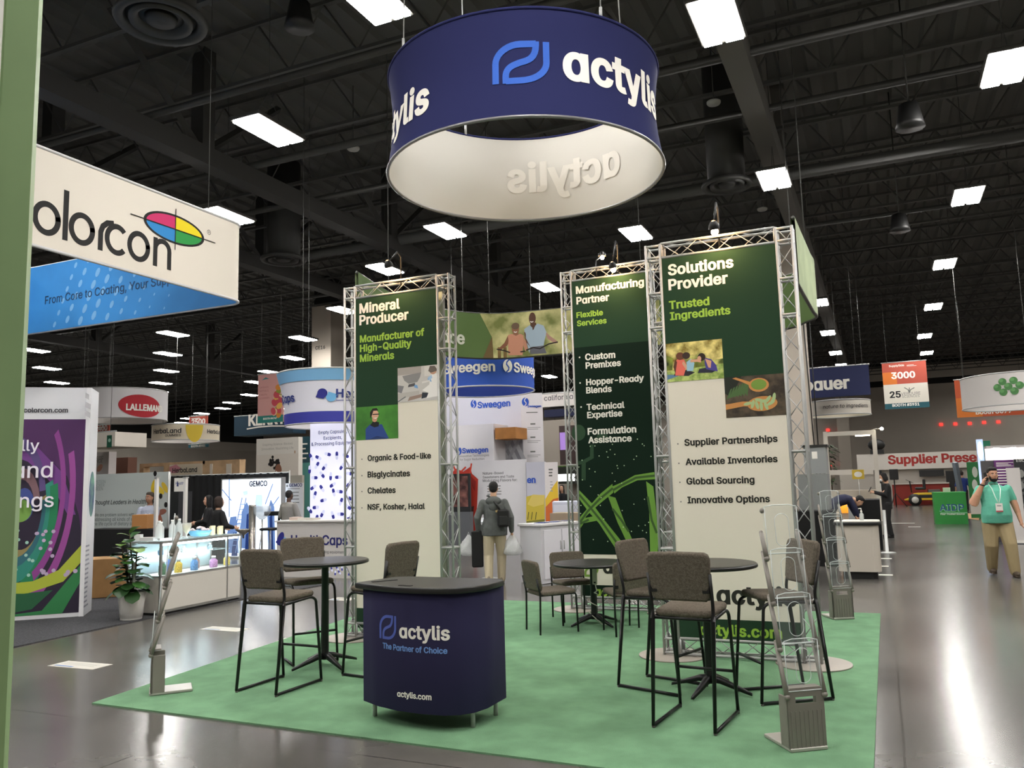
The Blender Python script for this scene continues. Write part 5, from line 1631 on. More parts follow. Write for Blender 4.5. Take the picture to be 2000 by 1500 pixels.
for x, y, a in ((648, 1112, -1.2), (659, 1110, -.8), (668, 1110, 1.6), (655, 1119, 1.4), (663, 1118, -.8), (676, 1112, .5), (682, 1120, 1.2), (640, 1118, .3)): capsule(mb, fr, x, y, a, .05)
mb.build('body', t, True)
slab(MB(), fr, mat('dedad6', .5), .66, -.04, fr.W + .04, fr.z1, fr.z1 + .03, .03).build('counter_top', t, True)
fz = fr.z1 + .03
for i, (x, w, a) in enumerate(((562, .2, .3), (579, .2, .1), (596, .2, -.1))):
    u, _ = fr.uv(x, 1017)
    p = fr.p(u, 0, -.25)
    solo(MB().box((p.x, p.y, fz + .02 + .01 * (i == 0)), (w, .2, .04 + .02 * (i == 0)), mat(('d8c3b8', 'e4ddd4', 'dcd6cc')[i], .6), a), 'brochure_stack', ('tallest pile of leaflets on the capsule counter', 'middle pile of leaflets on the capsule counter', 'flat pile of leaflets on the capsule counter')[i], 'leaflets', 'leaflet piles on the capsule counter')
# ================================================================ far left: hanging signs and stands
def ll(mb, cy, h):
    u, v = cy.uv(277, 793)
    mb.oval(cy, u, v, .78, .4, mat('b5202e', .7), .02, -.06, n=36)
    a = cy.uv(246, 797)[0]
    mb.text(cy, 'LALLEMAND', a, v - .16, PALE, width=1.42, w=.05, off=.03, sy=1.25)
ringsign('oval_logo_drum_sign', 'white drum sign with a red oval mark, hung beyond the swirl tower', 236, 822, 766, 84, 30, mat('dcd9db', .7), ll)
def hl(mb, cy, h):
    a = cy.uv(301, 852)[0]
    mb.text(cy, 'HerbɑLɑnd', a, h * .42, DKTXT, width=cy.uv(354, 852)[0] - a, w=.02, off=.02)
    a = cy.uv(323, 858)[0]
    mb.text(cy, 'GUMMIES', a, h * .2, DKTXT, width=cy.uv(353, 857)[0] - a, w=.015, off=.02)
    u, v = cy.uv(380, 834)
    mb.oval(cy, u, h * .93, .32, .66, mat('d9bd3c', .7), .02, n=26, a0=PI, a1=2 * PI)
    a = cy.uv(404, 850)[0]
    mb.text(cy, 'HerbɑLɑnd', a, h * .42, DKTXT, width=1.05, w=.02, off=.02)
ringsign('gummy_drum_sign', 'cream drum sign with a yellow half disc, hung over the wooden stand', 363, 862, 832, 62, 32, mat('ddd2bc', .7), hl)
def gl(mb, fr):
    u, v = fr.uv(214, 862)
    mb.rect(fr, u - .12, v - .19, u + .1, v + .19, mat('1f5a45', .7))
    mb.oval(fr, u, v + .03, .06, .06, mat('9cc7b5', .7), .005, n=10)
fr = bd((150, 876), (225, 843), 26)
hung('square_drum_sign', 'white hanging box sign with a small dark green badge', 'hanging sign', fr, mat('ddd5ca', .7), gl, 1.2)
RED, ORG = mat('b5503f', .7), mat('d9772c', .7)
def aisle(num):
    def f(mb, fr):
        greek(mb, fr, (fr.pa[0] + 4, fr.pa[1] + 7), (fr.pa[0] + fr.pw - 6, fr.pa[1] + 3), 1, PALE, .8)
        u, v = fr.W / 2, fr.z0 + (fr.z1 - fr.z0) * .28
        mb.text(fr, num, u, v, PALE, width=fr.W * .74, w=.04, mid=True)
    return f
fr = bd((182, 846), (214, 830), 34); fr.pa, fr.pw = (182, 830), 32
hung('aisle_banner', 'red aisle number banner partly under the oval-logo drum', 'aisle sign', fr, RED, aisle('2400'), .02)
fr = bd((369, 836), (406, 812), 34); fr.pa, fr.pw = (369, 812), 36
hung('aisle_banner', 'red aisle number banner above the yellow half-disc drum', 'aisle sign', fr, RED, aisle('2500'), .02)
fr = bd((368, 875), (407, 867), 33.6)
hung('booth_tag_banner', 'small teal booth number banner under the yellow half-disc drum', 'booth sign', fr, mat('1f5f70', .7), lambda mb, fr: lines(mb, fr, [('BOOTH #3921', (373, 874), (401, 872))], PALE, w=.03), .02)
def kr(mb, fr):
    lines(mb, fr, [('KERRY', (485, 831), (559, 827))], PALE, w=.07)
    mb.stroke(fr, [fr.uv(x, y) for x, y in ((482, 838), (505, 834), (530, 832), (560, 832))], .05, PALE)
fr = bd((457, 852), (572, 806), 33)
hung('teal_box_sign', 'dark teal hanging box sign with white lettering and swoosh', 'hanging sign', fr, mat('16374b', .7), kr, .8)
def pk(mb, fr):
    g = lambda h: mat(h, .7)
    mb.rect(fr, 0, fr.z0, fr.W, fr.uv(503, 813)[1], g('2f8077'))
    lines(mb, fr, [('BOOTH #4747', (514, 821), (541, 817))], PALE, w=.03)
    lines(mb, fr, [('CAPSULES,', (507, 759), (525, 757)), ('SOFTGELS,', (507, 766), (525, 764)), ('TABLETS,', (507, 773), (522, 772)), ('& GUMMIES', (507, 780), (526, 778))], g('b0706e'))
    P = lambda L: [fr.uv(x, y) for x, y in L]
    mb.poly(fr, P([(511, 743), (519, 737), (526, 740), (518, 741)]), g('3f8f90'))
    rnd = random.Random(2)
    for i in range(26):
        t = rnd.random()
        u, v = fr.uv(545 - 8 * t + rnd.uniform(-5, 8), 755 + 55 * t)
        if u < fr.W - .08: mb.oval(fr, u, v, .1, .13, g(rnd.choice(['c9543a', 'd88b3c', 'e0b25a', '8f9a3f', 'c94f5a', 'e8c9a0'])), .004 + .0004 * i, rnd.random() * 3, n=10)
fr = bd((503, 827), (554, 728), 27.5)
hung('pink_banner', 'tall pink hanging banner with fruit picture and teal foot', 'hanging banner', fr, mat('d8a19b', .7), pk, .02)
# probiotic stand, brown block, wooden gummy stand
def pb(mb, fr):
    lines(mb, fr, [('PROBIOTIC', (172, 898), (202, 896)), ('SCIENCE', (172, 905), (200, 903))], TEXTG)
    for x, y, a in ((182, 917, 2.4), (195, 914, .7)):
        u, v = fr.uv(x, y)
        mb.oval(fr, u, v, .16, .1, mat('cf9a86', .6), .005, a, n=14)
fr = bd((160, 935), (213, 882), 28)
solo((lambda m: (pb(m, fr), m)[1])(slab(MB(), fr, mat('d6cfcd', .7), .3, z0=0)), 'display_wall', 'pale pink-white display wall with orange capsules printed', 'display panel')
fr = bd((213, 935), (250, 893), 30)
solo(slab(MB(), fr, mat('6e4a3d', .8), .4, z0=0), 'brown_partition', 'brown partition block behind the slogan panel', 'partition')
WOOD = mat('c6a681', .7, noise=(3, .12), key='pale_wood')
def stand():
    fr = bd((272, 935), (468, 897), 31)
    t = thing('wooden_stand', 'pale wooden exhibition stand frame with cream sign wall', 'exhibition stand', (*center(fr).xy, 0))
    mb = MB()
    z1 = fr.z1
    lo = fr.uv(300, 911)[1]
    slab(mb, fr, WOOD, .3, 0, fr.uv(400, 900)[0], lo, z1)
    slab(mb, fr, WOOD, .3, fr.uv(320, 900)[0], fr.uv(332, 900)[0], 0, lo)
    slab(mb, fr, WOOD, .3, fr.uv(396, 900)[0], fr.W, 0, z1)
    slab(mb, fr, WOOD, .3, 0, .2, 0, lo)
    mb.build('frame', t, True)
    mb = MB()
    u0, u1, v1 = fr.uv(332, 900)[0], fr.uv(396, 900)[0], fr.uv(396, 905)[1]
    slab(mb, fr, mat('d8ccb6', .7), .05, u0, u1, 0, v1, .02)
    mb.poly(fr, [fr.uv(x, y) for x, y in ((332, 924), (332, 912), (345, 907), (355, 915), (345, 924))], mat('d28f9a', .7), .024)
    mb.text_px(fr, 'HerbɑLɑnd', (338, 925), (386, 920), DKTXT, w=.02, off=.03)
    mb.build('sign_wall', t, True)
    for x0, x1 in ((411, 416), (443, 453)):
        slab(MB(), fr, mat('ddd3c4', .7), .05, fr.uv(x0, 900)[0], fr.uv(x1, 900)[0], 0, fr.uv(x0, 906)[1], .03).build('shelf_upright', t, True)
    solo(MB().box((fr.p(.3, 0).x, fr.p(.3, 0).y + .6, fr.z1 / 2), (.3, .3, fr.z1), mat('6b6a3a', .9)), 'planter_column', 'column wrapped in dry grass at the wooden stand end', 'planter') if False else None
stand()
def iw(mb, fr):
    lines(mb, fr, [('Inspiring Science-Bɑcked', (513, 871), (571, 868)), ('Innovɑtion, Nourishing Life', (511, 880), (573, 876))], mat('9a948d', .8))
    g = lambda h: mat(h, .8)
    P = lambda L: [fr.uv(x, y) for x, y in L]
    mb.rect(fr, 0, fr.z0, fr.W, fr.uv(520, 888)[1], g('cfc6bb'), .002)
    for x0, x1, y in ((561, 582, 896), (561, 580, 914)): mb.poly(fr, P([(x0, y), (x1, y - 1), (x1, y + 2), (x0, y + 3)]), g('b98a5c'))
    mb.poly(fr, P([(575, 880), (577, 880), (577, 916), (575, 916)]), g('a07a55'))
    # smiling person with curly hair gathered on top, printed
    mb.poly(fr, P([(524, 925), (525, 906), (528, 896), (536, 893), (549, 897), (553, 912), (552, 925)]), g('17110f'))
    rnd = random.Random(8)
    for i in range(26):
        u, v = fr.uv(537 + rnd.gauss(0, 6), 902 + rnd.gauss(0, 4))
        mb.oval(fr, u, v, .05, .05, g('17110f'), .005, n=8)
    mb.oval(fr, *fr.uv(544, 918), .13, .19, g('8d5f49'), .006, n=18)
    mb.stroke(fr, P([(539, 920), (544, 924), (550, 922)]), .025, PALE, .007)
fr = bd((500, 935), (583, 853), 26)
solo((lambda m: (iw(m, fr), m)[1])(slab(MB(), fr, mat('d3cdc4', .7), .2, z0=0)), 'printed_wall', 'cream wall printed with a curly-haired smiling person and shelves', 'display panel')
fr = bd((583, 945), (606, 852), 26)
m = slab(MB(), fr, mat('16414c', .7), .2, z0=0)
greek(m, fr, (586, 900), (602, 862), 4, PALE, .3)
m.rect(fr, 0, 0, fr.W, fr.uv(590, 904)[1], mat('4f8f88', .7))
solo(m, 'teal_display_wall', 'dark teal panel next to the printed wall, by the lightbox tower', 'display panel')
# ================================================================ seen between the left and middle banners
SB = mat('2450b4', .7)
def smark(mb, fr, u, v, s, fg, bg, off=.0016):
    """oval mark parted by an S-shaped gap"""
    mb.oval(fr, u, v, s * .8, s, fg, off, n=24)
    mb.stroke(fr, [(u + s * .35, v + s * 1.05), (u - s * .12, v + s * .62), (u - s * .2, v + s * .25), (u + s * .2, v - s * .25), (u + s * .12, v - s * .62), (u - s * .35, v - s * 1.05)], s * .2, bg, off + .003)
def sg(mb, cy, h):
    def mark(u, v, s):
        smark(mb, cy, u, v, s, PALE, SB, .02)
    ue = cy.uv(967, 728)[0]
    mb.text(cy, 'Sweegen', ue - 1.36, h * .42, PALE, width=1.36, w=.03, off=.02)
    u, v = cy.uv(991, 720)
    mark(u, h * .58, .16)
    us = cy.uv(1003, 733)[0]
    mb.text(cy, 'Sweegen', us, h * .42, PALE, width=1.36, w=.03, off=.02)
ringsign('blue_drum_sign', 'bright blue drum sign with white lettering, between the dark banners', 945, 765, 702, 99, 21.2, SB, sg, mat('16307c', .8))
# stand walls behind: white walls with blue lettering
WLIL = mat('c9c8d4', .65, key='stand_white')
g1 = gz(905, 1066)
def wall_block(p0, p1, th, name, label, printer=None, mt=WLIL, cat='display panel'):
    fr = bd(p0, p1)
    return fr
yS = 21.3
def fy(px0, px1, pyt, Y, z0=0.0):
    a, b = gy(px0, 930, Y), gy(px1, 930, Y)
    fr = Fr((a.x, Y, 0))
    fr.W, fr.z0, fr.z1 = b.x - a.x, z0, zat(px0, pyt, a)
    return fr
fr = fy(870, 1021, 776, yS + 1.0)
m = slab(MB(), fr, WLIL, .1)
for x, y, s in ((925, 789, .17),):
    u, v = fr.uv(x, y)
    smark(m, fr, u, v, s * .75, SB, WLIL)
lines(m, fr, [('Sweegen', (933, 797), (997, 793))], SB, w=.03, off=.01)
solo(m, 'stand_wall', 'tall lilac-white stand wall with blue lettering behind the backpack walker', 'display panel')
a = gy(1021, 930, yS + 1.0)
def side_wall():
    b = gx(1063, 930, a.x + .55)
    fr = Fr((a.x, a.y - .06, 0), (b.x - a.x, .9, 0))
    fr = Fr((a.x, a.y, 0), (.9, .45, 0))
    q = fr.uv(1064, 930)[0]
    fr.W, fr.z0, fr.z1 = q, 0, zat(1021, 768, a)
    m = slab(MB(), fr, mat('d3cfd2', .65), .1)
    lines(m, fr, [('Sweegen', (1030, 793), (1057, 798))], SB, w=.03, off=.01)
    u, v = fr.uv(1026, 785)
    smark(m, fr, u, v, .13, SB, mat('d3cfd2', .65))
    greek(m, fr, (1028, 808), (1055, 803), 1, TEXTG, .4)
    for y in (827, 853, 881):
        greek(m, fr, (1036, y + 4), (1048, y - 2), 1, TEXTG, .5)
        greek(m, fr, (1030, y + 13), (1056, y + 6), 2, mat('9a9a9c', .8), .4)
    solo(m, 'stand_side_wall', 'narrow white stand wall with paragraphs, right of the lilac wall', 'display panel')
side_wall()
fr = fy(868, 966, 833, yS)
m = slab(MB(), fr, mat('d6d3d6', .65), 1.02, z0=zat(900, 905, gy(900, 905, yS)))
u, v = fr.uv(896, 881)
smark(m, fr, u, v, .12, SB, mat('d6d3d6', .65))
lines(m, fr, [('Sweegen', (903, 885), (954, 883))], SB, w=.03, off=.01)
lines(m, fr, [('Innovɑtive Technologies', (896, 893), (955, 891)), ('for Sugɑr Reduction', (898, 900), (946, 898))], TEXTG)
solo(m, 'hanging_fascia', 'white fascia box with blue lettering above the red picture wall', 'display panel')
fr = fy(969, 1009, 836, yS)
solo(slab(MB(), fr, mat('b0763a', .7, noise=(4, .1)), .84, z0=zat(990, 857, gy(990, 857, yS))), 'wood_fascia', 'orange wooden fascia box next to the white fascia', 'fascia')
fr = fy(966, 1022, 857, yS + .8)
m = slab(MB(), fr, mat('84848a', .7), .06)
P = lambda L: [fr.uv(x, y) for x, y in L]
for x in (968, 984, 1000): m.poly(fr, P([(x, 857), (x + 8, 857), (x + 30, 902), (x + 21, 902)]), mat('a9a9ae', .7), .004)
for x in (996, 1012): m.poly(fr, P([(x, 857), (x + 6, 857), (x - 18, 902), (x - 25, 902)]), mat('98989e', .7), .005)
solo(m, 'grey_lattice_wall', 'grey wall with crossing pale diagonals under the wooden fascia', 'display panel')
fr = fy(866, 1027, 903, yS - .02)
m = slab(MB(), fr, mat('d2d0d3', .65, key='nature_wall'), .1)
lines(m, fr, [('Nɑture-Bɑsed', (943, 927), (983, 926)), ('Sweeteners ɑnd Tɑste', (943, 934), (1004, 933)), ('Modulɑting Flɑvors for:', (943, 941), (1010, 940))], mat('3a3a40', .8), w=.008)
greek(m, fr, (952, 968), (990, 946), 4, TEXTG, .3)
g = lambda h: mat(h, .7)
P = lambda L: [fr.uv(x, y) for x, y in L]
m.poly(fr, P([(880, 1060), (882, 925), (890, 915), (905, 921), (918, 912), (922, 925), (934, 936), (932, 985), (928, 1050), (918, 1056)]), g('b5301f'), .004)
for L in ([(890, 920), (884, 905)], [(918, 925), (921, 905)], [(900, 922), (910, 912)]): m.stroke(fr, P(L), .05, g('c8402c'), .006)
m.poly(fr, P([(920, 930), (930, 940), (928, 960), (922, 950)]), g('8f1f18'), .006)
m.poly(fr, P([(920, 990), (926, 988), (924, 1015), (918, 1020)]), g('4a2320'), .006)
solo(m, 'picture_wall', 'white wall with a big red splash picture and product text', 'display panel')
fr = fy(878, 917, 926, yS - .5)
t = thing('monitor_stand', 'grey monitor on a dark stand before the red picture', 'monitor', (*center(fr).xy, 0))
m = slab(MB(), fr, BLK, .08, z0=.02)
m.rect(fr, .05, fr.uv(890, 990)[1], fr.W - .06, fr.z1 - .07, mat('5a3a38', .2, noise=(3, .5), h2='96635a', key='monitor_picture'), .004)
m.build('screen', t, True)
slab(MB(), fr, mat('5b5d60', .5), .2, -.02, fr.W + .02, 0, fr.uv(890, 1000)[1], .06).build('stand_cabinet', t, True)
# yellow fruit walls
g2 = gy(1028, 930, yS - .3)
fr = fy(1028, 1064, 903, yS - .1)
m = slab(MB(), fr, mat('bcbcc8', .6), .1)
lines(m, fr, [('Sweegen', (1000, 944), (1047, 941))], SB, w=.01, off=.003) if False else m.text(fr, 'en', 0.02, fr.uv(1030, 943)[1], SB, width=.26, w=.05, off=.008)
P = lambda L: [fr.uv(x, y) for x, y in L]
for L, h in (([(1028, 1018), (1028, 970), (1044, 966), (1064, 970), (1064, 1014)], 'c9b43f'), ([(1030, 985), (1040, 966), (1064, 967), (1062, 985), (1042, 990)], 'd8c266'), ([(1028, 1012), (1034, 990), (1064, 975), (1064, 1000)], 'b39a2e'), ([(1028, 1022), (1030, 1006), (1064, 1008), (1064, 1022)], '7d7a32')): m.poly(fr, P(L), g(h), .003 + .0005 * len(L))
for x in (1031, 1038, 1046): m.stroke(fr, P([(x, 1015), (x + 2, 1000)]), .02, g('3f4a1f'), .009)
solo(m, 'fruit_wall', 'stand wall printed with yellow fruit below cut-off blue letters', 'display panel')
fr = Fr((gy(1064, 930, yS - .1).x, yS - .1, 0), (.9, .42, 0))
fr.W, fr.z0, fr.z1 = fr.uv(1090, 930)[0], 0, zat(1064, 903, (fr.o.x, fr.o.y))
m = slab(MB(), fr, mat('d8d2d2', .6), .1)
P = lambda L: [fr.uv(x, y) for x, y in L]
m.poly(fr, P([(1065, 975), (1080, 950), (1089, 938), (1091, 985), (1082, 1018), (1066, 1018)]), g('dcb732'))
m.poly(fr, P([(1066, 990), (1080, 975), (1091, 972), (1090, 1008), (1080, 1020), (1066, 1020)]), g('c8642a'), .004)
greek(m, fr, (1072, 932), (1080, 914), 3, TEXTG, .5)
greek(m, fr, (1075, 962), (1080, 938), 4, mat('9a9a9c', .8), .3)
solo(m, 'citrus_side_wall', 'narrow wall printed with orange and yellow citrus', 'display panel')
# white cabinet with doors
def cabinet():
    a, b, c = gz(1020, 1118), gz(1060, 1142), gz(1103, 1100)
    a = V((-5.98, 13.35, 0))
    b = gz(1060, 1142)
    zt_ = zat(1060, 1027, b)
    t = thing('storage_cabinet', 'white two-door cabinet with leaflets on top, beyond the low table', 'cabinet', (b.x - .2, b.y + .4, 0))
    u = V((.35, .94, 0)).normalized()
    n = V((u.y, -u.x, 0))
    W = 1.02
    D = .5
    CW2 = mat('cfcdd3', .5, key='cabinet_white')
    rz = math.atan2(u.y, u.x)
    c = b + u * W / 2 - n * D / 2
    MB().box((c.x, c.y, zt_ / 2), (W, D, zt_ - .02), CW2, rz).build('body', t, True)
    MB().box((c.x, c.y, zt_ + .01), (W + .06, D + .06, .04), mat('dad8da', .5), rz, .004).build('cabinet_top', t, True)
    for k in (0, 1):
        q = b + u * (W * (.27 + .46 * k)) + n * .008
        d = MB().box((q.x, q.y, zt_ / 2), (W * .44, .016, zt_ - .16), mat('e2e0e8', .4), rz, .004).build('door', t, True)
        q = b + u * (W * (.455 + .09 * k)) + n * .03
        MB().tube([(q.x - n.x * .02, q.y - n.y * .02, zt_ - .28), (q.x, q.y, zt_ - .28), (q.x, q.y, zt_ - .42), (q.x - n.x * .02, q.y - n.y * .02, zt_ - .42)], .006, ALU, n=6).build('handle', d, True)
    rnd = random.Random(4)
    for i, lb in enumerate(('dark blue leaflets fanned on the white cabinet, nearest its corner', 'blue and white leaflets in the middle of the white cabinet', 'pale leaflets at the far end of the white cabinet')):
        q = b + u * (W * (.2 + .3 * i)) - n * .22
        m = MB()
        for k in range(4): m.box((q.x + .02 * k, q.y + .015 * k, zt_ + .034 + .004 * k), (.2, .14, .004), mat(('2f3a72', 'b9c0d6', 'd9d2c4')[i] if k % 2 == 0 else '59618f', .5), rnd.random() * 1.5)
        solo(m, 'leaflet_fan', lb, 'leaflets', 'leaflets on the white cabinet')
cabinet()
# sign stand with a flat plate
q = gz(958, 1130)
zt_ = zat(958, 1018, q)
t = thing('sign_stand', 'slim chrome stand with a flat sign plate, behind the navy counter', 'sign stand', (q.x, q.y, 0))
MB().lathe([(.16, 0), (.16, .012), (.02, .02), (.02, zt_)], ALU, c=q, n=20).build('post', t, True)
u, v = ray(944, 1020), ray(977, 1016)
T = Matrix.Translation((q.x, q.y, zt_ + .02)) @ Matrix.Rotation(.5, 4, 'Z') @ Matrix.Rotation(.35, 4, 'X')
MB().box((0, 0, 0), (.3, .22, .012), mat('c9ccd0', .2, .2), T=T).build('plate', t, True)
# california hanging sign, fridge wall and screens behind
fr = bd((1052, 796), (1122, 766), 27)
wf = hung('white_fascia_sign', 'white hanging fascia with thin dark lettering beside the molecule banner', 'hanging sign', fr, mat('d6d0cc', .7), lambda mb, fr: lines(mb, fr, [('cɑliforniɑ', (1063, 784), (1119, 778))], mat('33333f', .8), w=.004), .5)
fr = bd((1063, 815), (1122, 797), 27)
slab(MB(), fr, mat('1a2144', .7), .5).build('navy_band', wf, True)
fr = bd((1066, 838), (1086, 826), 34)
hung('teal_booth_tag', 'teal booth tag glimpsed beside the slim truss', 'booth sign', fr, mat('1d5c63', .7), lambda mb, fr: mb.text(fr, 'BOOTH', .1, fr.z0 + .08, PALE, width=fr.W * .7, w=.03), .03)
fr = bd((1064, 940), (1122, 818), 29.5)
m = slab(MB(), fr, mat('9c9389', .7), .2, z0=0)
u0, u1 = fr.uv(1093, 870)[0], fr.W
m.rect(fr, u0, fr.uv(1093, 908)[1], u1, fr.uv(1093, 832)[1], mat('3a2a28', .4), .004)
m.rect(fr, u0 + .02, fr.uv(1093, 879)[1], u0 + .3, fr.uv(1093, 845)[1], mat('8f6fb4', .4, emit=.5, key='purple_screen'), .006)
solo(m, 'stand_back_wall', 'beige stand wall with a purple glowing screen, by the slim truss', 'display panel')
fr = bd((1088, 960), (1122, 910), 28)
m = slab(MB(), fr, mat('1b1f16', .8), 1.3, z0=zat(1100, 945, at(1100, 945, 28)))
m.rect(fr, 0, fr.uv(1100, 940)[1], fr.W, fr.uv(1100, 926)[1], mat('eef0ee', .5, emit=1.2, key='lit_fascia'), .005)
m.rect(fr, 0, fr.uv(1100, 912)[1], fr.W, fr.z1 + .02, mat('4a6a2c', .9, noise=(30, .4)), .005)
solo(m, 'lit_fascia', 'lit white fascia with greenery above, glimpsed beside the slim truss', 'fascia')
q = gz(1108, 1090)
solo(MB().box((q.x, q.y + .4, .5), (.9, .5, 1.0), mat('a08d78', .7)), 'tan_counter', 'tan counter glimpsed between the white cabinet and molecule banner', 'counter')
# ---- big curved green hanging sign behind the banners
def curved():
    zb_, zt_ = 4.6, 5.64
    P = [gz(700, 640, zb_), gz(760, 668, zb_), gz(820, 685, zb_), gz(880, 695, zb_), gz(940, 699, zb_), gz(1000, 698, zb_), gz(1100, 690, zb_), gz(1200, 682, zb_), gz(1320, 670, zb_), gz(1440, 655, zb_), gz(1540, 640, zb_)]
    c = gz(1586, 616, zb_)
    e = gz(1544, 425, zt_)
    c2 = gz(1583, 512, zt_)
    c = V((c2.x, c2.y, 0))
    P += [gz(1572, 628, zb_), c, c * .8 + e * .2, (c + e) / 2, e]
    P = [V((p.x, p.y, 0)) for p in P]
    t = thing('curved_hanging_sign', 'long curved green hanging sign with two cyclists printed on it', 'hanging sign', (P[5].x, P[5].y, zb_))
    S = [P[0]]
    for i in range(len(P) - 1):                   # smooth the plan curve
        p0, p1, p2, p3 = P[max(0, i - 1)], P[i], P[i + 1], P[min(len(P) - 1, i + 2)]
        for k in range(1, 7):
            s = k / 6
            S.append(.5 * (2 * p1 + (p2 - p0) * s + (2 * p0 - 5 * p1 + 4 * p2 - p3) * s * s + (3 * p1 - p0 - 3 * p2 + p3) * s ** 3))
    acc = [0]
    for a, b in zip(S, S[1:]): acc.append(acc[-1] + (b - a).length)
    class Cv:
        def p(s, u, v, off=0):
            u = max(0, min(acc[-1] - 1e-4, u))
            i = max(k for k in range(len(acc)) if acc[k] <= u)
            a, b = S[i], S[min(i + 1, len(S) - 1)]
            d = (b - a).normalized()
            q = a + d * (u - acc[i])
            return V((q.x + d.y * off, q.y - d.x * off, zb_ + v))
        def uv(s, x, y):
            r = ray(x, y)
            best = None
            for i in range(len(S) - 1):
                a, b = S[i], S[i + 1]
                d = b - a
                det = r.x * -d.y + d.x * r.y
                if abs(det) < 1e-9: continue
                k = (a.x * -d.y + d.x * a.y) / det
                s = (r.x * a.y - r.y * a.x) / det
                s = (r.x * a.y - r.y * a.x) / (r.y * d.x - r.x * d.y)
                e = max(-s, s - 1, 0)
                if best is None or e < best[0]:
                    pt = a + d * s
                    best = (e, acc[i] + s * d.length, zat(x, y, pt) - zb_)
            return best[1], best[2]
    cv = Cv()
    H = zt_ - zb_
    GF = mat('56703a', .75, key='sign_green')
    GO = mat('a9b88f', .75, noise=(1.5, .12), key='sign_outer')
    m = MB()
    for off, flip, mt in ((0, False, GF), (-.06, True, GO)):
        vs = [cv.p(u, v, off) for v in (0, H) for u in acc]
        n = len(acc)
        fs = [(i, i + 1, n + i + 1, n + i) for i in range(n - 1)]
        m.add(vs, [f[::-1] for f in fs] if flip else fs, mt, True)
    # photograph part: two people on bicycles against sunlit trees
    u0, u1 = cv.uv(960, 650)[0], cv.uv(1290, 640)[0]
    ut, ub = cv.uv(937, 620)[0], cv.uv(943, 695)[0]
    un = 24
    TREE = mat('99a258', .8, noise=(2.2, .4), h2='d6cf93', key='print_sunlit_trees')
    m.rect(cv, u0, .0, u1, H, TREE, .008, nu=un)
    m.poly(cv, [(u0 - .01, H / 2), (ut, H), (u0 + .05, H), (u0 + .05, .5)], TREE, .008)
    m.poly(cv, [(u0 + .02, H / 2), (u0 + .05, 0), (ub, 0)], mat('6e5a36', .8), .008)
    m.rect(cv, u0, 0, cv.uv(990, 690)[0], .25, mat('7a6238', .8, noise=(6, .3)), .0095, nu=6)
    a = cv.uv(882, 668)[0]
    m.text(cv, 'plɑce', a - .62, .3, mat('d9dccb', .8), width=.98, w=.03, off=.012)
    Q = lambda L: [cv.uv(x, y) for x, y in L]
    g = lambda h: mat(h, .8)
    for L, h in (([(993, 694), (992, 655), (1000, 652), (1008, 656), (1016, 652), (1023, 655), (1021, 694)], 'd3957a'), ([(992, 656), (985, 670), (973, 682), (976, 685), (990, 676), (997, 664)], '8a5a42'), ([(1021, 655), (1028, 668), (1031, 682), (1026, 686), (1020, 668)], 'c98f74'), ([(1003, 655), (1008, 662), (1013, 655), (1012, 648), (1004, 648)], '9a6a50'),
                 ([(1034, 690), (1026, 655), (1024, 643), (1035, 635), (1042, 640), (1050, 632), (1062, 636), (1068, 650), (1064, 664), (1062, 676), (1036, 678)], 'a9bccb'), ([(1024, 648), (1026, 662), (1031, 678), (1036, 678), (1032, 655)], '6b4638'), ([(1064, 646), (1074, 656), (1087, 665), (1090, 670), (1084, 671), (1070, 662)], 'b98f80'), ([(1036, 678), (1062, 675), (1068, 690), (1036, 692)], '6a6a72'),
                 ([(1036, 640), (1041, 645), (1048, 638), (1047, 630), (1036, 632)], '5a3c30')): m.poly(cv, Q(L), g(h), .011)
    for x, y, ru, rv, h in ((1007, 643, .085, .13, '9a6a50'), (1007, 637, .095, .08, '6f5a48'), (1040, 622, .085, .14, '5f4033')): m.oval(cv, *cv.uv(x, y), ru, rv, g(h), .0125, n=16)
    for x, y in ((1007, 648), (1039, 628)): m.stroke(cv, Q([(x - 3, y), (x, y + 1.5), (x + 3, y)]), .02, PALE, .014)
    m.stroke(cv, Q([(970, 682), (985, 685), (1000, 690), (1013, 688), (1026, 686)]), .03, g('2e2622'), .013)
    m.stroke(cv, Q([(1028, 684), (1042, 679), (1055, 681), (1072, 672), (1090, 668)]), .03, g('2e2622'), .013)
    m.build('fabric_panel', t, True)
    for v in (0, H): MB().tube([cv.p(u, v, -.03) for u in acc], .03, mat('4b4c48', .5, .4), n=6).build('frame_rail', t, True)
    for v in (.0, ):
        mm = MB()
        for k in range(6):
            u = acc[-1] - 2.4 + k * .4
            mm.tube([cv.p(u, 0, -.05), cv.p(u + .3, 0, -.3)], .012, JM2, n=4)
    hangers(t, [(S[i].x, S[i].y) for i in (6, 26, 45, 62, 80)], zt_)
curved()
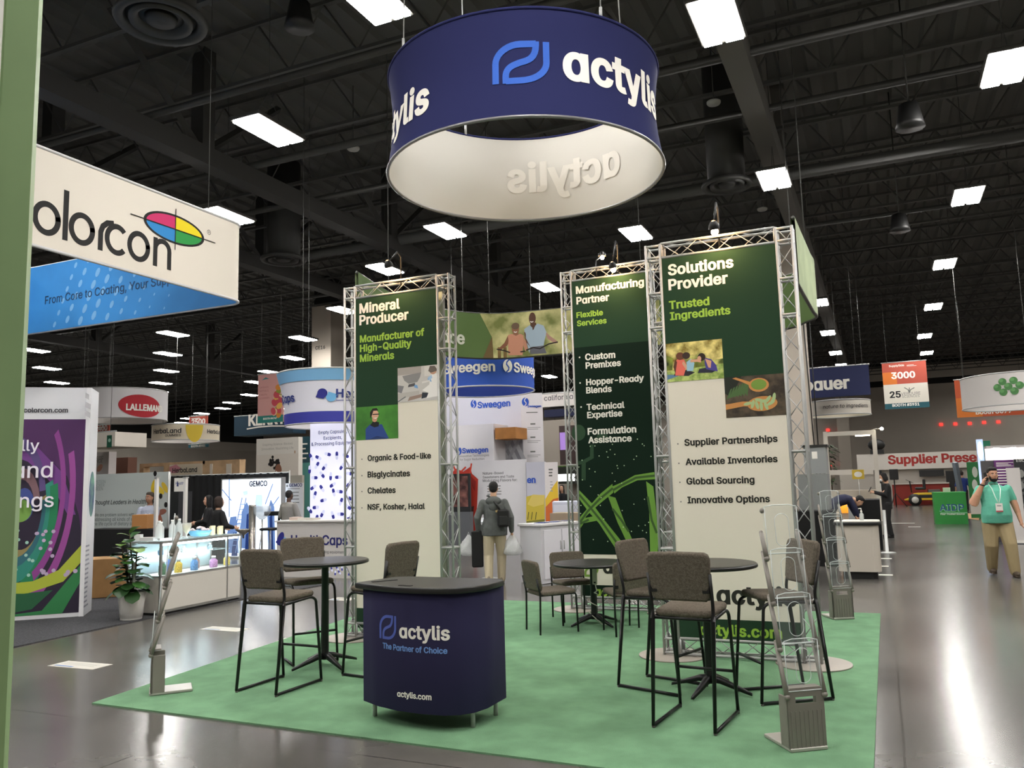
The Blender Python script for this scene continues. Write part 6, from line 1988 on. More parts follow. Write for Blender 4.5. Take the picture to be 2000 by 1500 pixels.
# ================================================================ right side of the aisle
# white rounded counter with sanitiser
def roundcounter():
    a, b = gz(1641, 1130), gz(1722, 1133)
    c = (a + b) / 2 + V((.0, .25, 0))
    w = (b - a).length
    t = thing('rounded_counter', 'white rounded counter with a black rim band under its top', 'counter', (c.x, c.y, 0))
    z1 = zat(1682, 1019, c + V((0, -.2, 0)))
    W2 = mat('c4bcb0', .6, key='counter_white')
    o = [(c.x + x, c.y + y) for x, y in rrect(w + .02, .52, .12, 6)]
    MB().prism(o, .12, z1 - .05, W2).build('body', t, True)
    o2 = [(c.x + x, c.y + y) for x, y in rrect(w - .1, .42, .1, 5)]
    MB().prism(o2, 0, .12, BLK).build('plinth', t, True)
    o3 = [(c.x + x, c.y + y) for x, y in rrect(w + .1, .6, .16, 8)]
    MB().prism(o3, z1 - .055, z1 - .005, BLK, b=.01).build('rim_band', t, True)
    o4 = [(c.x + x, c.y + y) for x, y in rrect(w + .07, .57, .15, 8)]
    MB().prism(o4, z1 - .005, z1 + .015, mat('d9d5cc', .4), b=.004).build('counter_top', t, True)
    q = at(1683, 1010, dep((c.x, c.y, z1)))
    s = thing('sanitiser_bottle', 'clear pump sanitiser bottle on the white rounded counter', 'bottle', (q.x, c.y, z1 + .015))
    MB().lathe([(.03, .0), (.034, .01), (.034, .1), (.014, .125), (.012, .14)], mat('e2e6e2', .1, clear=.4, key='bottle_plastic'), c=(q.x, c.y, z1 + .015), n=16).build('bottle_body', s, True)
    MB().lathe([(.016, .135), (.016, .155), (.006, .16), (.006, .2)], PALE, c=(q.x, c.y, z1 + .015), n=10).tube([(q.x, c.y, z1 + .21), (q.x - .045, c.y, z1 + .205)], .008, PALE, n=6).build('pump', s, True)
    solo(MB().box((q.x - .2, c.y - .02, z1 + .018), (.2, .14, .004), mat('e9e6df', .6), .3), 'paper_sheet', 'white sheet of paper lying on the rounded counter', 'paper')
roundcounter()
q = gz(1716, 1075)
solo(MB().box((q.x - .15, q.y + .6, .56), (.5, 1.1, 1.12), CLOTH), 'draped_pedestal', 'black draped pedestal behind the white rounded counter', 'table')
q = gz(1733, 1080)
zt_ = zat(1733, 997, q)
solo(MB().lathe([(.18, 0), (.18, .015), (.035, .03), (.035, zt_), (.03, zt_ + .01)], ALUW, c=q, n=16), 'queue_post', 'grey queue post on a flat base by the aisle', 'post')
q = at(1686, 1010, 20)
z1 = zat(1686, 990, q)
solo(MB().box((q.x, q.y + .3, z1 / 2), (.66, .5, z1), mat('9a9b9a', .5)).box((q.x, q.y + .3, z1 + .015), (.72, .56, .03), mat('b5b5b2', .4)), 'grey_counter', 'grey counter with a fern, beyond the white rounded counter', 'counter')
def fern(px, py, d, z, label, n=46, s=.22):
    q = at(px, py, d)
    t = thing('potted_fern', label, 'potted plant', (q.x, q.y + .3, z))
    MB().box((q.x, q.y + .3, z + .05), (.34, .16, .1), mat('c9c4ba', .5), 0, .01).build('planter_box', t, True)
    rnd = random.Random(int(px))
    m = MB()
    for i in range(n):
        a = rnd.random() * 2 * PI
        b = V((q.x + rnd.uniform(-.13, .13), q.y + .3 + rnd.uniform(-.05, .05), z + .09))
        leafmesh(m, b, V((math.cos(a), math.sin(a), rnd.uniform(.6, 1.6))), rnd.uniform(.6, 1) * s, .02, mat('35502b', .6), .7)
    m.build('leaves', t, True)
fern(1690, 990, 20, z1 + .03, 'small green fern in a pale planter on the grey counter')
q = at(1667, 988, 21.0)
solo(MB().lathe([(.17, 0), (.18, .02), (.18, .3), (.17, .32)], mat('f0982f', .5, emit=.75, key='amber_glow'), n=20, T=Matrix.Translation((q.x - .35, q.y, q.z)) @ Matrix.Rotation(PI / 2, 4, 'Y') @ Matrix.Scale(2.1, 4, (0, 0, 1))), 'amber_lamp', 'glowing amber drum lamp beside the fern', 'lamp')
q2 = at(1664, 1012, 21.0)
solo(MB().box((q.x, q.y + .2, (q.z - .18) / 2), (1.0, .5, q.z - .18), mat('b9ab98', .6)), 'lamp_counter', 'pale counter carrying the amber lamp', 'counter')
# grey flight cases and black table at the tall truss
q = gz(1600, 1100)
fr = bd((1560, 1090), (1628, 998), 15.6)
solo(slab(MB(), fr, CLOTH, .9, z0=0), 'black_skirted_table', 'black skirted table behind the tall truss column', 'table')
GCASE = mat('7d807f', .55, noise=(2, .06), key='grey_case')
z0 = fr.z1
fr2 = bd((1562, 998), (1616, 925), 16.1)
solo(slab(MB(), fr2, GCASE, .7, z0=z0 + .005).add([], [], GCASE), 'grey_crate', 'grey crate standing on the black skirted table', 'crate')
fr3 = bd((1572, 923), (1612, 872), 16.2)
m = slab(MB(), fr3, mat('8b8e8e', .55), .6, z0=fr2.z1 + .005)
m.box((*fr3.p(fr3.W / 2, 0, -.3).xy, fr3.z1 + .02), (fr3.W + .08, .66, .04), BLK)
u, v = fr3.uv(1591, 889)
m.rect(fr3, u - .05, v - .07, u + .05, v + .07, PALE)
solo(m, 'machine_head_crate', 'upper grey crate with a black lid and white tag', 'crate')
# hanging signs on the right
def ba(mb, fr):
    lines(mb, fr, [('bɑuer', (1570, 766), (1660, 755))], PALE, w=.045)
fr = bd((1500, 783), (1696, 712), 26.5)
hung('navy_box_sign', 'navy hanging box sign with bold white letters by the tall truss', 'hanging sign', fr, mat('1a2350', .7), ba, .15)
def na(mb, cy, h):
    a, b = cy.uv(1608, 795)[0], cy.uv(1690, 795)[0]
    mb.text(cy, 'nɑture to ingredients', a, h * .42, DKTXT, width=(b - a) * 1.08, w=.004, off=.02, slant=.15)
ringsign('white_script_drum_sign', 'white drum sign with handwritten style lettering under the navy box sign', 1640, 812, 785, 57, 28.2, mat('d9d2c6', .7), na, mat('e6ddc8', .7))
def a3(mb, fr):
    zm = fr.uv(1728, 752)[1]
    zt2 = fr.uv(1730, 789)[1]
    mb.rect(fr, 0, fr.z0, fr.W, zm, mat('d9d4c8', .7))
    mb.rect(fr, 0, fr.z0, fr.W, zt2, mat('1c5560', .7), .004)
    mb.rect(fr, 0, zm, fr.W * .32, fr.uv(1728, 728)[1], ORG)
    lines(mb, fr, [('3000', (1741, 740), (1788, 737))], PALE, w=.06)
    lines(mb, fr, [('SupplySide', (1736, 717), (1766, 715))], PALE, w=.02)
    greek(mb, fr, (1771, 716), (1790, 711), 2, PALE, .4)
    lines(mb, fr, [('BOOTH #3931', (1743, 795), (1796, 791))], PALE, w=.03, off=.006)
    lines(mb, fr, [('25', (1738, 777), (1760, 776))], DKTXT, w=.05)
    lines(mb, fr, [('VERDURE', (1760, 772), (1798, 770)), ('SCIENCES', (1762, 777), (1796, 775))], TEXTG)
    for x in (1771, 1776, 1781): mb.stroke(fr, [fr.uv(1776, 767), fr.uv((x + 1776) / 2, 761), fr.uv(x + (x - 1776), 757)], .03, TEXTG)
fr = bd((1729, 800), (1808, 704), 33)
hung('aisle_banner', 'red and white aisle number banner down the wide aisle', 'aisle sign', fr, RED, a3, .03)
def a4(mb, fr):
    mb.rect(fr, 0, fr.z0, fr.W * .3, fr.uv(1873, 778)[1], ORG)
    lines(mb, fr, [('Prinovɑ', (1882, 770), (1990, 762))], PALE, w=.03)
    lines(mb, fr, [('Booth 3077', (1906, 811), (1977, 804))], PALE, w=.03)
fr = bd((1870, 816), (2032, 732), 31)
hung('orange_banner', 'wide orange and red banner half hidden by the white sphere-logo drum', 'hanging banner', fr, mat('c4562f', .7), a4, .03)
GB = mat('3f7a3c', .5)
def sp(mb, cy, h):
    u, v = cy.uv(1970, 753)
    for x, y in ((1958, 745.6), (1979.4, 743), (1948.5, 757), (1969.5, 754.7), (1991.6, 752), (1960, 766), (1981.5, 763.5)):
        u, v = cy.uv(x, y)
        mb.oval(cy, u, v, .102, .102, GB, .02, n=18)
        mb.oval(cy, u - .03, v + .035, .055, .05, mat('5f9a58', .5), .022, n=12)
ringsign('sphere_logo_drum_sign', 'white drum sign with a cluster of green spheres', 1990, 795, 735, 97, 24, mat('d5d0cd', .7), sp)
# presentation theatre
fr = fy(1676, 1960, 888, 50.0)
yP = 50.0
z0 = zat(1680, 919, gy(1680, 919, yP))
CW3 = mat('cfc9c0', .7, key='theatre_white')
solo((lambda m: (lines(m, fr, [('Supplier Presentɑtions', (1735, 911), (2010, 893))], mat('a02c26', .7), w=.055), m)[1])(slab(MB(), fr, CW3, .2, z0=z0)), 'theatre_fascia', 'long white fascia with bold red lettering at the aisle end', 'fascia')
fr = fy(1640, 1960, 918, yP + .25)
m = slab(MB(), fr, mat('b9b2a7', .7), .1)
solo(m, 'theatre_wall', 'beige theatre wall under the red-lettered fascia', 'partition')
for x0, y0, x1, y1, lb in ((1711, 950, 1722, 919, 'narrow black doorway panel in the theatre wall'), (1850, 960, 1879, 919, 'wide black doorway panel in the theatre wall')):
    a, b = gy(x0, y0, yP), gy(x1, y1, yP)
    solo(MB().box(((a.x + b.x) / 2, yP - .03, b.z / 2), (b.x - a.x, .04, b.z), BLK), 'dark_opening', lb, 'doorway')
a, b = gy(1796, 931, yP), gy(1843, 917, yP)
t = thing('wall_screen', 'wide black screen on the theatre wall', 'screen', ((a.x + b.x) / 2, yP - .06, a.z))
MB().box(((a.x + b.x) / 2, yP - .04, (a.z + b.z) / 2), (b.x - a.x, .06, b.z - a.z), BLK, 0, .01).build('screen', t, True)
a = gz(1848, 972)
rx0, rx1 = gy(1744, 970, 49.5).x, gy(1856, 970, 49.5).x
solo(MB().box(((rx0 + rx1) / 2, 49.5, .55), (rx1 - rx0, .06, 1.1), mat('8e2f26', .7)).box(((rx0 + rx1) / 2, 49.5, 1.13), (rx1 - rx0, .2, .06), CW3), 'red_low_wall', 'low red wall with a pale cap behind the yellow cart', 'partition')
q = gy(1750, 980, 47.0)
t = thing('speaker_on_stand', 'black loudspeaker on a tall tripod before the theatre wall', 'speaker', (q.x, 47, 0))
zt_ = zat(1750, 919, q)
MB().box((q.x, 47, zt_ - .2), (.42, .36, .55), BLK, 0, .02).build('cabinet', t, True)
MB().tube([(q.x, 47, 0), (q.x, 47, zt_ - .4)], .03, BLK, n=6).build('pole', t, True)
for a in (0, 2.1, 4.2): MB().tube([(q.x, 47, .7), (q.x + .5 * math.cos(a), 47 + .5 * math.sin(a), 0)], .02, BLK, n=5).build('leg', t, True)
q = gy(1713, 885, 50.1)
zf = zat(1676, 888, gy(1676, 888, 50.0)) + .005
solo(MB().ell((q.x, 50.1, zf + .5), (.45, .3, .32), BLK, 12, 8).box((q.x, 50.1, zf + .12), (.7, .3, .24), BLK), 'moving_head_lamp', 'black stage lamp standing on the theatre fascia', 'stage light')
# yellow tow cart
def cart():
    d = 43.0
    q = at(1803, 984, d)
    X, Y = q.x, q.y
    L = 46 * d / FPX
    YL = mat('d8b11e', .45, key='cart_yellow')
    t = thing('tow_cart', 'yellow electric tow cart parked at the aisle end', 'cart', (X, Y, 0))
    h = zat(1803, 962, q)
    MB().prism([(-L * .7, .28), (L * .75, .28), (L * .75, h), (-L * .15, h), (-L * .32, h * .95), (-L * .42, h * .62), (-L * .7, h * .5)], -.45, .45, YL, T=Matrix.Translation((X, Y, 0)) @ Matrix.Rotation(PI / 2, 4, 'X'), b=.03).build('body', t, True)
    MB().box((X + .1, Y - .455, h * .72), (L * .55, .012, .16), BLK).build('side_grille', t, True)
    for x in (-.30, .6):
        for sy in (-.42, .42):
            T = Matrix.Translation((X + x * L, Y + sy, .3)) @ Matrix.Rotation(PI / 2, 4, 'X')
            w = MB().lathe([(.12, -.09), (.29, -.09), (.31, -.05), (.31, .05), (.29, .09), (.12, .09)], BLK, n=24, T=T).build('wheel', t, True)
            w2 = MB().lathe([(.02, -.095), (.17, -.095), (.17, .095), (.02, .095)], mat('d5d2c8', .4), n=20, T=T).build('hub', w, False)
    MB().box((X - L * .05, Y, h + .22), (.5, .7, .14), BLK, 0, .04).box((X + .12, Y, h + .45), (.12, .7, .5), BLK, 0, .04).build('seat', t, True)
    MB().tube([(X - L * .4, Y, h), (X - L * .45, Y, h + .62)], .03, BLK, n=6).lathe([(.2, -.01), (.22, .0), (.2, .01)], BLK, n=16, T=Matrix.Translation((X - L * .45, Y, h + .6)) @ Matrix.Rotation(.5, 4, 'Y')).build('steering_wheel', t, True)
    MB().box((X + L * .45, Y, h + .08), (L * .45, .8, .14), mat('5b5a55', .6)).build('flat_bed', t, True)
cart()
# green demo counter
q = gz(1828, 1023)
fr = bd((1828, 1024), (1886, 962))
fr.z0 = 0
t = thing('green_counter', 'bright green boxy counter with outlined letters', 'counter', (*center(fr).xy, 0))
m = slab(MB(), fr, mat('2f8f3c', .6, key='counter_green'), .9)
lines(m, fr, [('AIDP', (1836, 999), (1883, 996))], mat('1f4a86', .5), w=.01, off=.003)
lines(m, fr, [('AIDP', (1835, 1000), (1882, 997))], mat('8fcf9a', .5), w=.036, off=.0016)
lines(m, fr, [('Your Trusted Source', (1836, 1007), (1884, 1004))], PALE, w=.02, slant=.2)
u0, v0 = fr.uv(1837, 1001)
m.rect(fr, u0, v0 - .03, fr.W, v0, mat('8fcf9a', .5))
m.build('body', t, True)
slab(MB(), fr, mat('3aa34a', .6), .92, -.01, fr.W + .01, fr.z1, fr.z1 + .02, .01).build('counter_top', t, True)
q = fr.p(fr.W * .45, fr.z1 + .02, -.4)
T = Matrix.Translation(q) @ Matrix.Rotation(.3, 4, 'X')
solo(MB().box((0, 0, .18), (.22, .02, .3), mat('d9d2c6', .5), T=T), 'counter_card', 'pale card stand on the green counter', 'card stand')
# sloping grey board and green leaf banner beyond
fr = bd((1896, 996), (1914, 902), 30)
m = slab(MB(), fr, mat('2a7a3e', .6), .03, z0=0)
for y in (922, 947):
    u, v = fr.uv(1904, y)
    m.oval(fr, u, v, .09, .2, mat('d9dcd0', .6), .005, n=14)
m.rect(fr, 0, .15, fr.W, .7, mat('d6d3cb', .6))
solo(m, 'leaf_banner', 'green roll-up banner with white leaf ovals', 'banner')
q0, q1 = at(1865, 903, 29), at(1882, 1000, 29)
t_ = at(1885, 1004, 29)
T0, T1 = V((q0.x, q0.y, q0.z)), V((t_.x, t_.y, 0.05))
d_ = (T1 - T0)
solo(MB().tube([T0, T1], .1, mat('7f8792', .4, .4), n=4, smooth=False), 'leaning_frame', 'grey metal frame leaning beside the black doorway', 'frame')
solo(MB().prism([(p.x, p.y) for p in (gz(1886, 1012), gz(1912, 1016), gz(1914, 1004), gz(1890, 1003))], .0, .012, mat('c09468', .7)), 'wood_floor_patch', 'small wooden floor panel beyond the green counter', 'floor panel')
# dark and purple panels at the picture edge, lit white fascia above
yE = 23.2
fr = fy(1918, 1944, 900, yE)
solo(slab(MB(), fr, mat('4a484a', .6), .1), 'charcoal_panel', 'charcoal panel behind the mint-shirted man', 'display panel')
fr = fy(1944, 1982, 899, yE - .12)
m = slab(MB(), fr, mat('5b2266', .6), .1)
greek(m, fr, (1946, 912), (1980, 902), 4, PALE, .35)
for i in range(6): m.oval(fr, *fr.uv(1942 + 2, 917 + 6 * i), .03, .03, PALE, n=8)
greek(m, fr, (1947, 953), (1974, 914), 7, PALE, .35)
solo(m, 'purple_panel', 'purple panel with white bullet lines, top right beyond the man', 'display panel')
fr = fy(1966, 1993, 914, yE - .5)
solo(slab(MB(), fr, mat('c9c4c1', .6), .04, z0=.06).box((*fr.p(fr.W / 2, 0, -.1).xy, .03), (fr.W, .3, .06), WHITE), 'white_rollup', 'blank white roll-up banner beside the dark one', 'banner')
fr = fy(1983, 2030, 897, yE - .3)
m = slab(MB(), fr, mat('1d1e20', .6), .05, z0=.1)
lines(m, fr, [('ESCUELA', (1985, 903), (2025, 900))], mat('b9b9b4', .6), w=.02)
for y in (925, 948): m.oval(fr, *fr.uv(1994, y), .07, .1, mat('8a8a86', .6), n=10)
for y in (938, 962, 985): greek(m, fr, (1988, y + 4), (2018, y - 2), 2, mat('8a8a86', .6), .4)
solo(m, 'black_rollup', 'black roll-up banner with grey icons at the picture edge', 'banner')
q = gz(1992, 1062)
solo(MB().prism([(q.x - .7, q.y - .2), (q.x + 2.5, q.y - .5), (q.x + 2.5, q.y + 3), (q.x - .3, q.y + 3)], -.004, .004, mat('2c2c33', .95)), 'dark_booth_carpet', 'dark carpet under the roll-up banners', 'carpet')
fr = fy(1928, 2040, 872, 27)
zl = zat(1940, 900, gy(1940, 900, 27))
t = thing('lit_fascia_sign', 'white lit fascia with a row of small lamps under its rim', 'fascia', (*center(fr).xy, 0))
slab(MB(), fr, mat('e6e2ee', .6), .1, z0=zl).build('panel', t, True)
slab(MB(), fr, mat('c9c5c5', .6), .5, z0=fr.z1 - .06, z1=fr.z1, off=.45).build('canopy', t, True)
for i in range(5):
    q = fr.p(.25 + .42 * i, fr.z1 - .1, .3)
    MB().lathe([(.05, 0), (.06, .04)], mat('fff4ea', .5, emit=60, key='fascia_lamp'), c=q, n=12).build('lamp', t, True)
for u in (.1, fr.W - .1):
    p = fr.p(u, 0, -.2)
    MB().box((p.x, p.y, zl / 2), (.12, .12, zl), mat('c9c5c5', .6)).build('post', t, True)
fr = bd((1911, 905), (1919, 858), 25.5)
t = thing('glowing_totem', 'tall blue-white glowing totem with a green edge', 'lightbox', (*center(fr).xy, 0))
m = slab(MB(), fr, mat('b9cdf2', .5, emit=.5, key='totem_glow'), .12, z0=0)
m.oval(fr, fr.W / 2, fr.uv(1915, 880)[1], fr.W * .4, .28, mat('eef4ff', .5, emit=1.2, key='totem_core'), .005, n=16)
m.build('front', t, True)
slab(MB(), fr, mat('1f7a5c', .6), .5, fr.W, fr.W + .2, 0, fr.z1 - .05, -.02).build('side', t, True)
# white gantry with spot arm
q = gz(1700, 1004)
Yg = at(1704, 930, 30).y
za = zat(1704, 839, gy(1704, 839, Yg))
a, b, c = gy(1612, 851, Yg), gy(1706, 840, Yg), gy(1722, 838, Yg)
t = thing('white_gantry', 'white metal gantry with a lit spot arm over the amber lamp stand', 'gantry', (b.x, Yg, 0))
WG = mat('c9c2b6', .6)
MB().box((b.x, Yg, za / 2), (.15, .15, za), WG).build('post', t, True)
MB().box(((a.x + b.x) / 2, Yg, za - .1), (b.x - a.x, .14, .16), WG).build('beam', t, True)
MB().box((a.x, Yg, za / 2), (.15, .15, za), WG).build('post', t, True)
MB().tube([(b.x, Yg, za), (c.x, Yg - .3, za + .02)], .02, WG, n=6).build('spot_arm', t, True)
MB().ell((c.x, Yg - .3, za), (.06, .06, .06), mat('fff4dc', .5, emit=25, key='spot_glow'), 10, 6).build('spot_lamp', t, True)
MB().box(((a.x + b.x) / 2 + .45, Yg, za - .2), (.5, .08, .05), mat('fff4dc', .5, emit=6, key='bar_glow')).build('bar_lamp', t, True)
# low stand counters and a yellow sign under the gantry
q = at(1664, 950, 32)
solo(MB().box((q.x, q.y, .55), (2.0, .6, 1.1), mat('c2b7a6', .6)).box((q.x, q.y + .25, zat(1664, 917, q) - .1), (1.6, .4, .2), CW3), 'shelf_counter', 'cream stand counter and shelf beyond the grey crates', 'counter')
fr = bd((1665, 936), (1687, 917), 31.4)
m = slab(MB(), fr, mat('d3b43c', .6), .03)
m.oval(fr, fr.W / 2, (fr.z0 + fr.z1) / 2, fr.W * .34, (fr.z1 - fr.z0) * .3, PALE, n=14)
m.tube([fr.p(fr.W / 2, 0.0, -.015), fr.p(fr.W / 2, fr.z0, -.015)], .015, ALUW, n=5)
solo(m, 'yellow_placard', 'small yellow placard with a pale oval on a thin stand', 'placard')
# tree beyond the crates
q = at(1622, 940, 34)
t = thing('indoor_tree', 'slim potted tree beyond the grey crates', 'potted plant', (q.x, q.y, 0))
zt_ = zat(1622, 868, q)
MB().tube([(q.x, q.y, 0), (q.x + .05, q.y, zt_ * .6), (q.x, q.y, zt_)], [.04, .03, .01], mat('4a3a28', .8), n=6).build('stem', t, True)
m = MB()
rnd = random.Random(77)
for i in range(90):
    a = rnd.random() * 2 * PI
    h = zt_ * rnd.uniform(.45, 1)
    leafmesh(m, V((q.x, q.y, h)), V((math.cos(a), math.sin(a), .3)), rnd.uniform(.25, .55), .05, mat('3c4a30', .7), .5)
m.build('leaves', t, True)
MB().lathe([(.18, 0), (.24, .45), (.2, .45)], mat('8a8176', .6), c=q, n=16).build('pot', t, True)
# red exit lights on the far wall
XR_ = mat('ff2a24', .5, emit=2.2, key='exit_red')
for i, (x, y) in enumerate(((1838, 829), (1866, 828), (1894, 827), (1922, 825), (1950, 824), (1617, 840), (1640, 839), (1622, 907), (1645, 906))):
    q = gy(x, y, YB - .2)
    solo(MB().box((q.x, q.y, q.z), (.26, .12, .22), XR_, 0, .03), 'exit_light', 'small red exit light, %s' % ('%s of five in the row over the aisle' % NTH[i] if i < 5 else ('upper one by the far white column', 'upper one on the far white column edge', 'lower one beside the far white column', 'lower one at the far white column foot')[i - 5]), 'exit sign', 'red exit lights on the far wall')
# ---- printed floor sheets
ST_ = mat('cfcbc2', .5)
for i, (c, w, d, a, lb) in enumerate((((-7.5, 5.98), .62, .24, .03, 'white printed floor sheet nearest the green wall'), ((-7.59, 8.07), .6, .22, .0, 'white printed floor sheet in front of the display case'), ((-6.25, 7.72), .3, .22, .2, 'floor sheet half hidden by the bar stools'), ((-7.72, 10.72), .4, .3, .0, 'floor sheet beyond the cream banner'))):
    m = MB().box((c[0], c[1], .002), (w, d, .003), ST_, a)
    fr = Fr((c[0] - w / 2, c[1] - d / 2, .0041), (1, 0, 0), (0, 1, 0))
    m.rect(fr, .05, .02, w * .5, d * .22, mat('5f7fae', .6), .0)
    for k in range(3): m.rect(fr, .05, d * (.4 + .15 * k), w * .85, d * (.45 + .15 * k), mat('a9a69f', .6), .0)
    solo(m, 'floor_sheet', lb, 'floor sticker', 'printed sheets on the floor')
for i, (x, y, w) in enumerate(((1763, 1022, .75), (1786, 1029, .35), (1730, 1091, .22), (1724, 1106, .2), (1730, 1123, .22))):
    q = gz(x, y)
    solo(MB().box((q.x, q.y, .002), (w, .14, .003), mat('e6e3dc', .6)), 'floor_tape', ('longest white tape strip on the aisle floor', 'short white tape strip below the longest one', 'white tape dash by the queue post', 'middle white tape dash at the rounded counter', 'nearest white tape dash at the rounded counter')[i], 'floor tape', 'white tape marks on the aisle floor')
# ================================================================ people
def remesh(mb, name, parent, vox, mt, smooth=3):
    """closed pieces -> one continuous skin"""
    o = mb.build('bench')
    r = o.modifiers.new('r', 'REMESH')
    r.mode = 'VOXEL'
    r.voxel_size = vox
    k = o.modifiers.new('s', 'SMOOTH')
    k.factor = .5
    k.iterations = smooth
    dg = bpy.context.evaluated_depsgraph_get()
    me = bpy.data.meshes.new_from_object(o.evaluated_get(dg))
    old = o.data
    bpy.data.objects.remove(o)
    bpy.data.meshes.remove(old)
    me.name = name
    me.materials.clear()
    me.materials.append(mt)
    me.polygons.foreach_set('material_index', [0] * len(me.polygons))
    me.polygons.foreach_set('use_smooth', [True] * len(me.polygons))
    q = bpy.data.objects.new(name, me)
    COL.objects.link(q)
    q.parent = parent
    return q
def limb(mb, pts, rs, n=10):
    mb.tube(pts, rs, CREAM, n=n)
    for p, r in zip(pts, rs): mb.ell(p, (r, r, r), CREAM, n, 6)
def spine(mb, sp, rings, n=18):
    """elliptical rings along the spine curve; lateral axis stays x"""
    def P(t):
        a, b, c = sp
        return a * (1 - t) ** 2 + b * 2 * t * (1 - t) + c * t * t
    vs = []
    for t, rx, ry, dy in rings:
        p = P(t)
        d = (P(t + .01) - P(t - .01)).normalized()
        y = d.cross(V((1, 0, 0))).normalized()
        for j in range(n):
            a = 2 * PI * j / n
            vs.append(p + V((1, 0, 0)) * (rx * math.cos(a)) + y * (ry * math.sin(a) + dy))
    N = len(rings)
    fs = [(i * n + j, i * n + (j + 1) % n, (i + 1) * n + (j + 1) % n, (i + 1) * n + j) for i in range(N - 1) for j in range(n)]
    mb.add(vs, fs + [tuple(range(n - 1, -1, -1)), tuple((N - 1) * n + j for j in range(n))], CREAM)
def hand(mb, wr, d, side, curl, r=.0088):
    """palm, four unequal bent fingers, thumb off the palm's side; d = direction of the hand, side = thumb side"""
    d = d.normalized()
    s = (side - d * side.dot(d)).normalized()
    nn = d.cross(s)
    pc = wr + d * .045
    for k in (-.026, -.009, .009, .026): mb.tube([wr + s * k * .7, wr + d * .085 + s * k], [.015, .013], CREAM, n=6)
    mb.ell(pc, (.03, .03, .03), CREAM, 8, 6)
    for k, L in ((.027, .068), (.009, .078), (-.009, .072), (-.026, .056)):
        a = wr + d * .082 + s * k
        b = a + (d * math.cos(curl * .5) + nn * math.sin(curl * .5)) * L * .42
        c = b + (d * math.cos(curl * 1.2) + nn * math.sin(curl * 1.2)) * L * .33
        e = c + (d * math.cos(curl * 1.8) + nn * math.sin(curl * 1.8)) * L * .25
        limb(mb, [a, b, c, e], [r, r, r * .92, r * .8], 6)
    a = wr + d * .03 + s * .028
    b = a + (d * .7 + s * .6 + nn * .3).normalized() * .038
    limb(mb, [a, b, b + (d * .9 + s * .1 + nn * .45).normalized() * .03], [r * 1.25, r * 1.1, r * .9], 6)
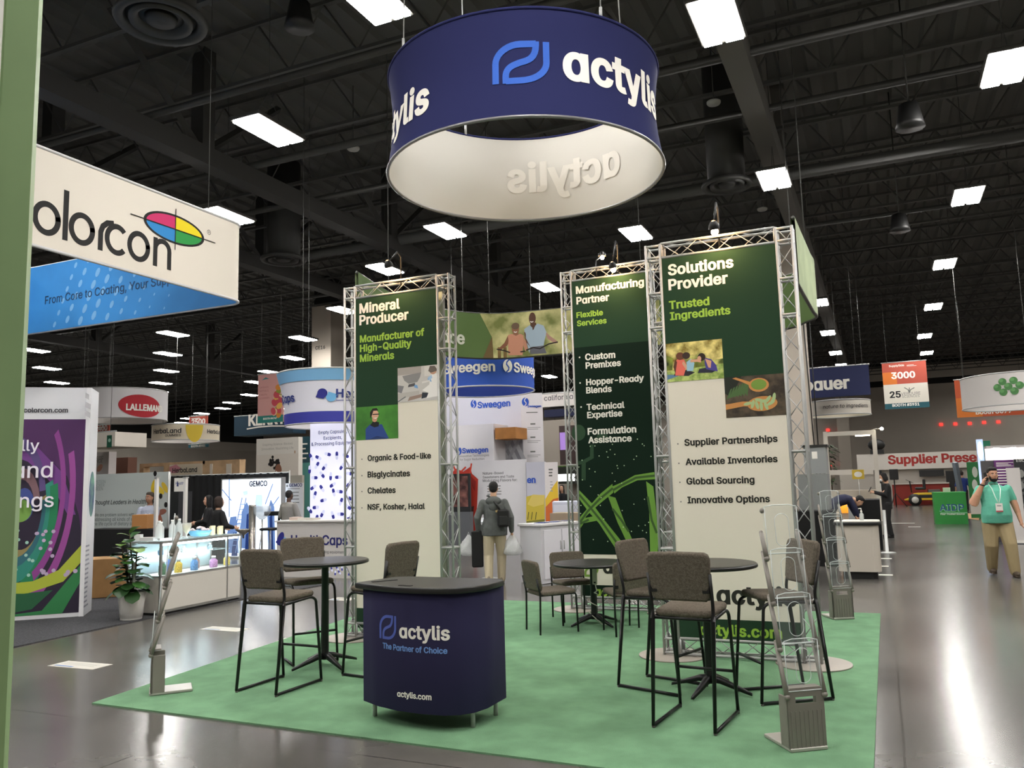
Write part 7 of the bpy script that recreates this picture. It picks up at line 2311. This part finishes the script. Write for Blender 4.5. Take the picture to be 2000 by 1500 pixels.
def person(label, loc, rz, H=1.75, bulk=1.0, belly=0.0, J={}, skin='c69a7c', shirt=('4fae9a', .45), pants='a58f63', shoe='3c332a', hair='1b1512', style='short', vox=.009, lower=True, jacket=0.0, turn=0.0, tilt=0.0, noise=0.0, girth=1.0, loose=1.0):
    t = thing('person', label, 'person', loc, rz)
    k = H / 1.75
    t.scale = (k, k, k)
    g = lambda n, d: V(J.get(n, d))
    sp = (V((0, 0, .90)), g('mid', (0, -.01, 1.2)), g('neck', (0, -.02, 1.475)))
    N = sp[2]
    up = (sp[2] - sp[1]).normalized()
    hd = g('head', N + up * .155 + V((0, .035, 0)))
    sh = [g('shR', N + V((.178 * (bulk * .5 + .5), 0, 0)) - up * .085), g('shL', N + V((-.178 * (bulk * .5 + .5), 0, 0)) - up * .085)]
    el = [g('elR', (.25, -.05, 1.14)), g('elL', (-.25, -.05, 1.14))]
    wr = [g('wrR', (.27, .05, .90)), g('wrL', (-.27, .05, .90))]
    hdir = [g('hdR', wr[0] - el[0]), g('hdL', wr[1] - el[1])]
    hp = [V((.095, 0, .90)), V((-.095, 0, .90))]
    kn = [g('knR', (.105, .02, .49)), g('knL', (-.105, .02, .49))]
    an = [g('anR', (.105, -.02, .085)), g('anL', (-.105, -.02, .085))]
    SK = mat(skin, .55, key='skin')
    b = bulk
    # body: one continuous surface
    mb = MB()
    spine(mb, sp, [(-.04, .13 * b, .1 * b, 0), (.15, .135 * b, .1 * b, 0), (.45, .125 * b, .095 * b, 0), (.7, .14 * b, .1 * b, 0), (.88, .14, .085, 0), (.97, .075, .06, 0)])
    limb(mb, [N - up * .05, N + up * .06, hd - up * .05], [.058, .052, .05])
    M = Matrix.Translation(hd) @ Matrix.Rotation(turn, 4, 'Z') @ Matrix.Rotation(tilt, 4, 'X')
    def he(c, r, n=14, m=10): mb.ell((0, 0, 0), (1, 1, 1), CREAM, n, m, T=M @ Matrix.Translation(c) @ Matrix.Diagonal((*r, 1)))
    he((0, -.012, .03), (.075, .093, .088))
    he((0, .015, -.025), (.066, .074, .088))
    he((0, .035, -.07), (.046, .048, .045))
    he((0, .05, .03), (.055, .035, .03), 10, 6)
    he((0, .093, -.018), (.0125, .018, .014), 8, 6)
    he((0, .087, .0), (.009, .012, .024), 8, 6)
    he((0, .079, -.052), (.022, .012, .012), 8, 6)
    for s in (-1, 1):
        he((s * .074, -.008, -.008), (.011, .02, .031), 8, 6)
        he((s * .037, .058, -.03), (.022, .022, .02), 8, 6)
    for i in (0, 1):
        sx = 1 if i == 0 else -1
        limb(mb, [sh[i], el[i], wr[i]], [.05 * b, .041 * (b * .5 + .5), .029])
        limb(mb, [(sh[i] + el[i]) / 2, el[i] * .6 + wr[i] * .4], [.046 * b, .04 * (b * .5 + .5)])
        hand(mb, wr[i], hdir[i], g('thR' if i == 0 else 'thL', (-sx * .3, 1, .1)), J.get('curl', .55) * (1 if i == 0 else -1) * (1 if i == 0 else 1))
        if lower:
            limb(mb, [hp[i], kn[i], an[i]], [.075, .05, .036])
            mb.ell(an[i] + V((0, .05, -.045)), (.036, .1, .035), CREAM, 10, 6)
    body = remesh(mb, 'body', t, vox, SK, 3)
    # face details
    mb = MB()
    for s in (-1, 1):
        mb.ell(M @ V((s * .029, .079, .004)), (.0125, .008, .0065), mat('e8e2da', .3), 8, 6)
        mb.ell(M @ V((s * .029, .0855, .004)), (.0058, .003, .0058), mat('2a1c14', .3), 8, 6)
    mb.build('eyes', t)
    mb = MB()
    for s in (-1, 1): mb.tube([M @ V((s * .045, .075, .02)), M @ V((s * .03, .086, .026)), M @ V((s * .014, .088, .022))], [.003, .0045, .0035], mat(hair, .8), n=6)
    mb.build('eyebrows', t)
    mb = MB().tube([M @ V((-.022, .084, -.052)), M @ V((0, .0915, -.053)), M @ V((.022, .084, -.052))], [.003, .0055, .003], mat('8f5a50', .6), n=6)
    mb.build('mouth', t)
    # hair
    HM = mat(hair, .75, bump=(90, .5), key='hair')
    mb = MB()
    def hh(c, r): mb.ell((0, 0, 0), (1, 1, 1), HM, 14, 10, T=M @ Matrix.Translation(c) @ Matrix.Diagonal((*r, 1)))
    hh((0, -.026, .046), (.083, .094, .085))
    hh((0, -.05, .01), (.076, .066, .08))
    if style == 'short': hh((0, .02, .09), (.065, .06, .04))
    if style == 'bob':
        hh((0, -.045, -.03), (.09, .075, .11))
        for s in (-1, 1): hh((s * .07, -.01, -.03), (.025, .05, .1))
    if style == 'long':
        hh((0, -.06, -.1), (.085, .05, .2))
        for s in (-1, 1): hh((s * .068, .0, -.05), (.025, .045, .13))
    remesh(mb, 'hair', t, max(vox, .009), HM, 2)
    # shirt or jacket
    SM = mat(shirt[0], .85, bump=(28, .25), noise=(14, noise) if noise else None, key='shirt_cloth')
    mb = MB()
    lo = -.1 - jacket
    spine(mb, sp, [(lo, .165 * b * girth, .125 * b + belly * .5, belly * .3), (.12, .168 * b * girth, .128 * b + belly, belly * .6), (.38, .16 * b, .12 * b + belly, belly * .6), (.62, .165 * b, .125 * b + belly * .3, belly * .2), (.80, .175 * b, .115 * b, 0), (.90, .168 * (b * .5 + .5), .095, 0), (.955, .12, .08, 0), (.99, .072, .068, 0)])
    for i in (0, 1):
        f = shirt[1]
        L1 = min(1, f * 2)
        e1 = sh[i] + (el[i] - sh[i]) * min(1, L1)
        mb2 = [sh[i], e1] + ([el[i] + (wr[i] - el[i]) * (f * 2 - 1)] if f > .5 else [])
        limb(mb, mb2, [.062 * (b * .6 + .4), .059 * (b * .5 + .5)] + ([.045] if f > .5 else []))
    remesh(mb, 'shirt' if not jacket else 'jacket', t, max(vox, .01), SM, 5)
    if lower:
        PM = mat(pants, .85, bump=(20, .25), key='trouser_cloth')
        mb = MB()
        spine(mb, sp, [(-.12, .13 * b, .105 * b, 0), (.02, .162 * b, .12 * b + belly * .3, 0), (.14, .158 * b, .116 * b + belly * .4, belly * .2)])
        for i in (0, 1): limb(mb, [hp[i], kn[i], an[i] + V((0, -.005, .0))], [.1 * b * loose, .076 * b * loose, .066 * loose * (b * .5 + .5)])
        remesh(mb, 'trousers', t, max(vox, .01), PM, 3)
        for i in (0, 1):
            mb = MB()
            a = an[i]
            mb.ell(a + V((0, .05, -.035)), (.05, .135, .045), CREAM, 14, 8)
            mb.ell(a + V((0, -.02, 0)), (.046, .06, .06), CREAM, 12, 8)
            mb.box(a + V((0, .045, -.072)), (.09, .26, .026), CREAM, 0, .02)
            remesh(mb, 'shoe', t, .009, mat(shoe, .6), 2)
    return t, M, (sh, el, wr)
def lanyard(t, col='d9e4da', z=1.12, y=.165, badge=True, vox=0):
    L = mat(col, .6)
    la = MB().tube([(.07, .03, 1.47), (.06, y - .085, 1.40), (.035, y - .03, 1.27), (.008, y, z + .05)], .007, L, n=6).tube([(-.07, .03, 1.47), (-.06, y - .085, 1.40), (-.035, y - .03, 1.27), (-.008, y, z + .05)], .007, L, n=6).build('lanyard', t)
    if badge: MB().box((0, y + .006, z - .03), (.1, .006, .14), mat('ece8e2', .5)).box((0, y + .0095, z - .088), (.1, .002, .022), mat('b0565a', .5)).box((0, y + .0095, z - .0), (.06, .002, .02), mat('9aa09c', .5)).build('badge', la)
# ---- the walker in the mint polo shirt, phone at his ear
pm = gz(1957, 1124)
J = dict(elR=(.33, .09, 1.17), wrR=(.172, .125, 1.49), hdR=(-.36, -.12, 1), thR=(-.3, .3, 1), elL=(-.30, -.04, 1.12), wrL=(-.33, .06, .87), knR=(.12, .05, .49), anR=(.10, -.14, .105), knL=(-.13, .15, .50), anL=(-.155, .19, .085), curl=.9)
pr, M, _ = person('man in mint polo shirt and khaki trousers walking towards us, phone at his ear', (pm.x, pm.y, 0), PI + .1, 1.76, 1.28, .05, J, loose=1.06, girth=1.06, skin='c08f73', shirt=('62b69c', .31), pants='9c8b68', shoe='46392c', hair='15110f', style='short', vox=.0085, turn=.18, tilt=-.02)
lanyard(pr, 'd3e6dc', 1.13, .256)
mb = MB()
for c, r in (((0, .045, -.085), (.052, .05, .035)), ((.052, .035, -.05), (.016, .03, .045)), ((-.052, .035, -.05), (.016, .03, .045)), ((0, .082, -.035), (.026, .009, .006))):
    mb.ell((0, 0, 0), (1, 1, 1), CREAM, 12, 8, T=M @ Matrix.Translation(c) @ Matrix.Diagonal((*r, 1)))
remesh(mb, 'beard', pr, .007, mat('1c1613', .85), 2)
MB().tube([(.183 + .03 * math.cos(a), .123 + .03 * math.sin(a), 1.462 + .01 * math.cos(a)) for a in [i * PI / 6 for i in range(12)]], .012, mat('2a221c', .5), n=6, closed=True).build('wristwatch', pr)
MB().lathe([(.075, 0), (.07, .03), (.062, .04)], mat('5fb39c', .8), n=20, cap=False, T=Matrix.Translation((0, -.015, 1.465)) @ Matrix.Rotation(.25, 4, 'X')).build('collar', pr)
Mw = Matrix.Translation(pr.location) @ Matrix.Rotation(pr.rotation_euler.z, 4, 'Z') @ Matrix.Scale(1.76 / 1.75, 4)
ph = Mw @ V((.112, .085, 1.60))
solo(MB().box((0, 0, 0), (.012, .072, .145), BLK, 0, .004, T=Matrix.Translation(ph) @ Matrix.Rotation(PI + .5, 4, 'Z') @ Matrix.Rotation(.35, 4, 'X')), 'mobile_phone', 'black phone held to the ear of the mint-shirted man', 'phone')
# ---- the walker seen from behind with bags
pb_ = gz(968, 1141)
J = dict(elR=(.29, -.06, 1.13), wrR=(.30, .02, .88), elL=(-.29, -.05, 1.13), wrL=(-.28, .03, .88), knR=(.11, .10, .49), anR=(.10, .12, .085), knL=(-.11, .0, .48), anL=(-.10, -.16, .12), curl=1.3)
pr, M, _ = person('person in grey hooded jacket and pale trousers walking away with bags', (pb_.x, pb_.y, 0), .38, 1.74, 1.12, .0, J, skin='c59a7d', shirt=('5a5d5c', .96), pants='b9ad92', shoe='8a7f70', hair='100d0c', style='short', vox=.009, jacket=.02, noise=.12, girth=1.22)
mb = MB()
mb.ell((0, -.10, 1.42), (.14, .075, .085), CREAM, 14, 8).ell((0, -.13, 1.33), (.09, .04, .09), CREAM, 12, 8)
remesh(mb, 'hood', pr, .01, mat('565958', .85, bump=(28, .25)), 3)
Mw = Matrix.Translation(pr.location) @ Matrix.Rotation(.38, 4, 'Z')
sb = MB().box((.17, -.185, 1.12), (.2, .1, .3), BLK, .25, .03).box((.17, -.24, 1.08), (.14, .03, .16), mat('1d1d1e', .6), .25, .012)
sb.tube([(.12, -.2, 1.26), (.02, -.16, 1.4), (-.08, -.1, 1.5), (-.11, .0, 1.5)], .018, BLK, n=6)
sb.box((.07, -.185, 1.24), (.06, .012, .035), mat('b59a6a', .5), .2)
sb.v = [tuple(Mw @ V(p)) for p in sb.v]
solo(sb, 'sling_bag', 'black sling bag on the back of the grey-jacketed walker', 'bag')
mb = MB().box((-.30, .0, .60), (.2, .08, .62), mat('0e0e0f', .8), .1, .02).tube([(-.30, .04, .84), (-.29, .04, .9), (-.29, .0, .9), (-.30, .0, .9)], .008, BLK, n=5)
mb.v = [tuple(Mw @ V(p)) for p in mb.v]
solo(mb, 'black_tote', 'long flat black bag hanging from the left hand of the walker', 'bag')
PLB = mat('e4e6e6', .25, clear=.45, bump=(30, .6), key='plastic_bag')
def plastic(x, y, lb):
    rnd = random.Random(int(x * 100))
    mb = MB()
    n, m = 18, 9
    vs = []
    for i in range(m + 1):
        f = i / m
        z = .84 - .36 * f
        r = .015 + .14 * math.sin(PI * min(1, f * .62)) * (1 if f < .95 else .6)
        for j in range(n):
            a = 2 * PI * j / n
            q = r * (1 + .16 * math.sin(5 * a + i) + .08 * rnd.random())
            vs.append(Mw @ V((x + q * math.cos(a), y + q * .7 * math.sin(a), z)))
    mb.add(vs, [(i * n + j, i * n + (j + 1) % n, (i + 1) * n + (j + 1) % n, (i + 1) * n + j) for i in range(m) for j in range(n)] + [tuple(m * n + j for j in range(n))], PLB, True)
    mb.tube([Mw @ V((x - .02, y, .83)), Mw @ V((x, y, .88)), Mw @ V((x + .02, y, .83))], .006, PLB, n=5)
    return solo(mb, 'plastic_bag', lb, 'bag', 'clear plastic bags of the walker')
plastic(.30, .03, 'clear plastic bag in the right hand of the grey-jacketed walker')
plastic(-.46, .12, 'clear plastic bag beside the long black bag of the walker')
# ---- person in black suit and white mask looking at a phone
ps = gz(1738, 1050)
J = dict(elR=(.22, .06, 1.16), wrR=(.1, .3, 1.24), elL=(-.22, .06, 1.16), wrL=(-.06, .3, 1.22), curl=1.1, head=(0, .05, 1.63), knR=(.1, .0, .49), knL=(-.1, .03, .49))
pr, M, _ = person('person in black suit and white mask looking down at a phone, seen from the side', (ps.x, ps.y, 0), 1.75, 1.72, .98, 0, J, skin='c69c80', shirt=('141416', .96), pants='111113', shoe='0d0d0d', hair='120e0d', style='bob', vox=.012, jacket=.12, tilt=-.3)
mb = MB().ell((0, 0, 0), (1, 1, 1), CREAM, 12, 8, T=M @ Matrix.Translation((0, .066, -.05)) @ Matrix.Diagonal((.058, .045, .05, 1)))
remesh(mb, 'face_mask', pr, .01, mat('dfe2e4', .7), 2)
MB().box((0, .128, 1.3), (.05, .012, .34), mat('d8d6d2', .7), 0, .004).build('shirt_front', pr)
Mw = Matrix.Translation(pr.location) @ Matrix.Rotation(1.75, 4, 'Z')
solo(MB().box((0, 0, 0), (.075, .012, .15), BLK, 0, .004, T=Matrix.Translation(Mw @ V((.02, .40, 1.29))) @ Matrix.Rotation(1.75, 4, 'Z') @ Matrix.Rotation(.5, 4, 'X')), 'mobile_phone', 'phone in the hands of the black-suited person', 'phone')
# ---- person in navy bent over behind the black table
q = at(1634, 1000, 18.5)
J = dict(mid=(0, .12, 1.22), neck=(0, .52, 1.16), head=(0, .66, 1.12), elR=(.2, .52, .98), wrR=(.16, .6, .76), elL=(-.2, .52, .98), wrL=(-.16, .6, .76))
person('person in a navy top bending over behind the black skirted table', (q.x - .15, q.y, 0), -1.35, 1.72, 1.05, 0, J, skin='c59a7d', shirt=('1c1f3a', .9), pants='14141a', shoe='111111', hair='0f0c0b', style='short', vox=.013, tilt=-.9)
# ---- people among the stands on the far side
q = at(292, 1000, 17.4)
pr, M, _ = person('man in pale shirt with a lanyard standing before the slogan panel', (q.x, q.y, 0), PI + .55, 1.72, 1.05, .01, dict(elR=(.25, .02, 1.14), wrR=(.2, .2, .98)), skin='a97b62', shirt=('aab0c2', .5), pants='1e2026', hair='4a4038', style='short', vox=.012, turn=-.5)
lanyard(pr, 'e6e4e2', 1.1, .15)
q = at(406, 1000, 18.0)
pr, M, _ = person('woman with long black hair in black, smiling sideways before the drape', (q.x, q.y, 0), PI - .9, 1.62, .92, 0, dict(elR=(.22, .04, 1.15), wrR=(.12, .26, 1.12), elL=(-.22, .04, 1.15), wrL=(-.1, .26, 1.1)), skin='d2a288', shirt=('121214', .95), pants='131316', hair='0e0b0b', style='long', vox=.012, turn=.3)
lanyard(pr, 'cfd3d6', 1.1, .14, False)
q = at(428, 1000, 16.2)
person('woman in black seen from behind with a brown bob, by the display case', (q.x, q.y, 0), -.35, 1.6, .98, 0, dict(elR=(.27, .02, 1.12), wrR=(.22, .22, 1.08), elL=(-.27, .02, 1.12), wrL=(-.2, .22, 1.06)), skin='c9a085', shirt=('121214', .95), pants='131316', hair='2e2019', style='bob', vox=.012)
q = at(565, 1000, 19.2)
person('man in light grey sweatshirt seen from behind at the roll-up banner', (q.x, q.y, 0), -.1, 1.68, 1.2, 0, dict(elR=(.29, .0, 1.12), wrR=(.22, .2, 1.0), elL=(-.29, .0, 1.12), wrL=(-.2, .2, 1.0)), skin='5f4436', shirt=('8d8a84', .95), pants='141416', hair='1a1512', style='crop', vox=.012)
q = gz(1880, 1000)
q = at(1881, 960, 35)
person('man in blue shirt seen from behind near the black doorway', (q.x, q.y, 0), .0, 1.72, 1.05, 0, {}, skin='c0957a', shirt=('22387c', .5), pants='1d1a1a', hair='2a211b', style='crop', vox=.015)
q = at(1099, 1000, 25.5)
person('woman with dark hair glimpsed between the slim truss and citrus wall', (q.x, q.y, 0), PI, 1.62, .95, 0, {}, skin='c99c80', shirt=('17171a', .95), pants='15151a', hair='17110f', style='long', vox=.015)
q = at(1098, 1010, 20.3)
solo(MB().box((q.x + .1, q.y, .62), (.62, .5, 1.24), mat('c9cbdc', .5), .3, .02).box((q.x + .1, q.y - .26, .95), (.4, .02, .4), mat('dadcea', .4), .3), 'white_bin', 'tall white-lilac bin unit glimpsed behind the white cabinet', 'bin')
